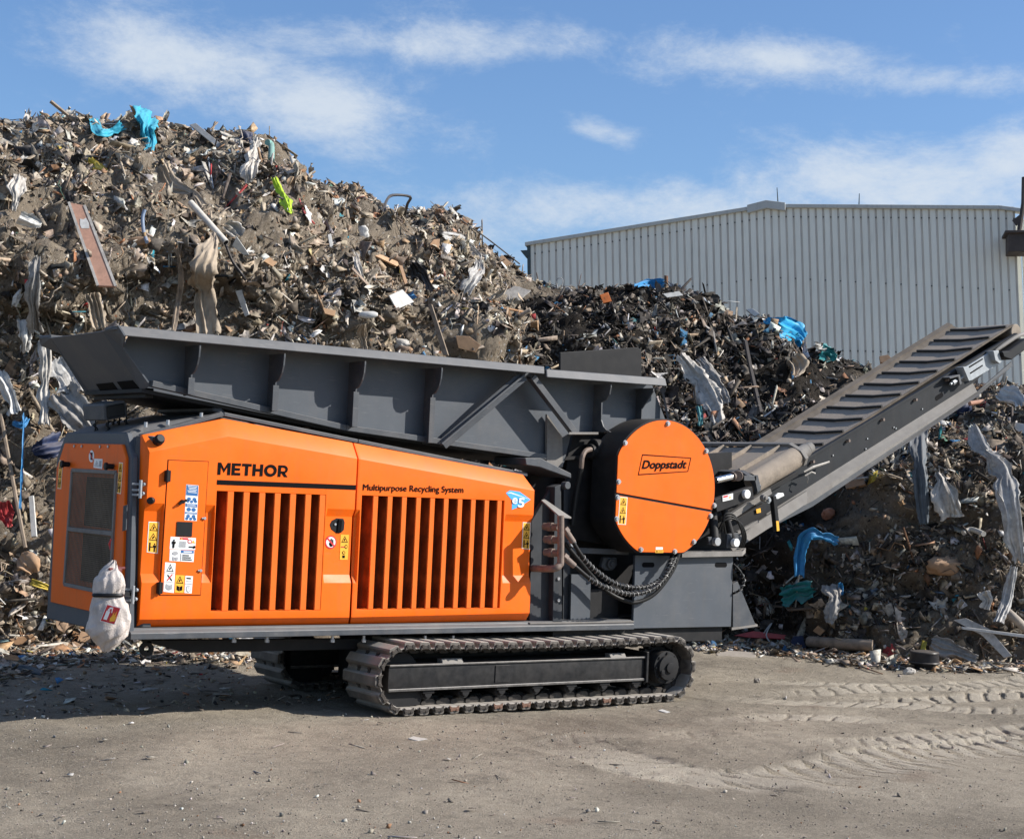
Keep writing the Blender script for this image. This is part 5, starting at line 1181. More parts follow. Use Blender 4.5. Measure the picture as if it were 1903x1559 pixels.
# parts hanging below the magnet and at the conveyor's tail
obj('ram', MB().cyl(W(1330, 893, -.02), W(1360, 886, .0), .035, n=14), M['chrome'], mach, smooth=40)
obj('ram_head', MB().cyl(W(1360, 886, .0), W(1374, 883, .0), .05, n=14).cyl(W(1371, 884, -.05), W(1371, 884, .05), .055, n=16), M['brownsteel'], mach, bevel=.006, smooth=40)
obj('hanger_frame', MB().bar(W(1380, 888, .0), W(1402, 888, .0), .05, .05).bar(W(1402, 884, .0), W(1408, 912, .0), .05, .05), M['char'], mach)
arm = obj('lift_arm', MB().bar(W(1325, 940, -.0), W(1395, 915, .0), .08, .13), M['black'], mach, bevel=.006)
p = W(1383, 918, -.03); obj('arm_pin', MB().cyl(p + np.array([0, -.05, 0]), p, .045, n=20), M['white'], arm, bevel=.004, smooth=40)
sticker(pq([(1343, 932), (1362, 927.5), (1362, 916.5), (1342.5, 921)], -.045), 'white', [('red', [rect(.06, .6, .5, .9)]), ('yellow', [[(.6, .3), (.8, .3), (.7, .7)]]), ('grey_print', [rect(.06, .4, .5, .46), rect(.06, .2, .5, .26)])], arm, 'danger_label')
obj('tail_frame', MB().bar(W(1330, 1000, .28), W(1420, 948, .28), .05, .16).bar(W(1310, 975, .2), W(1480, 880, .2), .05, .05), M['black'], mach, bevel=.004)
obj('tail_rail', MB().bar(W(1345, 968, .1), W(1430, 912, .1), .05, .06).bar(W(1370, 990, .05), W(1408, 968, .05), .03, .03), M['dustysteel'], mach)
obj('lower_channel', MB().prism([W(1355, 1012, .2), W(1405, 972, .2), W(1500, 912, .2), W(1500, 935, .15), W(1400, 1000, .15), W(1362, 1024, .15)], (0, .02, 0)), M['dustysteel'], mach)
for (x, y, k) in ((1416, 925, 'dustysteel'), (1422, 929, 'zinc')):
    p = W(x, y, .0); obj('pivot_nut', MB().cyl(p + np.array([0, -.05, 0]), p, .036, n=12).cyl(p + np.array([.0, -.07, 0]), p, .02, n=10), M[k], mach, bevel=.003)
obj('pivot_plate', MB().pp([(1440, 922), (1446, 916), (1456, 916), (1458, 921), (1446, 927), (1443, 927)], -.03, .02), M['white'], mach, bevel=.003)
hb2 = obj('stay_arm', MB().bar(W(1436, 922, -.04), W(1443, 986, -.04), .06, .05), M['plastic'], mach, bevel=.004)
obj('reflector', MB().pp([(1442.5, 968), (1447, 968), (1448.5, 986), (1444, 987)], -.072, .006), M['yellow'], hb2)
sticker(pq([(1406, 954), (1414, 952), (1413, 944), (1405, 946)], .24), 'yellow', [], mach, 'warning_label')
for (x, y, Y) in ((1363, 1008, .0), (1328, 1006, -.02)):
    p = W(x, y, Y); obj('pin_head', MB().cyl(p + np.array([0, -.05, 0]), p, .042, n=18), M['white'] if x > 1340 else M['greybolt'], mach, bevel=.003)
obj('pin_bracket', MB().pp([(1318, 1012), (1316, 998), (1330, 997), (1336, 1003), (1331, 1012)], -.01, .03).pp([(1350, 1018), (1352, 992), (1372, 990), (1376, 1018)], .03, .03), M['char'], mach, bevel=.003)
obj('lift_ram', MB().cyl(W(1324, 950, .1), W(1328, 1000, .0), .045, n=14).cyl(W(1345, 945, .1), W(1362, 1005, .05), .035, n=14), M['black'], mach, smooth=40)
for k, rr in enumerate((1.0, .86, .92)):
    pts = [(1336 + 6 * k, 985 + 3 * k), (1345, 968 - 5 * k), (1362, 964 - 4 * k), (1378 - 2 * k, 975), (1386 - 3 * k, 998), (1380 - 3 * k, 1018)]
    hose(pts, [.0, -.04, -.06, -.06, -.04, .0], .011, None)
hose([(1363, 1048), (1376, 1062), (1383, 1080), (1376, 1095), (1362, 1103)], [.05, .0, .0, .0, .08], .011, (0.3, .98))
# ------------------------------------------------------------------ loose rubbish: scraps nobody could count
def attr_material(name, rough=.8, spec=.25, trans=0.0, bump=.3):
    Mt = bpy.data.materials.new(name); Mt.use_nodes = True; nt = Mt.node_tree; N = nt.nodes; L = nt.links; B = N['Principled BSDF']
    B.inputs['Roughness'].default_value = rough; B.inputs['Specular IOR Level'].default_value = spec
    at_ = N.new('ShaderNodeAttribute'); at_.attribute_name = 'Col'; tc = N.new('ShaderNodeTexCoord')
    n = N.new('ShaderNodeTexNoise'); n.inputs['Scale'].default_value = 22; n.inputs['Detail'].default_value = 6; L.new(tc.outputs['Object'], n.inputs['Vector'])
    r = N.new('ShaderNodeMapRange'); r.inputs['From Min'].default_value = .3; r.inputs['From Max'].default_value = .7; r.inputs['To Min'].default_value = .55; r.inputs['To Max'].default_value = 1.25; L.new(n.outputs[0], r.inputs[0])
    mx = N.new('ShaderNodeMix'); mx.data_type = 'RGBA'; mx.blend_type = 'MULTIPLY'; mx.inputs[0].default_value = 1; L.new(at_.outputs['Color'], mx.inputs[6]); L.new(r.outputs[0], mx.inputs[7])
    L.new(mx.outputs[2], B.inputs['Base Color'])
    if bump:
        b = N.new('ShaderNodeBump'); b.inputs['Strength'].default_value = bump; b.inputs['Distance'].default_value = .01; L.new(n.outputs[0], b.inputs['Height']); L.new(b.outputs[0], B.inputs['Normal'])
    return Mt
M['scrap'] = attr_material('rubbish_scraps')
def t_chip(n, th, bend):
    a = np.sort(rng.uniform(0, 2 * math.pi, n)); r = rng.uniform(.6, 1.0, n); x, y = r * np.cos(a), r * np.sin(a) * rng.uniform(.5, 1)
    z = bend * (x * x - y * x * .5)
    v = np.concatenate([np.c_[x, y, z + th], np.c_[x, y, z - th]]); f = []
    for k in range(1, n - 1): f += [(0, k, k + 1), (n, n + k + 1, n + k)]
    for k in range(n): j = (k + 1) % n; f += [(k, k + n, j + n), (k, j + n, j)]
    return v, np.array(f)
def t_stick(w, h):
    v = np.array([(sx, sy * w * rng.uniform(.7, 1.2), sz * h) for sx in (-1, 1) for sy in (-1, 1) for sz in (-1, 1)], float); v[:, 0] += rng.uniform(-.12, .12, 8)
    return v, np.array([(0, 1, 3), (0, 3, 2), (4, 6, 7), (4, 7, 5), (0, 4, 5), (0, 5, 1), (2, 3, 7), (2, 7, 6), (0, 2, 6), (0, 6, 4), (1, 5, 7), (1, 7, 3)])
def t_lump():
    v = rng.normal(size=(8, 3)); v /= np.linalg.norm(v, axis=1)[:, None]; v *= rng.uniform(.6, 1, (8, 1)) * np.array([1, .8, .65])
    bm = bmesh.new(); 
    for p in v: bm.verts.new(p)
    bmesh.ops.convex_hull(bm, input=bm.verts); bmesh.ops.triangulate(bm, faces=bm.faces); bm.verts.index_update()
    vv = np.array([p.co[:] for p in bm.verts]); ff = np.array([[q.index for q in f.verts] for f in bm.faces]); bm.free(); return vv, ff
def t_film(n, amp):
    g = np.linspace(-1, 1, n); X, Y = np.meshgrid(g, g * rng.uniform(.4, 1.0)); x, y = X.ravel(), Y.ravel()
    p = np.c_[x, y, x * 0]; z = amp * fbm(p * 1.6, 2, int(rng.integers(1e6))) + .12 * amp * rng.normal(size=len(x)); v = np.c_[x + .18 * rng.normal(size=len(x)), y + .18 * rng.normal(size=len(x)), z]
    idx = np.arange(n * n).reshape(n, n); f = []
    for i in range(n - 1):
        for j in range(n - 1): f += [(idx[i, j], idx[i + 1, j], idx[i + 1, j + 1]), (idx[i, j], idx[i + 1, j + 1], idx[i, j + 1])]
    return v, np.array(f)
def t_string(k):
    P = np.cumsum(np.c_[np.full(k, 2 / k), rng.normal(0, .22, k), rng.normal(0, .18, k)], axis=0); P -= P.mean(0); mb = MB().tube(list(P), .028, 3)
    v = np.array(mb.v); f = []
    for q in mb.f:
        for i in range(1, len(q) - 1): f.append((q[0], q[i], q[i + 1]))
    return v, np.array(f)
T_CHIP = [t_chip(int(rng.integers(4, 7)), rng.uniform(.012, .035), rng.uniform(-.22, .22)) for _ in range(16)]
T_STICK = [t_stick(rng.uniform(.03, .13), rng.uniform(.012, .05)) for _ in range(10)]
T_LUMP = [t_lump() for _ in range(10)]
T_FILM = [t_film(5, rng.uniform(.25, .6)) for _ in range(14)]
def t_board():
    v, f = t_stick(rng.uniform(.3, .75), .03); v[:, 2] += rng.uniform(-.06, .06) * v[:, 0] ** 2 + rng.uniform(-.03, .03, 8); v[:, 1] *= 1 + rng.uniform(-.3, .3, 8); return v, f
T_BOARD = [t_board() for _ in range(12)]
T_STR = [t_string(8) for _ in range(8)]
def rot_from(n, tilt):
    k = len(n); n = n + rng.normal(0, 1, (k, 3)) * tilt; n /= np.linalg.norm(n, axis=1)[:, None]
    a = rng.normal(size=(k, 3)); a -= n * (a * n).sum(1)[:, None]; a /= np.linalg.norm(a, axis=1)[:, None]
    return np.stack([a, np.cross(n, a), n], -1)
class Bag:
    def __init__(s): s.v = []; s.f = []; s.c = []; s.n = 0
    def put(s, tmpls, pos, rot, scl, col):
        pick = rng.integers(0, len(tmpls), len(pos))
        for k, (tv, tf) in enumerate(tmpls):
            m_ = np.where(pick == k)[0]
            if not len(m_): continue
            v = np.einsum('nij,nvj->nvi', rot[m_], tv[None] * scl[m_][:, None, :]) + pos[m_][:, None]
            s.v.append(v.reshape(-1, 3)); s.c.append(np.repeat(col[m_], len(tv), axis=0))
            s.f.append((tf[None] + (s.n + np.arange(len(m_)) * len(tv))[:, None, None]).reshape(-1, 3)); s.n += len(m_) * len(tv)
    def make(s, name, mt, smooth=False):
        v = np.concatenate(s.v); f = np.concatenate(s.f); c = np.concatenate(s.c)
        me = bpy.data.meshes.new(name); me.vertices.add(len(v)); me.vertices.foreach_set('co', v.astype(np.float32).ravel())
        me.loops.add(f.size); me.loops.foreach_set('vertex_index', f.astype(np.int32).ravel()); me.polygons.add(len(f))
        me.polygons.foreach_set('loop_start', np.arange(0, f.size, 3, dtype=np.int32)); me.polygons.foreach_set('loop_total', np.full(len(f), 3, np.int32)); me.update(calc_edges=True)
        if smooth: me.polygons.foreach_set('use_smooth', np.ones(len(f), bool))
        a = me.color_attributes.new('Col', 'FLOAT_COLOR', 'POINT'); a.data.foreach_set('color', np.c_[c, np.ones(len(c))].astype(np.float32).ravel())
        me.materials.append(mt); o = bpy.data.objects.new(name, me); COL.objects.link(o); return o
PAL_A = [((.29, .228, .165), 26), ((.38, .31, .23), 20), ((.10, .082, .066), 18), ((.36, .235, .14), 9), ((.42, .36, .29), 11), ((.56, .52, .46), 11), ((.72, .70, .67), 6.5), ((.035, .032, .030), 14), ((.30, .17, .09), 4), ((.40, .18, .09), 1.6), ((.05, .16, .30), .5), ((.03, .25, .33), .4), ((.40, .05, .05), .4), ((.45, .36, .06), .3), ((.08, .16, .12), .4)]
PAL_B = [((.035, .031, .028), 34), ((.065, .055, .047), 22), ((.12, .10, .082), 15), ((.19, .155, .12), 9), ((.30, .22, .15), 5), ((.42, .38, .33), 5), ((.62, .61, .60), 3.2), ((.25, .12, .06), 3), ((.04, .14, .26), .8), ((.03, .20, .22), .5), ((.35, .05, .05), .5)]
def colours(pal, n, cols=None):
    w = np.array([p[1] for p in pal]); w = w / w.sum(); c = np.array([p[0] for p in pal])[rng.choice(len(pal), n, p=w)]
    return np.clip(c * rng.uniform(.7, 1.25, (n, 1)) * rng.uniform(.95, 1.05, (n, 3)), 0, .85)
def sample(heap, n, front=True, clump=1.0):
    o, co, kk = heap; nx, ny, _ = co.shape
    a, b, c_, d = co[:-1, :-1], co[1:, :-1], co[1:, 1:], co[:-1, 1:]
    nm = np.cross(c_ - a, d - b); ar = np.linalg.norm(nm, axis=2); nm /= ar[..., None] + 1e-12; cen = (a + b + c_ + d) / 4
    view = CAM - cen; dist = np.linalg.norm(view, axis=2); view /= dist[..., None]
    up = np.where(((nm * np.array([0, -1, .7])).sum(2) > 0)[..., None], nm, -nm); fac = (up * view).sum(2)
    w = ar * np.where(fac > -.1, 1.0, .08); w[cen[..., 2] < -.05] = 0
    pxy = (cen - CAM) @ Rw.T; X = pxy[..., 0] / pxy[..., 2] * FOC + 951.5; w *= np.where((X > -150) & (X < 2050), 1, .12)
    cl = np.clip(.55 + clump * .9 * fbm(cen.reshape(-1, 3) * np.array([.9, .9, 1.6]), 3, 77).reshape(w.shape), .08, 2.2); w = w * cl
    p = (w / w.sum()).ravel(); i = rng.choice(len(p), n, p=p); i0, i1 = np.unravel_index(i, w.shape)
    u, v = rng.random((n, 1)), rng.random((n, 1)); P = (a[i0, i1] * (1 - u) * (1 - v) + b[i0, i1] * u * (1 - v) + c_[i0, i1] * u * v + d[i0, i1] * (1 - u) * v)
    return P, up[i0, i1], kk[i0, i1]
def scatter(heap, dark):
    bag = Bag()
    def layer(tm, n, lo, hi, tilt, lift, pal=None, pw=2.2, asp=(1, 1, 1), clump=1.0):
        P, N_, k = sample(heap, n, clump=clump); s = lo + (hi - lo) * rng.random(n) ** pw; scl = s[:, None] * np.array(asp)
        ca, cb_ = colours(PAL_A, n), colours(PAL_B, n); use = rng.random(n) < np.clip(k * 1.15, 0, .95); col = np.where(use[:, None], cb_, ca) if pal is None else colours(pal, n)
        mixd = np.clip(rng.uniform(-.38, .6, (n, 1)), 0, 1); col = col * (1 - mixd) + np.where(use[:, None], np.array([.06, .052, .045]), np.array([.42, .35, .265])) * mixd
        bag.put(tm, P + N_ * (s * lift)[:, None], rot_from(N_, tilt), scl, col)
    q = 1.04 if dark else 1.27
    layer(T_LUMP, int(4500 * q), .012, .05, .9, .2); layer(T_CHIP, int(15000 * q), .018, .065, .6, .3); layer(T_STICK, int(7000 * q), .03, .12, .4, .2)
    layer(T_CHIP, int(11500 * q), .03, .115, .6, .35, pw=1.8, clump=(.6 if dark else .9)); layer(T_BOARD, int(2400 * q), .04, .105, .55, .35, pw=1.8, clump=.8); layer(T_STICK, int(1100 * q), .10, .30, .35, .12, pw=2.2, clump=1.2); layer(T_FILM, int(2400 * q), .03, .11, .8, .35, pw=1.6, clump=.8)
    layer(T_STR, int(700 * q), .10, .32, .3, .05, pw=2); layer(T_LUMP, int(800 * q), .04, .10, .9, .1, pw=2); layer(T_CHIP, int(420 * q), .09, .15, .6, .35, pw=2, clump=1.2)
    bcol = [((.44, .28, .165), 3), ((.56, .53, .48), 3), ((.34, .27, .2), 3), ((.25, .21, .17), 2), ((.40, .21, .12), 1.2), ((.66, .65, .63), 1)]
    layer(T_BOARD, int((170 if dark else 230) * q), .08, .18, .5, .3, pal=bcol, pw=1.6, clump=1.1)
    pale = [((.50, .47, .43), 3), ((.62, .60, .58), 1.6), ((.40, .36, .31), 3), ((.28, .26, .24), 2), ((.05, .2, .33), .3), ((.03, .03, .03), 1.2)]
    layer(T_FILM, int((620 if dark else 700) * q), .04, .125, .7, .3, pal=pale, pw=1.7, asp=(1.7, .6, 1), clump=1.4)
    return bag
for k, h in enumerate(heaps):
    o = scatter(h, k).make('debris', M['scrap']); tag(o, ('small mixed scraps covering the tall brown heap', 'small dark scraps covering the dark heap by the conveyor')[k], 'debris', kind='stuff')
# litter along the toes of the heaps and pebbles over the yard
bag = Bag()
def yard(tm, n, fn, lo, hi, tilt, pal, lift=.3, pw=2.5, asp=(1, 1, 1)):
    XY = fn(n); n = len(XY); h_ = ground_height(XY[:, 0], XY[:, 1])[0]; s = lo + (hi - lo) * rng.random(n) ** pw
    P = np.c_[XY, h_ + s * lift * asp[2]]; up = np.tile([0, 0, 1.], (n, 1)); bag.put(tm, P, rot_from(up, tilt), s[:, None] * np.array(asp), colours(pal, n))
def along(pts, spread, bias):
    L_ = np.array([G(x, y)[:2] for x, y in pts]); d = np.r_[0, np.cumsum(np.linalg.norm(np.diff(L_, axis=0), axis=1))]
    def f(n):
        s = rng.random(n) * d[-1]; P = np.c_[np.interp(s, d, L_[:, 0]), np.interp(s, d, L_[:, 1])]; off = np.abs(rng.normal(0, spread, n)) - bias
        v = P - CAM[:2]; v /= np.linalg.norm(v, axis=1)[:, None]; return P - v * off[:, None] + rng.normal(0, .05, (n, 2))
    return f
toeA = along([(-150, 1218), (60, 1214), (260, 1214), (480, 1216)], .55, .3); toeB = along([(1300, 1205), (1400, 1206), (1520, 1220), (1620, 1232), (1760, 1240), (1980, 1250)], .38, .35)
for toe, m_ in ((toeA, 1.2), (toeB, 1.9)):
    yard(T_CHIP, int(2600 * m_), toe, .02, .11, .3, PAL_A); yard(T_STICK, int(900 * m_), toe, .04, .2, .2, PAL_A, .12); yard(T_LUMP, int(2600 * m_), toe, .01, .06, .9, PAL_A, .4); yard(T_FILM, int(150 * m_), toe, .04, .10, .35, [((.50, .47, .42), 3), ((.3, .25, .2), 2), ((.04, .12, .25), .4), ((.4, .2, .1), .6)], .4)
    yard(T_CHIP, int(160 * m_), toe, .1, .24, .3, [((.42, .26, .14), 3), ((.5, .46, .4), 2), ((.2, .16, .12), 2)], .2)
def everywhere(n):
    px = rng.uniform(-80, 1980, n); py = 1225 + (1590 - 1225) * rng.random(n) ** .8; P = np.array([G(a, b)[:2] for a, b in zip(px, py)]); return P
PEB = [((.27, .235, .20), 5), ((.36, .33, .28), 3), ((.19, .165, .14), 2), ((.46, .43, .39), .8), ((.60, .58, .55), .15), ((.30, .16, .09), .4), ((.09, .08, .07), .3)]
yard(T_LUMP, 7500, everywhere, .003, .010, .9, PEB, .3, 3.0); yard(T_LUMP, 260, everywhere, .012, .035, .9, PEB, .25, 3); yard(T_CHIP, 260, everywhere, .010, .045, .15, PEB, .4, 3); yard(T_LUMP, 1500, everywhere, .006, .018, .9, PEB, .25, 2.2); yard(T_STICK, 60, everywhere, .02, .09, .1, PEB, .1, 2)
def shade(n): return np.c_[rng.uniform(4.5, 8.2, n), rng.uniform(.6, 4.8, n)]
yard(T_CHIP, 520, shade, .02, .10, .2, PAL_A, .3, 2.5); toeL = along([(-120, 1250), (20, 1245), (90, 1238)], .5, .3); yard(T_CHIP, 700, toeL, .02, .10, .3, PAL_A); yard(T_STICK, 160, toeL, .04, .15, .2, PAL_A, .12); yard(T_BOARD, 40, toeL, .06, .16, .2, [((.42, .28, .17), 3), ((.5, .47, .42), 2), ((.25, .2, .16), 2)], .2); yard(T_LUMP, 900, shade, .006, .04, .9, PAL_A, .3, 3)
tag(bag.make('litter', M['scrap']), 'pebbles and small litter strewn over the dirt yard', 'litter', kind='stuff')

# ------------------------------------------------------------------ single pieces of rubbish, placed on the heaps
def smat(name, col, rough=.7, var=.18, scale=14, trans=0.0, dusty=.25, **kw):
    return mat(name, col, rough, var=var, scale=scale, dust=dusty, dustcol=(.33, .28, .23), bump=.12, bscale=40, **{**dict(spec=.15), **kw})
Rm = dict(white=smat('white_plastic', (.58, .57, .54)), clear=smat('milky_film', (.50, .49, .47), .4, var=.3, alpha=.72), beige=smat('beige_cloth', (.36, .29, .215)), grey=smat('grey_cloth', (.30, .285, .265), var=.3), pale=smat('pale_film', (.46, .43, .385), .45, var=.35),
  cyan=smat('cyan_sheet', (.035, .33, .46), .5, dusty=.12), blue=smat('blue_sheet', (.03, .20, .42), .5, dusty=.15), navy=smat('navy_plastic', (.018, .03, .075), .5), teal=smat('teal_cloth', (.02, .20, .22), .6), lime=smat('lime_cloth', (.42, .60, .04), .6, dusty=.05),
  yellow=smat('yellow_wrapper', (.62, .46, .05), .5), salmon=smat('salmon_board', (.47, .245, .165), .7), tan=smat('tan_cardboard', (.46, .285, .165), .8), card=smat('brown_cardboard', (.33, .20, .115), .8), wood=smat('grey_wood', (.25, .195, .145), .85, var=.35, scale=9), pipe=smat('cream_pipe', (.58, .54, .47), .45, dusty=.1),
  dark=smat('dark_plastic', (.028, .028, .031), .4), slate=smat('slate_cloth', (.085, .105, .125), .6), red=smat('red_plastic', (.46, .05, .055), .5), orange=smat('orange_plastic', (.58, .17, .05), .6), metal=smat('scrap_metal', (.34, .345, .35), .45), stone=smat('pale_stone', (.47, .44, .40), .9), brick=smat('brick_red', (.36, .155, .09), .85),
  sea=smat('sea_green_plastic', (.16, .34, .30), .5), bluepipe=smat('grey_blue_pipe', (.20, .26, .36), .5), concrete=smat('dusty_concrete', (.33, .29, .245), .9))
USED = {}
def cloth(name, label, cat, pts, widths, key, folds=3, amp=.25, lift=.05, rows=36, cols=18, drop=0.0, group=None):
    """a strip of sheet lying on or hanging from the heap; pts run along it in the photograph's pixels, widths in pixels"""
    H = [hit(*p) for p in pts]; d_ = np.array([h[2] for h in H]); dm = np.clip(d_, np.median(d_) - .45, np.median(d_) + .55) - .10
    P = [CAM + np.array(Vector(ray(*p)).normalized()) * (d - lift * 2) for p, d in zip(pts, dm)]; Nn = [h[1] for h in H]
    wid = [w * d / FOC for w, d in zip(widths, dm)]; k = len(P); s = np.linspace(0, k - 1, rows); C = np.array(spline(P, 8)); si = np.linspace(0, len(C) - 1, rows)
    C = np.stack([np.interp(si, np.arange(len(C)), C[:, j]) for j in range(3)], 1); wv_ = np.interp(s, np.arange(k), wid); seed = abs(hash(name + str(pts[0]))) % 9999 if False else int(pts[0][0] * 13 + pts[0][1] * 7) % 9999
    vs = []; Nf = np.mean(Nn, 0); Nf = Nf * .5 + (CAM - C.mean(0)) / np.linalg.norm(CAM - C.mean(0)); Nf /= np.linalg.norm(Nf)
    L_ = np.linalg.norm(np.diff(C, axis=0), axis=1).sum()
    for i in range(rows):
        t = C[min(i + 1, rows - 1)] - C[max(i - 1, 0)]; t /= np.linalg.norm(t) + 1e-9; sd = np.cross(t, Nf); sd /= np.linalg.norm(sd) + 1e-9; n_ = np.cross(sd, t)
        for j in range(cols):
            u = j / (cols - 1) * 2 - 1; r = i / (rows - 1)
            cr = vnoise(np.array([[u * wv_[i] * 14, r * L_ * 14, seed * 1.9], [u * wv_[i] * 30, r * L_ * 26, seed * 2.3]]), 9)
            nz = vnoise(np.array([[u * 2.2, r * L_ * 3.0, seed * .37], [u * 5, r * L_ * 6, seed * .7 + 3], [u * .6 + 9, r * L_ * 2.5, seed + .5], [3, r * L_ * 7, seed * 1.3]]), 3)
            wq = u + .35 * nz[2]
            f4 = vnoise(np.array([[wq * folds * .9, r * L_ * .9, seed * .91], [wq * folds * 2.1 + .3 * nz[0], r * L_ * 1.5, seed * .53], [wq * folds * 4.3, r * L_ * 2.6, seed * .31]]), 12)
            fold = .9 * (1 - 2 * abs(f4[0])) + .45 * (1 - 2 * abs(f4[1])) + .25 * f4[2] + .5 * nz[0]
            vs.append(C[i] + sd * wv_[i] * .5 * (u * (1 + .45 * nz[3] + .25 * nz[1]) + .25 * nz[3]) + n_ * (wv_[i] * amp * fold + .010 * (1 - 2 * abs(cr[0])) + .006 * cr[1]) + sd * wv_[i] * (.10 * cr[1] * abs(u) ** 3) + t * L_ / rows * .8 * nz[1] * (1 if 0 < i < rows - 1 else 1.6))
    n0 = len(vs); fs = []; vs += [v - Nf * .004 for v in vs]
    for i in range(rows - 1):
        for j in range(cols - 1):
            q_ = (i * cols + j, i * cols + j + 1, (i + 1) * cols + j + 1, (i + 1) * cols + j); fs.append(q_); fs.append(tuple(n0 + k_ for k_ in q_[::-1]))
    ring_ = [j for j in range(cols)] + [i * cols + cols - 1 for i in range(1, rows)] + [(rows - 1) * cols + j for j in range(cols - 2, -1, -1)] + [i * cols for i in range(rows - 2, 0, -1)]
    for k_ in range(len(ring_)): a_, b_ = ring_[k_], ring_[(k_ + 1) % len(ring_)]; fs.append((b_, a_, n0 + a_, n0 + b_))
    me = bpy.data.meshes.new(name); me.from_pydata([tuple(v) for v in vs], [], fs); finish(me, None)
    me.polygons.foreach_set('use_smooth', [True] * len(me.polygons)); me.materials.append(Rm[key]); o = bpy.data.objects.new(name, me); COL.objects.link(o); return tag(o, label, cat, group)
def board(name, label, cat, q, th, key, tilt=.0, lift=.04, group=None, bevel=.003):
    cx_ = sum(p[0] for p in q) / len(q); cy_ = sum(p[1] for p in q) / len(q); p, n, d = hit(cx_, cy_)
    v = np.array(Vector(ray(cx_, cy_)).normalized()); nn = n * (1 - tilt) - v * tilt - v * .35; nn /= np.linalg.norm(nn)
    gap = []
    for k in range(24):                                # how far the heap stands in front of the piece's plane
        w_ = rng.dirichlet(np.ones(len(q))); x_, y_ = sum(a * c[0] for a, c in zip(w_, q)), sum(a * c[1] for a, c in zip(w_, q)); h_ = hit(x_, y_); gap.append(np.linalg.norm(PLN(x_, y_, p, nn) - CAM) - h_[2])
    p = p - v * (np.clip(np.percentile(gap, 80), 0, .5) + lift + (.05 if p[2] > .3 else 0))
    pts = [PLN(x, y, p, nn) for x, y in q]
    o = obj(name, MB().prism(pts, -nn * th), Rm[key], None, bevel=bevel); tag(o, label, cat, group); return o
def rod(name, label, cat, pts, r, key, hollow=False, lift=.03, n=10, smooth=5, follow=True, group=None):
    H = [hit(*p) for p in pts]; d = [h[2] for h in H]
    if not follow:
        d = np.linspace(d[0], d[-1], len(d)); ex = []
        for t_ in np.linspace(0, 1, 12):
            k_ = t_ * (len(pts) - 1); i_ = min(int(k_), len(pts) - 2); f_ = k_ - i_
            h_ = hit(pts[i_][0] * (1 - f_) + pts[i_ + 1][0] * f_, pts[i_][1] * (1 - f_) + pts[i_ + 1][1] * f_); ex.append(d[0] + (d[-1] - d[0]) * t_ - h_[2])
        d = list(d - np.clip(np.percentile(ex, 85), 0, 1.0))
    d = [min(x, np.median(d) + .8) - (.09 if follow else 0) for x in d]
    P = [CAM + np.array(Vector(ray(*p)).normalized()) * (q - lift - r) for p, q in zip(pts, d)]
    mb = MB().tube(P, r, n, smooth=smooth if len(P) > 2 else 0)
    o = obj(name, mb, Rm[key], None, smooth=50); tag(o, label, cat, group)
    if hollow:
        a = P[-1]; t = (P[-1] - P[-2]); t /= np.linalg.norm(t); obj('bore', MB().cyl(a - t * .001, a + t * .002, r * .78, n=14), M['ink'], o)
    return o
def lump(name, label, cat, px, py, sx, sy, key, rough=.35, lift=0.0, group=None, flatz=.8):
    p, n, d = hit(px, py); s1, s2 = sx * d / FOC / 2, sy * d / FOC / 2
    bm = bmesh.new(); bmesh.ops.create_icosphere(bm, subdivisions=3, radius=1)
    co = np.array([v.co[:] for v in bm.verts]); dsp = 1 + rough * fbm(co * 1.6, 3, int(px + py)); r_, u_ = Rw[0], -Rw[1]; f_ = np.array(Vector(ray(px, py)).normalized())
    c0 = p - f_ * lift
    for v, c, k in zip(bm.verts, co, dsp): v.co = c0 + (r_ * c[0] * s1 + u_ * c[2] * s2 + f_ * c[1] * min(s1, s2) * flatz) * k
    me = bpy.data.meshes.new(name); bm.to_mesh(me); bm.free(); me.materials.append(Rm[key]); me.polygons.foreach_set('use_smooth', [True] * len(me.polygons))
    if rough < .5 and key in ('stone', 'brick', 'concrete'): me.polygons.foreach_set('use_smooth', [False] * len(me.polygons))
    o = bpy.data.objects.new(name, me); COL.objects.link(o); return tag(o, label, cat, group)
# --- on the tall brown heap
bd = board('board', 'long salmon pink board with a torn white patch leaning down the brown heap', 'board', [(128, 376), (157, 382), (215, 532), (182, 531)], .03, 'salmon', lift=.06)
_v = np.array([v.co[:] for v in bd.data.vertices]); _big = max(bd.data.polygons, key=lambda p_: p_.area * (1 if np.dot(np.array(p_.normal), CAM - np.array(p_.center)) > 0 else 0)); _n = np.array(_big.normal); _c = np.array(_big.center)
_q = [PLN(x, y, _c, _n) for x, y in ((150, 426), (168, 425), (163, 405), (147, 406))]
obj('torn_patch', flat(_q, [[(.1, .05), (.9, .0), (1, .5), (.8, 1), (.45, .85), (.1, .95), (0, .4)]], .003), Rm['white'], bd)
_e = [PLN(x, y, _c, _n) for x, y in ((128, 376), (157, 382), (215, 532), (182, 531))]
obj('pale_edge', MB().bar(_e[1], _e[2], .03, .012, up=tuple(_n)).bar(_e[3], _e[0], .03, .012, up=tuple(_n)), Rm['pale'], bd)
rod('pipe', 'cream plastic pipe sloping down the middle of the brown heap', 'pipe', [(354, 377), (420, 451)], .042, 'pipe', hollow=True, lift=.12, n=16, follow=False)
cloth('cloth', 'beige cloth twisted above the cream pipe on the brown heap', 'cloth', [(298, 309), (322, 345), (362, 368), (392, 412)], [34, 30, 20, 14], 'beige', lift=.06)
cloth('cloth', 'long beige cloth hanging below the cream pipe down to the hopper rim', 'cloth', [(392, 432), (393, 455), (379, 500), (378, 545), (386, 625)], [16, 22, 42, 38, 44], 'beige', folds=3.5, amp=.16, lift=.10)
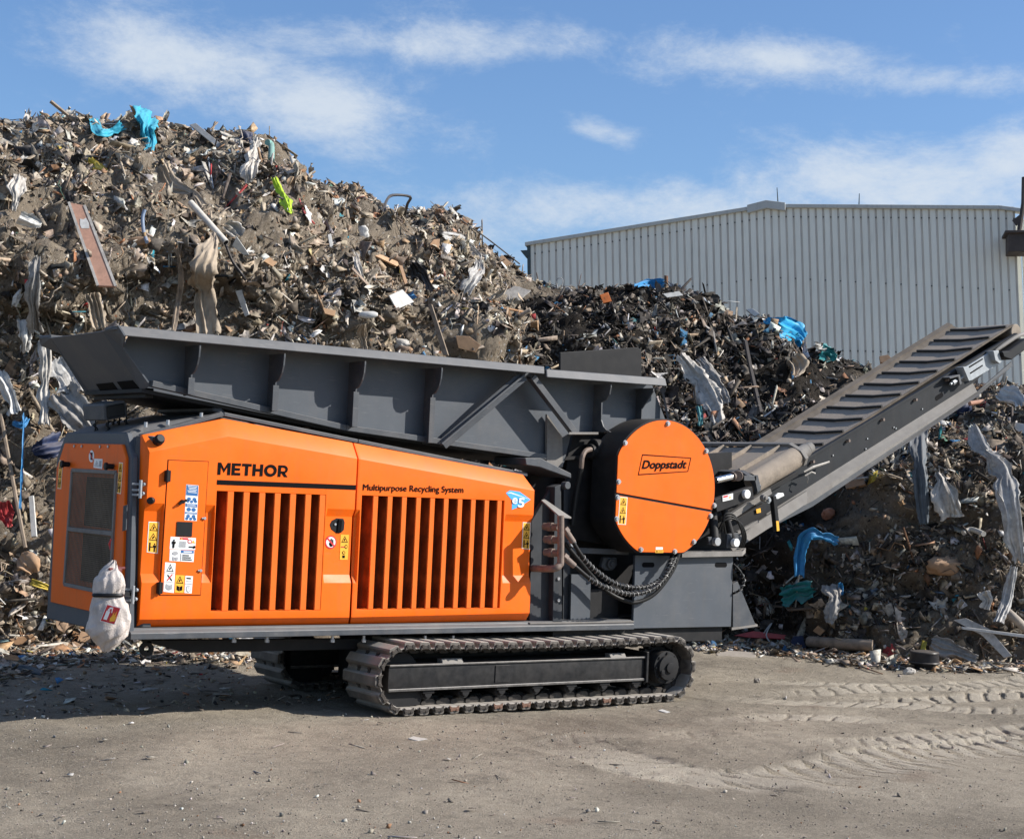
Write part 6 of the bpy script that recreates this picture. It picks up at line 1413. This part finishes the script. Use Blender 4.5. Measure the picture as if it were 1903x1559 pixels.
cloth('strap', 'narrow grey strap hanging left of the beige cloth', 'strap', [(328, 462), (337, 513), (332, 560), (323, 615)], [9, 9, 9, 8], 'wood', folds=1, amp=.12, lift=.08)
cloth('tarpaulin', 'bright cyan sheet crumpled on the crest of the brown heap', 'tarpaulin', [(274, 216), (268, 240), (276, 262), (275, 290)], [34, 40, 24, 10], 'cyan', lift=.10, amp=.3)
cloth('band', 'cyan plastic band looped beside the crumpled cyan sheet', 'band', [(174, 222), (184, 246), (206, 246), (226, 233)], [14, 16, 14, 12], 'cyan', folds=1, amp=.1, lift=.06)
cloth('strip', 'lime green cloth strip on the right shoulder of the brown heap', 'cloth strip', [(511, 332), (522, 360), (532, 382), (536, 398)], [9, 13, 20, 18], 'lime', folds=1.5, lift=.06)
cloth('wrapper', 'yellow wrapper below the cyan band near the crest', 'wrapper', [(165, 298), (182, 310), (200, 323)], [14, 16, 9], 'yellow', lift=.05)
lump('rubbish_bag', 'dark grey rubbish bag near the left edge of the brown heap crest', 'rubbish bag', 52, 284, 56, 26, 'dark', .5, .05)
cloth('film', 'white film hanging at the far left under the dark grey bag', 'film', [(38, 330), (32, 358), (25, 392)], [16, 26, 10], 'pale', lift=.05)
cloth('film', 'crinkled white sheet left of the salmon pink board', 'film', [(36, 402), (56, 412), (76, 420)], [22, 26, 14], 'white', amp=.35, lift=.05)
rod('hose', 'thin grey blue hose between the salmon board and cream pipe', 'hose', [(269, 390), (265, 405), (267, 430), (273, 450)], .022, 'bluepipe', lift=.04)
rod('stick', 'pale wooden stick poking into the sky above the left crest', 'stick', [(94, 189), (144, 230)], .028, 'wood', n=5, lift=.02, follow=False)
board('rail', 'grey perforated metal rail lying below the crest right of the cyan sheet', 'metal rail', [(352, 232), (364, 229), (424, 279), (417, 285)], .03, 'metal', lift=.10)
rod('pipe', 'sea green plastic pipe stub on the right tip of the crest', 'pipe', [(497, 265), (504, 270), (504, 298)], .045, 'sea', lift=.10)
cloth('film', 'pale film knotted around the right tip of the crest', 'film', [(478, 255), (470, 285), (465, 315), (462, 340)], [14, 24, 26, 16], 'pale', lift=.06)
lump('rubbish_bag', 'dark blue rag bundle under the right tip of the crest', 'rag', 456, 262, 26, 34, 'navy', .5, .05)
lump('bucket', 'small white tub lying on the right tip of the crest', 'tub', 474, 268, 24, 14, 'white', .12, .12)
cloth('film', 'greyish white film rope hanging at the left of the heap', 'film', [(69, 478), (64, 520), (60, 560), (66, 612)], [12, 18, 20, 22], 'grey', folds=3, amp=.3, lift=.12)
cloth('film', 'long pale film rope hanging left of the hopper end', 'film', [(85, 632), (86, 680), (81, 730), (83, 790)], [20, 18, 16, 20], 'pale', folds=2.5, amp=.32, lift=.25)
cloth('film', 'crumpled white film lying above the long pale film rope', 'film', [(48, 598), (45, 625), (42, 652)], [20, 32, 20], 'white', amp=.35, lift=.12)
cloth('film', 'torn pale film tangled at the left edge of the hopper rim', 'film', [(172, 545), (178, 580), (186, 612)], [24, 34, 26], 'beige', amp=.3, lift=.10)
cloth('film', 'clear plastic film draped under the raised hopper end', 'film', [(108, 665), (122, 700), (132, 735)], [34, 52, 44], 'clear', amp=.22, lift=.25)
cloth('film', 'greyish film spread on the heap behind the sprung box', 'film', [(112, 735), (135, 765), (160, 800)], [60, 62, 38], 'grey', amp=.22, lift=.25)
cloth('sheet', 'dark blue sheet lying in shade left of the orange end door', 'sheet', [(62, 842), (88, 832), (118, 822)], [26, 44, 34], 'navy', amp=.25, lift=.12)
cloth('rope', 'thin blue rope hanging left of the orange end door', 'rope', [(44, 772), (42, 830), (40, 890), (37, 945)], [4, 3.5, 3.5, 3], 'blue', folds=1, amp=.3, lift=.2)
cloth('rag', 'bright blue rag hooked over the thin blue rope', 'rag', [(24, 784), (40, 790), (52, 778)], [10, 12, 9], 'blue', lift=.2)
rod('pole', 'long thin wooden pole leaning at the left picture edge', 'pole', [(1, 770), (24, 895), (47, 1018)], .022, 'wood', lift=.25, n=6, follow=False)
board('plank', 'dirty white plank standing upright near the thin pole', 'plank', [(53, 922), (62, 920), (68, 996), (58, 997)], .03, 'white', lift=.10)
cloth('bag', 'folded brown paper bag on the lower left slope', 'bag', [(42, 1034), (54, 1046), (62, 1064)], [20, 34, 22], 'tan', amp=.22, lift=.10)
cloth('wrapper', 'yellow wrapper low on the left slope under the brown paper bag', 'wrapper', [(58, 1080), (74, 1086), (90, 1092)], [8, 10, 7], 'yellow', lift=.06)
cloth('bag', 'white and red printed bag at the left picture edge', 'bag', [(4, 930), (10, 955), (14, 980)], [24, 30, 20], 'red', lift=.08)
cloth('film', 'pale film strip across the scraps at the left picture edge', 'film', [(2, 690), (14, 728), (28, 770)], [14, 26, 20], 'white', amp=.3, lift=.15)
board('cardboard', 'flat tan cardboard piece on the slope under the orange end door', 'cardboard', [(104, 1199), (138, 1191), (155, 1199), (122, 1207)], .012, 'tan', lift=.06)
board('cardboard', 'small tan cardboard triangle beside the fire extinguisher bag', 'cardboard', [(143, 1192), (150, 1172), (165, 1176), (170, 1194)], .012, 'tan', tilt=.4, lift=.08)
board('cardboard', 'brown cardboard slab at the foot of the left slope', 'cardboard', [(18, 1188), (60, 1178), (72, 1190), (30, 1199)], .015, 'card', lift=.06)
lump('box', 'crushed blue box lying in the shade at the lower left', 'box', 40, 1226, 24, 14, 'blue', .3, .02)
cloth('rag', 'faded dark blue rag lying beside the crushed blue box', 'rag', [(22, 1240), (48, 1244), (78, 1250)], [14, 18, 9], 'slate', lift=.03)
board('tile', 'white ceiling tile with slots lying on the right slope of the brown heap', 'tile', [(723, 549), (748, 538), (770, 561), (737, 575)], .02, 'white', tilt=.2, lift=.06)
cloth('film', 'long clear film strip curling down the right shoulder of the brown heap', 'film', [(822, 438), (852, 448), (876, 468), (888, 496), (878, 520), (864, 545)], [12, 24, 26, 26, 22, 14], 'clear', amp=.2, lift=.10)
board('panel', 'folded white panel lying between the brown and dark heaps', 'panel', [(914, 553), (957, 531), (987, 540), (930, 585)], .02, 'pale', tilt=.2, lift=.08)
board('board', 'narrow orange brown board high on the right slope', 'board', [(697, 475), (708, 473), (746, 489), (738, 495)], .03, 'tan', lift=.05)
board('board', 'orange brown slab on the skyline where the brown heap falls away', 'board', [(921, 484), (934, 474), (950, 489), (940, 494)], .03, 'tan', tilt=.3, lift=.05)
board('board', 'large orange brown slab just above the hopper rim', 'board', [(847, 624), (872, 625), (893, 641), (884, 655), (852, 647)], .03, 'tan', lift=.06)
board('board', 'small tan board left of the white ceiling tile', 'board', [(600, 572), (624, 577), (622, 588), (604, 583)], .025, 'tan', lift=.05)
board('board', 'brown board above the clear film strip', 'board', [(794, 461), (806, 445), (818, 444), (815, 464)], .025, 'card', tilt=.3, lift=.05)
board('plank', 'long grey wooden plank sliding towards the hopper rim', 'plank', [(795, 566), (802, 565), (833, 660), (823, 660)], .035, 'wood', lift=.12)
board('plank', 'thin reddish plank crossing the right slope', 'plank', [(741, 492), (748, 494), (764, 546), (757, 543)], .02, 'card', lift=.08)
rod('bent_rod', 'black bent rod looping above the crest of the right shoulder', 'rod', [(712, 396), (718, 374), (730, 363), (762, 366), (757, 380), (752, 402)], .022, 'dark', lift=.02, n=6, smooth=4, follow=False)
rod('cable', 'thin black cable stretched from the heap towards the hall', 'cable', [(855, 408), (910, 447), (966, 491)], .012, 'dark', lift=.02, n=5, follow=False)
cloth('rubbish_bag', 'torn black film stretched across the right slope', 'rubbish bag', [(765, 490), (782, 515), (800, 545)], [22, 34, 18], 'dark', amp=.3, lift=.05)
cloth('film', 'small white film shred in the middle of the right slope', 'film', [(655, 466), (664, 490), (672, 518)], [8, 14, 8], 'pale', lift=.05)
lump('sink', 'white plastic tray in the middle of the brown heap', 'tray', 676, 432, 20, 24, 'white', .3, .05, flatz=.5)
board('panel', 'narrow white panel standing out left of the white tray', 'panel', [(609, 436), (615, 434), (621, 464), (614, 465)], .02, 'white', lift=.06)
lump('canister', 'white dented canister lying above the hopper rim', 'canister', 684, 585, 36, 14, 'white', .12, .06)
cloth('cloth', 'small beige cloth hanging over the hopper rim', 'cloth', [(674, 600), (672, 625), (677, 652)], [14, 18, 16], 'beige', folds=2, lift=.10)
board('panel', 'white profile strip between the cream pipe and black film', 'panel', [(432, 458), (440, 440), (472, 486), (468, 487)], .015, 'white', lift=.06)
cloth('film', 'white film bundle at the lower end of the cream pipe', 'film', [(420, 420), (434, 428), (446, 440)], [26, 34, 26], 'pale', amp=.3, lift=.06)
rod('cable', 'thick black cable running down from the cream pipe', 'cable', [(420, 456), (432, 486), (448, 508), (456, 520)], .018, 'dark', lift=.04, n=6)
board('board', 'perforated white strip standing above the hopper', 'board', [(437, 541), (449, 539), (463, 585), (455, 589)], .015, 'white', lift=.08)
board('panel', 'orange brown fibreboard in the middle of the slope', 'board', [(486, 483), (497, 476), (516, 487), (507, 496)], .02, 'tan', lift=.05)
board('board', 'dark slab sticking out of the crest behind the cyan sheet', 'board', [(240, 195), (250, 199), (257, 212), (252, 222)], .03, 'card', tilt=.5, lift=.02)
rod('strap', 'thin red strap on the slope right of the lime strip', 'strap', [(556, 370), (566, 395), (584, 416)], .012, 'red', lift=.05, n=5)
lump('stone', 'pale concrete lump half buried above the hopper rim', 'stone', 745, 640, 30, 18, 'stone', .3, .04)
lump('bowl', 'orange brown bowl below the grey blue hose', 'bowl', 258, 448, 44, 16, 'card', .2, .03, flatz=.5)
# --- on the dark heap
cloth('tarpaulin', 'bright blue tarpaulin on the shoulder of the dark heap', 'tarpaulin', [(1424, 594), (1448, 606), (1470, 622), (1492, 636)], [10, 40, 50, 30], 'blue', folds=2.6, amp=.22, lift=.12)
Rm['tarp'] = smat('bright_blue_tarpaulin', (.035, .31, .55), .45, dusty=.05); bpy.data.objects['tarpaulin.001'].data.materials[0] = Rm['tarp']
cloth('bag', 'teal bag on the crest right of the bright blue tarpaulin', 'bag', [(1524, 650), (1538, 658), (1552, 666)], [22, 26, 16], 'teal', amp=.3, lift=.08)
cloth('sheet', 'dark blue sheet on the highest crest of the dark heap', 'sheet', [(1180, 533), (1205, 530), (1236, 527)], [14, 20, 16], 'blue', amp=.3, lift=.08)
cloth('film', 'long pale film hanging down the dark heap behind the round guard', 'film', [(1262, 662), (1290, 700), (1318, 742), (1334, 790)], [22, 40, 46, 24], 'pale', folds=4, amp=.16, lift=.15)
cloth('film', 'narrow grey film beside the long pale film on the dark heap', 'film', [(1302, 668), (1326, 705), (1350, 750)], [18, 24, 16], 'grey', folds=3, amp=.22, lift=.12)
cloth('rag', 'teal rag below the long pale film', 'rag', [(1298, 755), (1302, 775), (1301, 792)], [10, 12, 8], 'teal', lift=.12)
board('box', 'orange and white torn box on the crest of the dark heap', 'box', [(1115, 548), (1130, 543), (1137, 560), (1121, 564)], .05, 'orange', tilt=.3, lift=.05)
board('board', 'white board on the crest right of the dark blue sheet', 'board', [(1232, 546), (1262, 541), (1270, 549), (1240, 553)], .02, 'white', tilt=.2, lift=.08)
rod('pole', 'slim dark pole lying down the dark heap', 'pole', [(1385, 634), (1396, 690), (1414, 768)], .035, 'dark', lift=.10, n=6)
board('beam', 'short white beam end on the crest left of the bright blue tarpaulin', 'beam', [(1386, 575), (1398, 573), (1412, 583), (1402, 588)], .05, 'white', tilt=.3, lift=.05)
cloth('film', 'clear film puffed up beside the teal bag', 'film', [(1513, 640), (1522, 646), (1532, 652)], [14, 20, 14], 'clear', amp=.35, lift=.1)
cloth('bag', 'yellowish sack under the bright blue tarpaulin', 'sack', [(1470, 665), (1482, 680), (1476, 700)], [26, 30, 12], 'beige', lift=.08)
board('box', 'small brown carton on the crest against the hall wall', 'carton', [(1634, 662), (1650, 659), (1660, 669), (1652, 675), (1636, 673)], .06, 'card', tilt=.4, lift=.05)
rod('wire_loop', 'thin wire loop standing up between the two heaps', 'wire', [(1037, 538), (1034, 522), (1040, 517), (1046, 521), (1043, 537)], .008, 'metal', lift=.02, n=5, follow=False)
cloth('film', 'clear film with green print beside the thin wire loop', 'film', [(1040, 540), (1054, 545), (1066, 556)], [20, 26, 18], 'clear', amp=.3, lift=.06)
# --- the flank under and beside the conveyor
cloth('cloth', 'slate blue cloth strip hanging beneath the conveyor', 'cloth', [(1708, 796), (1707, 850), (1711, 900), (1716, 975)], [30, 28, 26, 20], 'slate', folds=2.5, amp=.2, lift=.2)
cloth('film', 'long translucent film hanging at the right picture edge', 'film', [(1806, 790), (1830, 842), (1862, 872), (1878, 940), (1890, 1045)], [16, 30, 34, 30, 26], 'clear', folds=3, amp=.16, lift=.25)
cloth('film', 'thin torn tail of film below the long translucent film', 'film', [(1886, 1052), (1872, 1110), (1856, 1158)], [10, 18, 14], 'clear', amp=.25, lift=.2)
cloth('film', 'short white film below the right end of the conveyor', 'film', [(1744, 880), (1758, 920), (1770, 962)], [14, 34, 40], 'pale', amp=.2, lift=.15)
cloth('cloth', 'royal blue cloth draped on the shaded flank', 'cloth', [(1556, 1008), (1530, 996), (1504, 994), (1490, 1020), (1487, 1072)], [14, 14, 20, 18, 14], 'blue', folds=2, amp=.22, lift=.12)
cloth('sheet', 'dark teal sheet lying low on the shaded flank', 'sheet', [(1452, 1108), (1482, 1102), (1514, 1094)], [22, 38, 30], 'teal', amp=.22, lift=.08)
cloth('film', 'frayed white net hanging low on the shaded flank', 'net', [(1545, 1088), (1548, 1118), (1540, 1158)], [30, 30, 10], 'grey', folds=5, amp=.2, lift=.1)
cloth('rag', 'small blue rag beside the frayed white net', 'rag', [(1562, 1082), (1563, 1094), (1565, 1106)], [9, 10, 7], 'blue', lift=.08)
cloth('rag', 'knotted white rag hanging low at the right edge', 'rag', [(1826, 1098), (1832, 1115), (1828, 1132)], [16, 24, 16], 'pale', amp=.35, lift=.12)
lump('cushion', 'torn dark brown cushion bulging from the shaded flank', 'cushion', 1752, 1052, 60, 34, 'card', .4, .05)
rod('tube', 'bent white tube near the top of the shaded flank', 'tube', [(1790, 990), (1806, 984), (1828, 992)], .035, 'pipe', lift=.12)
lump('rubbish_bag', 'crumpled navy bag just under the conveyor head', 'rubbish bag', 1790, 762, 28, 48, 'navy', .45, .1)
cloth('film', 'big white foam sheet on the sunny top by the right edge', 'foam sheet', [(1858, 728), (1880, 740), (1898, 756)], [22, 34, 26], 'white', amp=.25, lift=.1)
rod('tube', 'pale pink tube on the sunny top below the conveyor head', 'tube', [(1802, 750), (1828, 746)], .035, 'salmon', lift=.1)
board('panel', 'white plate on the sunny slope at the right edge', 'panel', [(1872, 782), (1905, 788), (1905, 806), (1870, 798)], .015, 'white', lift=.1)
lump('brick', 'broken red brick piece on the shaded flank under the conveyor', 'brick', 1540, 955, 26, 22, 'brick', .3, .06)
board('carton', 'crushed brown carton under the lower conveyor flange', 'carton', [(1565, 885), (1600, 872), (1608, 900), (1572, 908)], .05, 'card', lift=.12)
rod('cord', 'thin pale cord hanging at the foot of the shaded flank', 'cord', [(1485, 1065), (1482, 1095), (1478, 1128)], .011, 'pale', lift=.15, n=5)
# --- strip of rubbish along the foot of the right heap
bk = empty('bucket', tuple(G(1717, 1243))); tag(bk, 'black plastic bucket upside down at the foot of the right heap', 'bucket')
c = G(1717, 1243); w_ = 38 * np.linalg.norm(c - CAM) / FOC / 2 * 1.35
prof = [(.62, 0), (.68, .10), (.72, .11), (1.0, .22), (1.02, .28), (.98, .62), (1.0, .64), (.96, .68), (.2, .74)]
vs, fs, nn_ = [], [], 28
for r_, z_ in prof: vs += [c + np.array([w_ * r_ * math.cos(k * 2 * math.pi / nn_), w_ * r_ * math.sin(k * 2 * math.pi / nn_), w_ * z_ * 1.8]) for k in range(nn_)]
for i in range(len(prof) - 1): fs += [(i * nn_ + k, i * nn_ + (k + 1) % nn_, (i + 1) * nn_ + (k + 1) % nn_, (i + 1) * nn_ + k) for k in range(nn_)]
fs.append(tuple(range((len(prof) - 1) * nn_, len(prof) * nn_))); obj('tub', MB().add(vs, fs), Rm['dark'], bk, smooth=35)
obj('rim', MB().tube([c + np.array([w_ * 1.03 * math.cos(a), w_ * 1.03 * math.sin(a), w_ * .47]) for a in np.linspace(0, 2 * math.pi, 30)], .012, 6), Rm['dark'], bk, smooth=50)
lump('stone', 'pale round stone on the dirt in front of the black bucket', 'stone', 1689, 1250, 22, 18, 'stone', .25, .03, flatz=1)
lump('stone', 'small dark stone standing alone on the dirt right of the track', 'stone', 1407, 1268, 13, 14, 'concrete', .35, .02, flatz=1)
lump('stone', 'dark rounded stone beside the wooden beam at the heap foot', 'stone', 1537, 1222, 20, 18, 'dark', .25, .04, flatz=1)
board('strip', 'long white plastic strip at the right picture edge', 'plastic strip', [(1787, 1164), (1788, 1169), (1912, 1186), (1912, 1180)], .02, 'white', lift=.22, tilt=.5)
board('panel', 'dirty white door panel leaning at the foot of the right heap', 'panel', [(1772, 1152), (1795, 1148), (1838, 1168), (1881, 1218), (1866, 1222), (1825, 1180)], .02, 'pale', lift=.14)
rod('pipe', 'ribbed grey drain pipe stub at the right picture edge', 'pipe', [(1862, 1128), (1885, 1148), (1910, 1172)], .055, 'concrete', lift=.1, n=14)
board('board', 'red plastic board lying flat behind the tangled wire', 'board', [(1364, 1180), (1400, 1172), (1464, 1180), (1462, 1187), (1392, 1184)], .015, 'red', lift=.05)
board('book', 'dark navy folder lying beside the wooden beam', 'folder', [(1469, 1192), (1474, 1182), (1492, 1181), (1497, 1200), (1510, 1203), (1480, 1206)], .03, 'navy', lift=.05)
rod('beam', 'rough round wooden beam along the foot of the right heap', 'beam', [(1504, 1192), (1560, 1196), (1622, 1199)], .075, 'wood', lift=-.02, n=9)
board('cardboard', 'torn tan cardboard on the dirt left of the black bucket', 'cardboard', [(1612, 1216), (1622, 1207), (1670, 1222), (1664, 1229), (1640, 1226)], .012, 'tan', tilt=.2, lift=.03)
cloth('sack', 'dusty grey sack slumped right of the black bucket', 'sack', [(1730, 1194), (1762, 1206), (1790, 1216), (1816, 1226)], [26, 34, 30, 16], 'grey', folds=2.4, amp=.3, lift=.08)
cloth('film', 'white plastic film in front of the dusty grey sack', 'film', [(1728, 1206), (1746, 1212), (1760, 1218)], [10, 16, 10], 'white', lift=.05)
rod('wire', 'tangled white wire beside the rear leg of the shredder', 'wire', [(1400, 1175), (1388, 1195), (1386, 1212), (1400, 1216), (1414, 1196), (1420, 1176), (1434, 1158), (1424, 1180), (1436, 1205), (1412, 1220)], .009, 'white', lift=.06, n=5, smooth=5)
board('carton', 'white carton lying near the tangled white wire', 'carton', [(1392, 1213), (1400, 1195), (1412, 1196), (1412, 1212)], .08, 'white', lift=.05)
board('slab', 'flat brown slab at the foot of the heap behind the track end', 'slab', [(1330, 1214), (1356, 1208), (1405, 1212), (1404, 1222), (1340, 1224)], .04, 'concrete', lift=.02)
board('brick', 'orange brown tile leaning above the wooden beam', 'tile', [(1510, 1172), (1520, 1162), (1533, 1172), (1524, 1181)], .05, 'tan', tilt=.3, lift=.05)
board('sheet', 'white scrap of paper on the dirt in front of the track end', 'paper', [(1222, 1319), (1231, 1317), (1246, 1322), (1238, 1324)], .006, 'white', lift=.01)
board('sheet', 'flat pale scrap on the dirt below the track middle', 'paper', [(758, 1371), (768, 1367), (795, 1372), (776, 1376)], .008, 'stone', lift=.01)
board('sheet', 'small white scrap on the dirt beside the track front', 'paper', [(676, 1337), (684, 1335), (690, 1339), (682, 1342)], .008, 'white', lift=.01)
board('sheet', 'grey scrap on the dirt near the lower picture edge', 'paper', [(538, 1536), (548, 1532), (576, 1538), (560, 1541)], .008, 'metal', lift=.01)
_st = MB().tube([W(1494, 877, .22), W(1510, 868, .2), W(1541, 858, .21)], [.010, .014, .010], 5).tube([W(1496, 884, .2), W(1508, 877, .18), W(1515, 880, .18)], .009, 5).tube([W(1500, 878, .2), W(1502, 890, .18), W(1501, 897, .2)], .006, 4)
tag(obj('strip', _st, Rm['pale'], None), 'pale plastic strips caught on the lower end of the conveyor side', 'strip')

# ------------------------------------------------------------------ fire extinguisher in a knotted net bag, hung on the corner post
eb = empty('extinguisher_bag', tuple(W(202, 1208, -.05))); tag(eb, 'fire extinguisher tied in a whitish mesh bag hanging at the orange end door', 'fire extinguisher')
M['dull_red'] = mat('dull_red_paint', (.14, .03, .028), .5, var=.3)
M['netbag'] = mat('white_net_bag', (.50, .44, .40), .6, var=.25, scale=7, dust=.1, dustcol=(.5, .48, .44), bump=.5, bscale=110)
ctr = [(1040, 213, 1), (1050, 208, 9), (1064, 203, 19), (1078, 202, 27), (1090, 202, 29), (1100, 201, 27), (1106, 201, 24), (1112, 201, 26), (1124, 202, 31), (1140, 203, 33), (1156, 203, 36), (1168, 202, 38), (1180, 202, 34), (1192, 201, 24), (1202, 199, 13), (1210, 197, 3)]
vs, fs, nn_ = [], [], 64; YB = -.03; cy_ = np.array(ctr, float); yy_ = np.linspace(1043, 1210, 52); ctr = [(y, np.interp(y, cy_[:, 0], cy_[:, 1]), np.interp(y, cy_[:, 0], cy_[:, 2])) for y in yy_]
for i, (y, x, hw) in enumerate(ctr):
    c_ = W(x, y, YB); r_ = hw * np.linalg.norm(c_ - CAM) / FOC
    for k in range(nn_):
        a = 2 * math.pi * k / nn_; q_ = (yy_[i] - 1043) / 167; f = 1 + (.05 if q_ < .45 else .025) * math.sin(a * 11 + 2.5 * math.sin(i * .13)) * (1 if .1 < q_ < .7 else .5) + .13 * vnoise(np.array([[math.cos(a) * 1.3, math.sin(a) * 1.3, i * .10]]), 4)[0] + .07 * (1 - 2 * abs(vnoise(np.array([[math.cos(a) * 2.4 + i * .05, math.sin(a) * 2.4, i * .13]]), 14)[0]))
        vs.append(c_ + r_ * f * (Rw[0] * math.cos(a) * 1.0 + np.array([-Rw[0][1], Rw[0][0], 0]) * math.sin(a) * .62) + np.array([0, 0, .012 * math.sin(a * 5 + i)]))
for i in range(len(ctr) - 1): fs += [(i * nn_ + k, i * nn_ + (k + 1) % nn_, (i + 1) * nn_ + (k + 1) % nn_, (i + 1) * nn_ + k) for k in range(nn_)]
fs += [tuple(range(nn_)), tuple(range((len(ctr) - 1) * nn_, len(ctr) * nn_))]
obj('net_bag', MB().add(vs, fs), M['netbag'], eb, smooth=70)
st = []
for a in np.linspace(0, 2 * math.pi, 30): 
    c_ = W(201, 1105, YB); r_ = 25.5 * np.linalg.norm(c_ - CAM) / FOC; st.append(c_ + r_ * (Rw[0] * math.cos(a) + np.array([-Rw[0][1], Rw[0][0], 0]) * math.sin(a) * .64))
obj('strap', MB().tube(st, .016, 6), M['plastic'], eb, smooth=50)
p = W(212, 1062, YB - .0); obj('extinguisher_head', MB().cyl(p + np.array([-.05, -.02, -.02]), p + np.array([.05, .0, .02]), .03, n=10).bar(p + np.array([-.06, -.03, .02]), p + np.array([.08, -.01, .03]), .03, .02)  .cyl(p + np.array([0, 0, -.1]), p, .04, n=12), M['dull_red'], eb, bevel=.006)
obj('hanger', MB().bar(W(222, 1102, -.02), W(244, 1104, .03), .03, .03), M['plastic'], eb)
Q = [W(x, y, YB - .30) + np.array([0, .0, 0]) for x, y in ((185.5, 1154), (213, 1161), (225, 1129), (199, 1122))]
dr = .315 * 12 / FOC * 0
cz_ = [W(203, 1140, YB)]; rr_ = 35 * np.linalg.norm(cz_[0] - CAM) / FOC
fwd = np.array([-Rw[0][1], Rw[0][0], 0]); pc = cz_[0] - fwd * rr_ * .74
nq = -fwd / np.linalg.norm(fwd)
Q = [PLN(x, y, pc, nq) for x, y in ((185.5, 1154), (213, 1161), (225, 1129), (199, 1122))]
sticker(Q, 'white', [('red', [rect(.04, .04, .96, .96)]), ('white', [rect(.16, .16, .40, .66), [(.2, .68), (.36, .68), (.32, .8), (.24, .8)], [(.3, .76), (.5, .84), (.5, .92), (.26, .86)], [(.5, .92), (.44, .90), (.50, .6), (.55, .6)]]), ('pinkish', [[(.6, .12), (.9, .2), (.95, .55), (.85, .4), (.84, .8), (.74, .45), (.68, .7), (.62, .4), (.56, .3)]])] if False else
        [('red', [rect(.04, .04, .96, .96)]), ('white', [rect(.16, .16, .40, .66), [(.2, .68), (.36, .68), (.32, .8), (.24, .8)], [(.3, .76), (.5, .84), (.5, .92), (.26, .86)], [(.5, .92), (.44, .90), (.50, .6), (.55, .6)]]), ('yellow', [[(.6, .12), (.9, .2), (.95, .55), (.85, .4), (.84, .8), (.74, .45), (.68, .7), (.62, .4), (.56, .3)]])], eb, 'safety_label', 'red label with white extinguisher and flame')
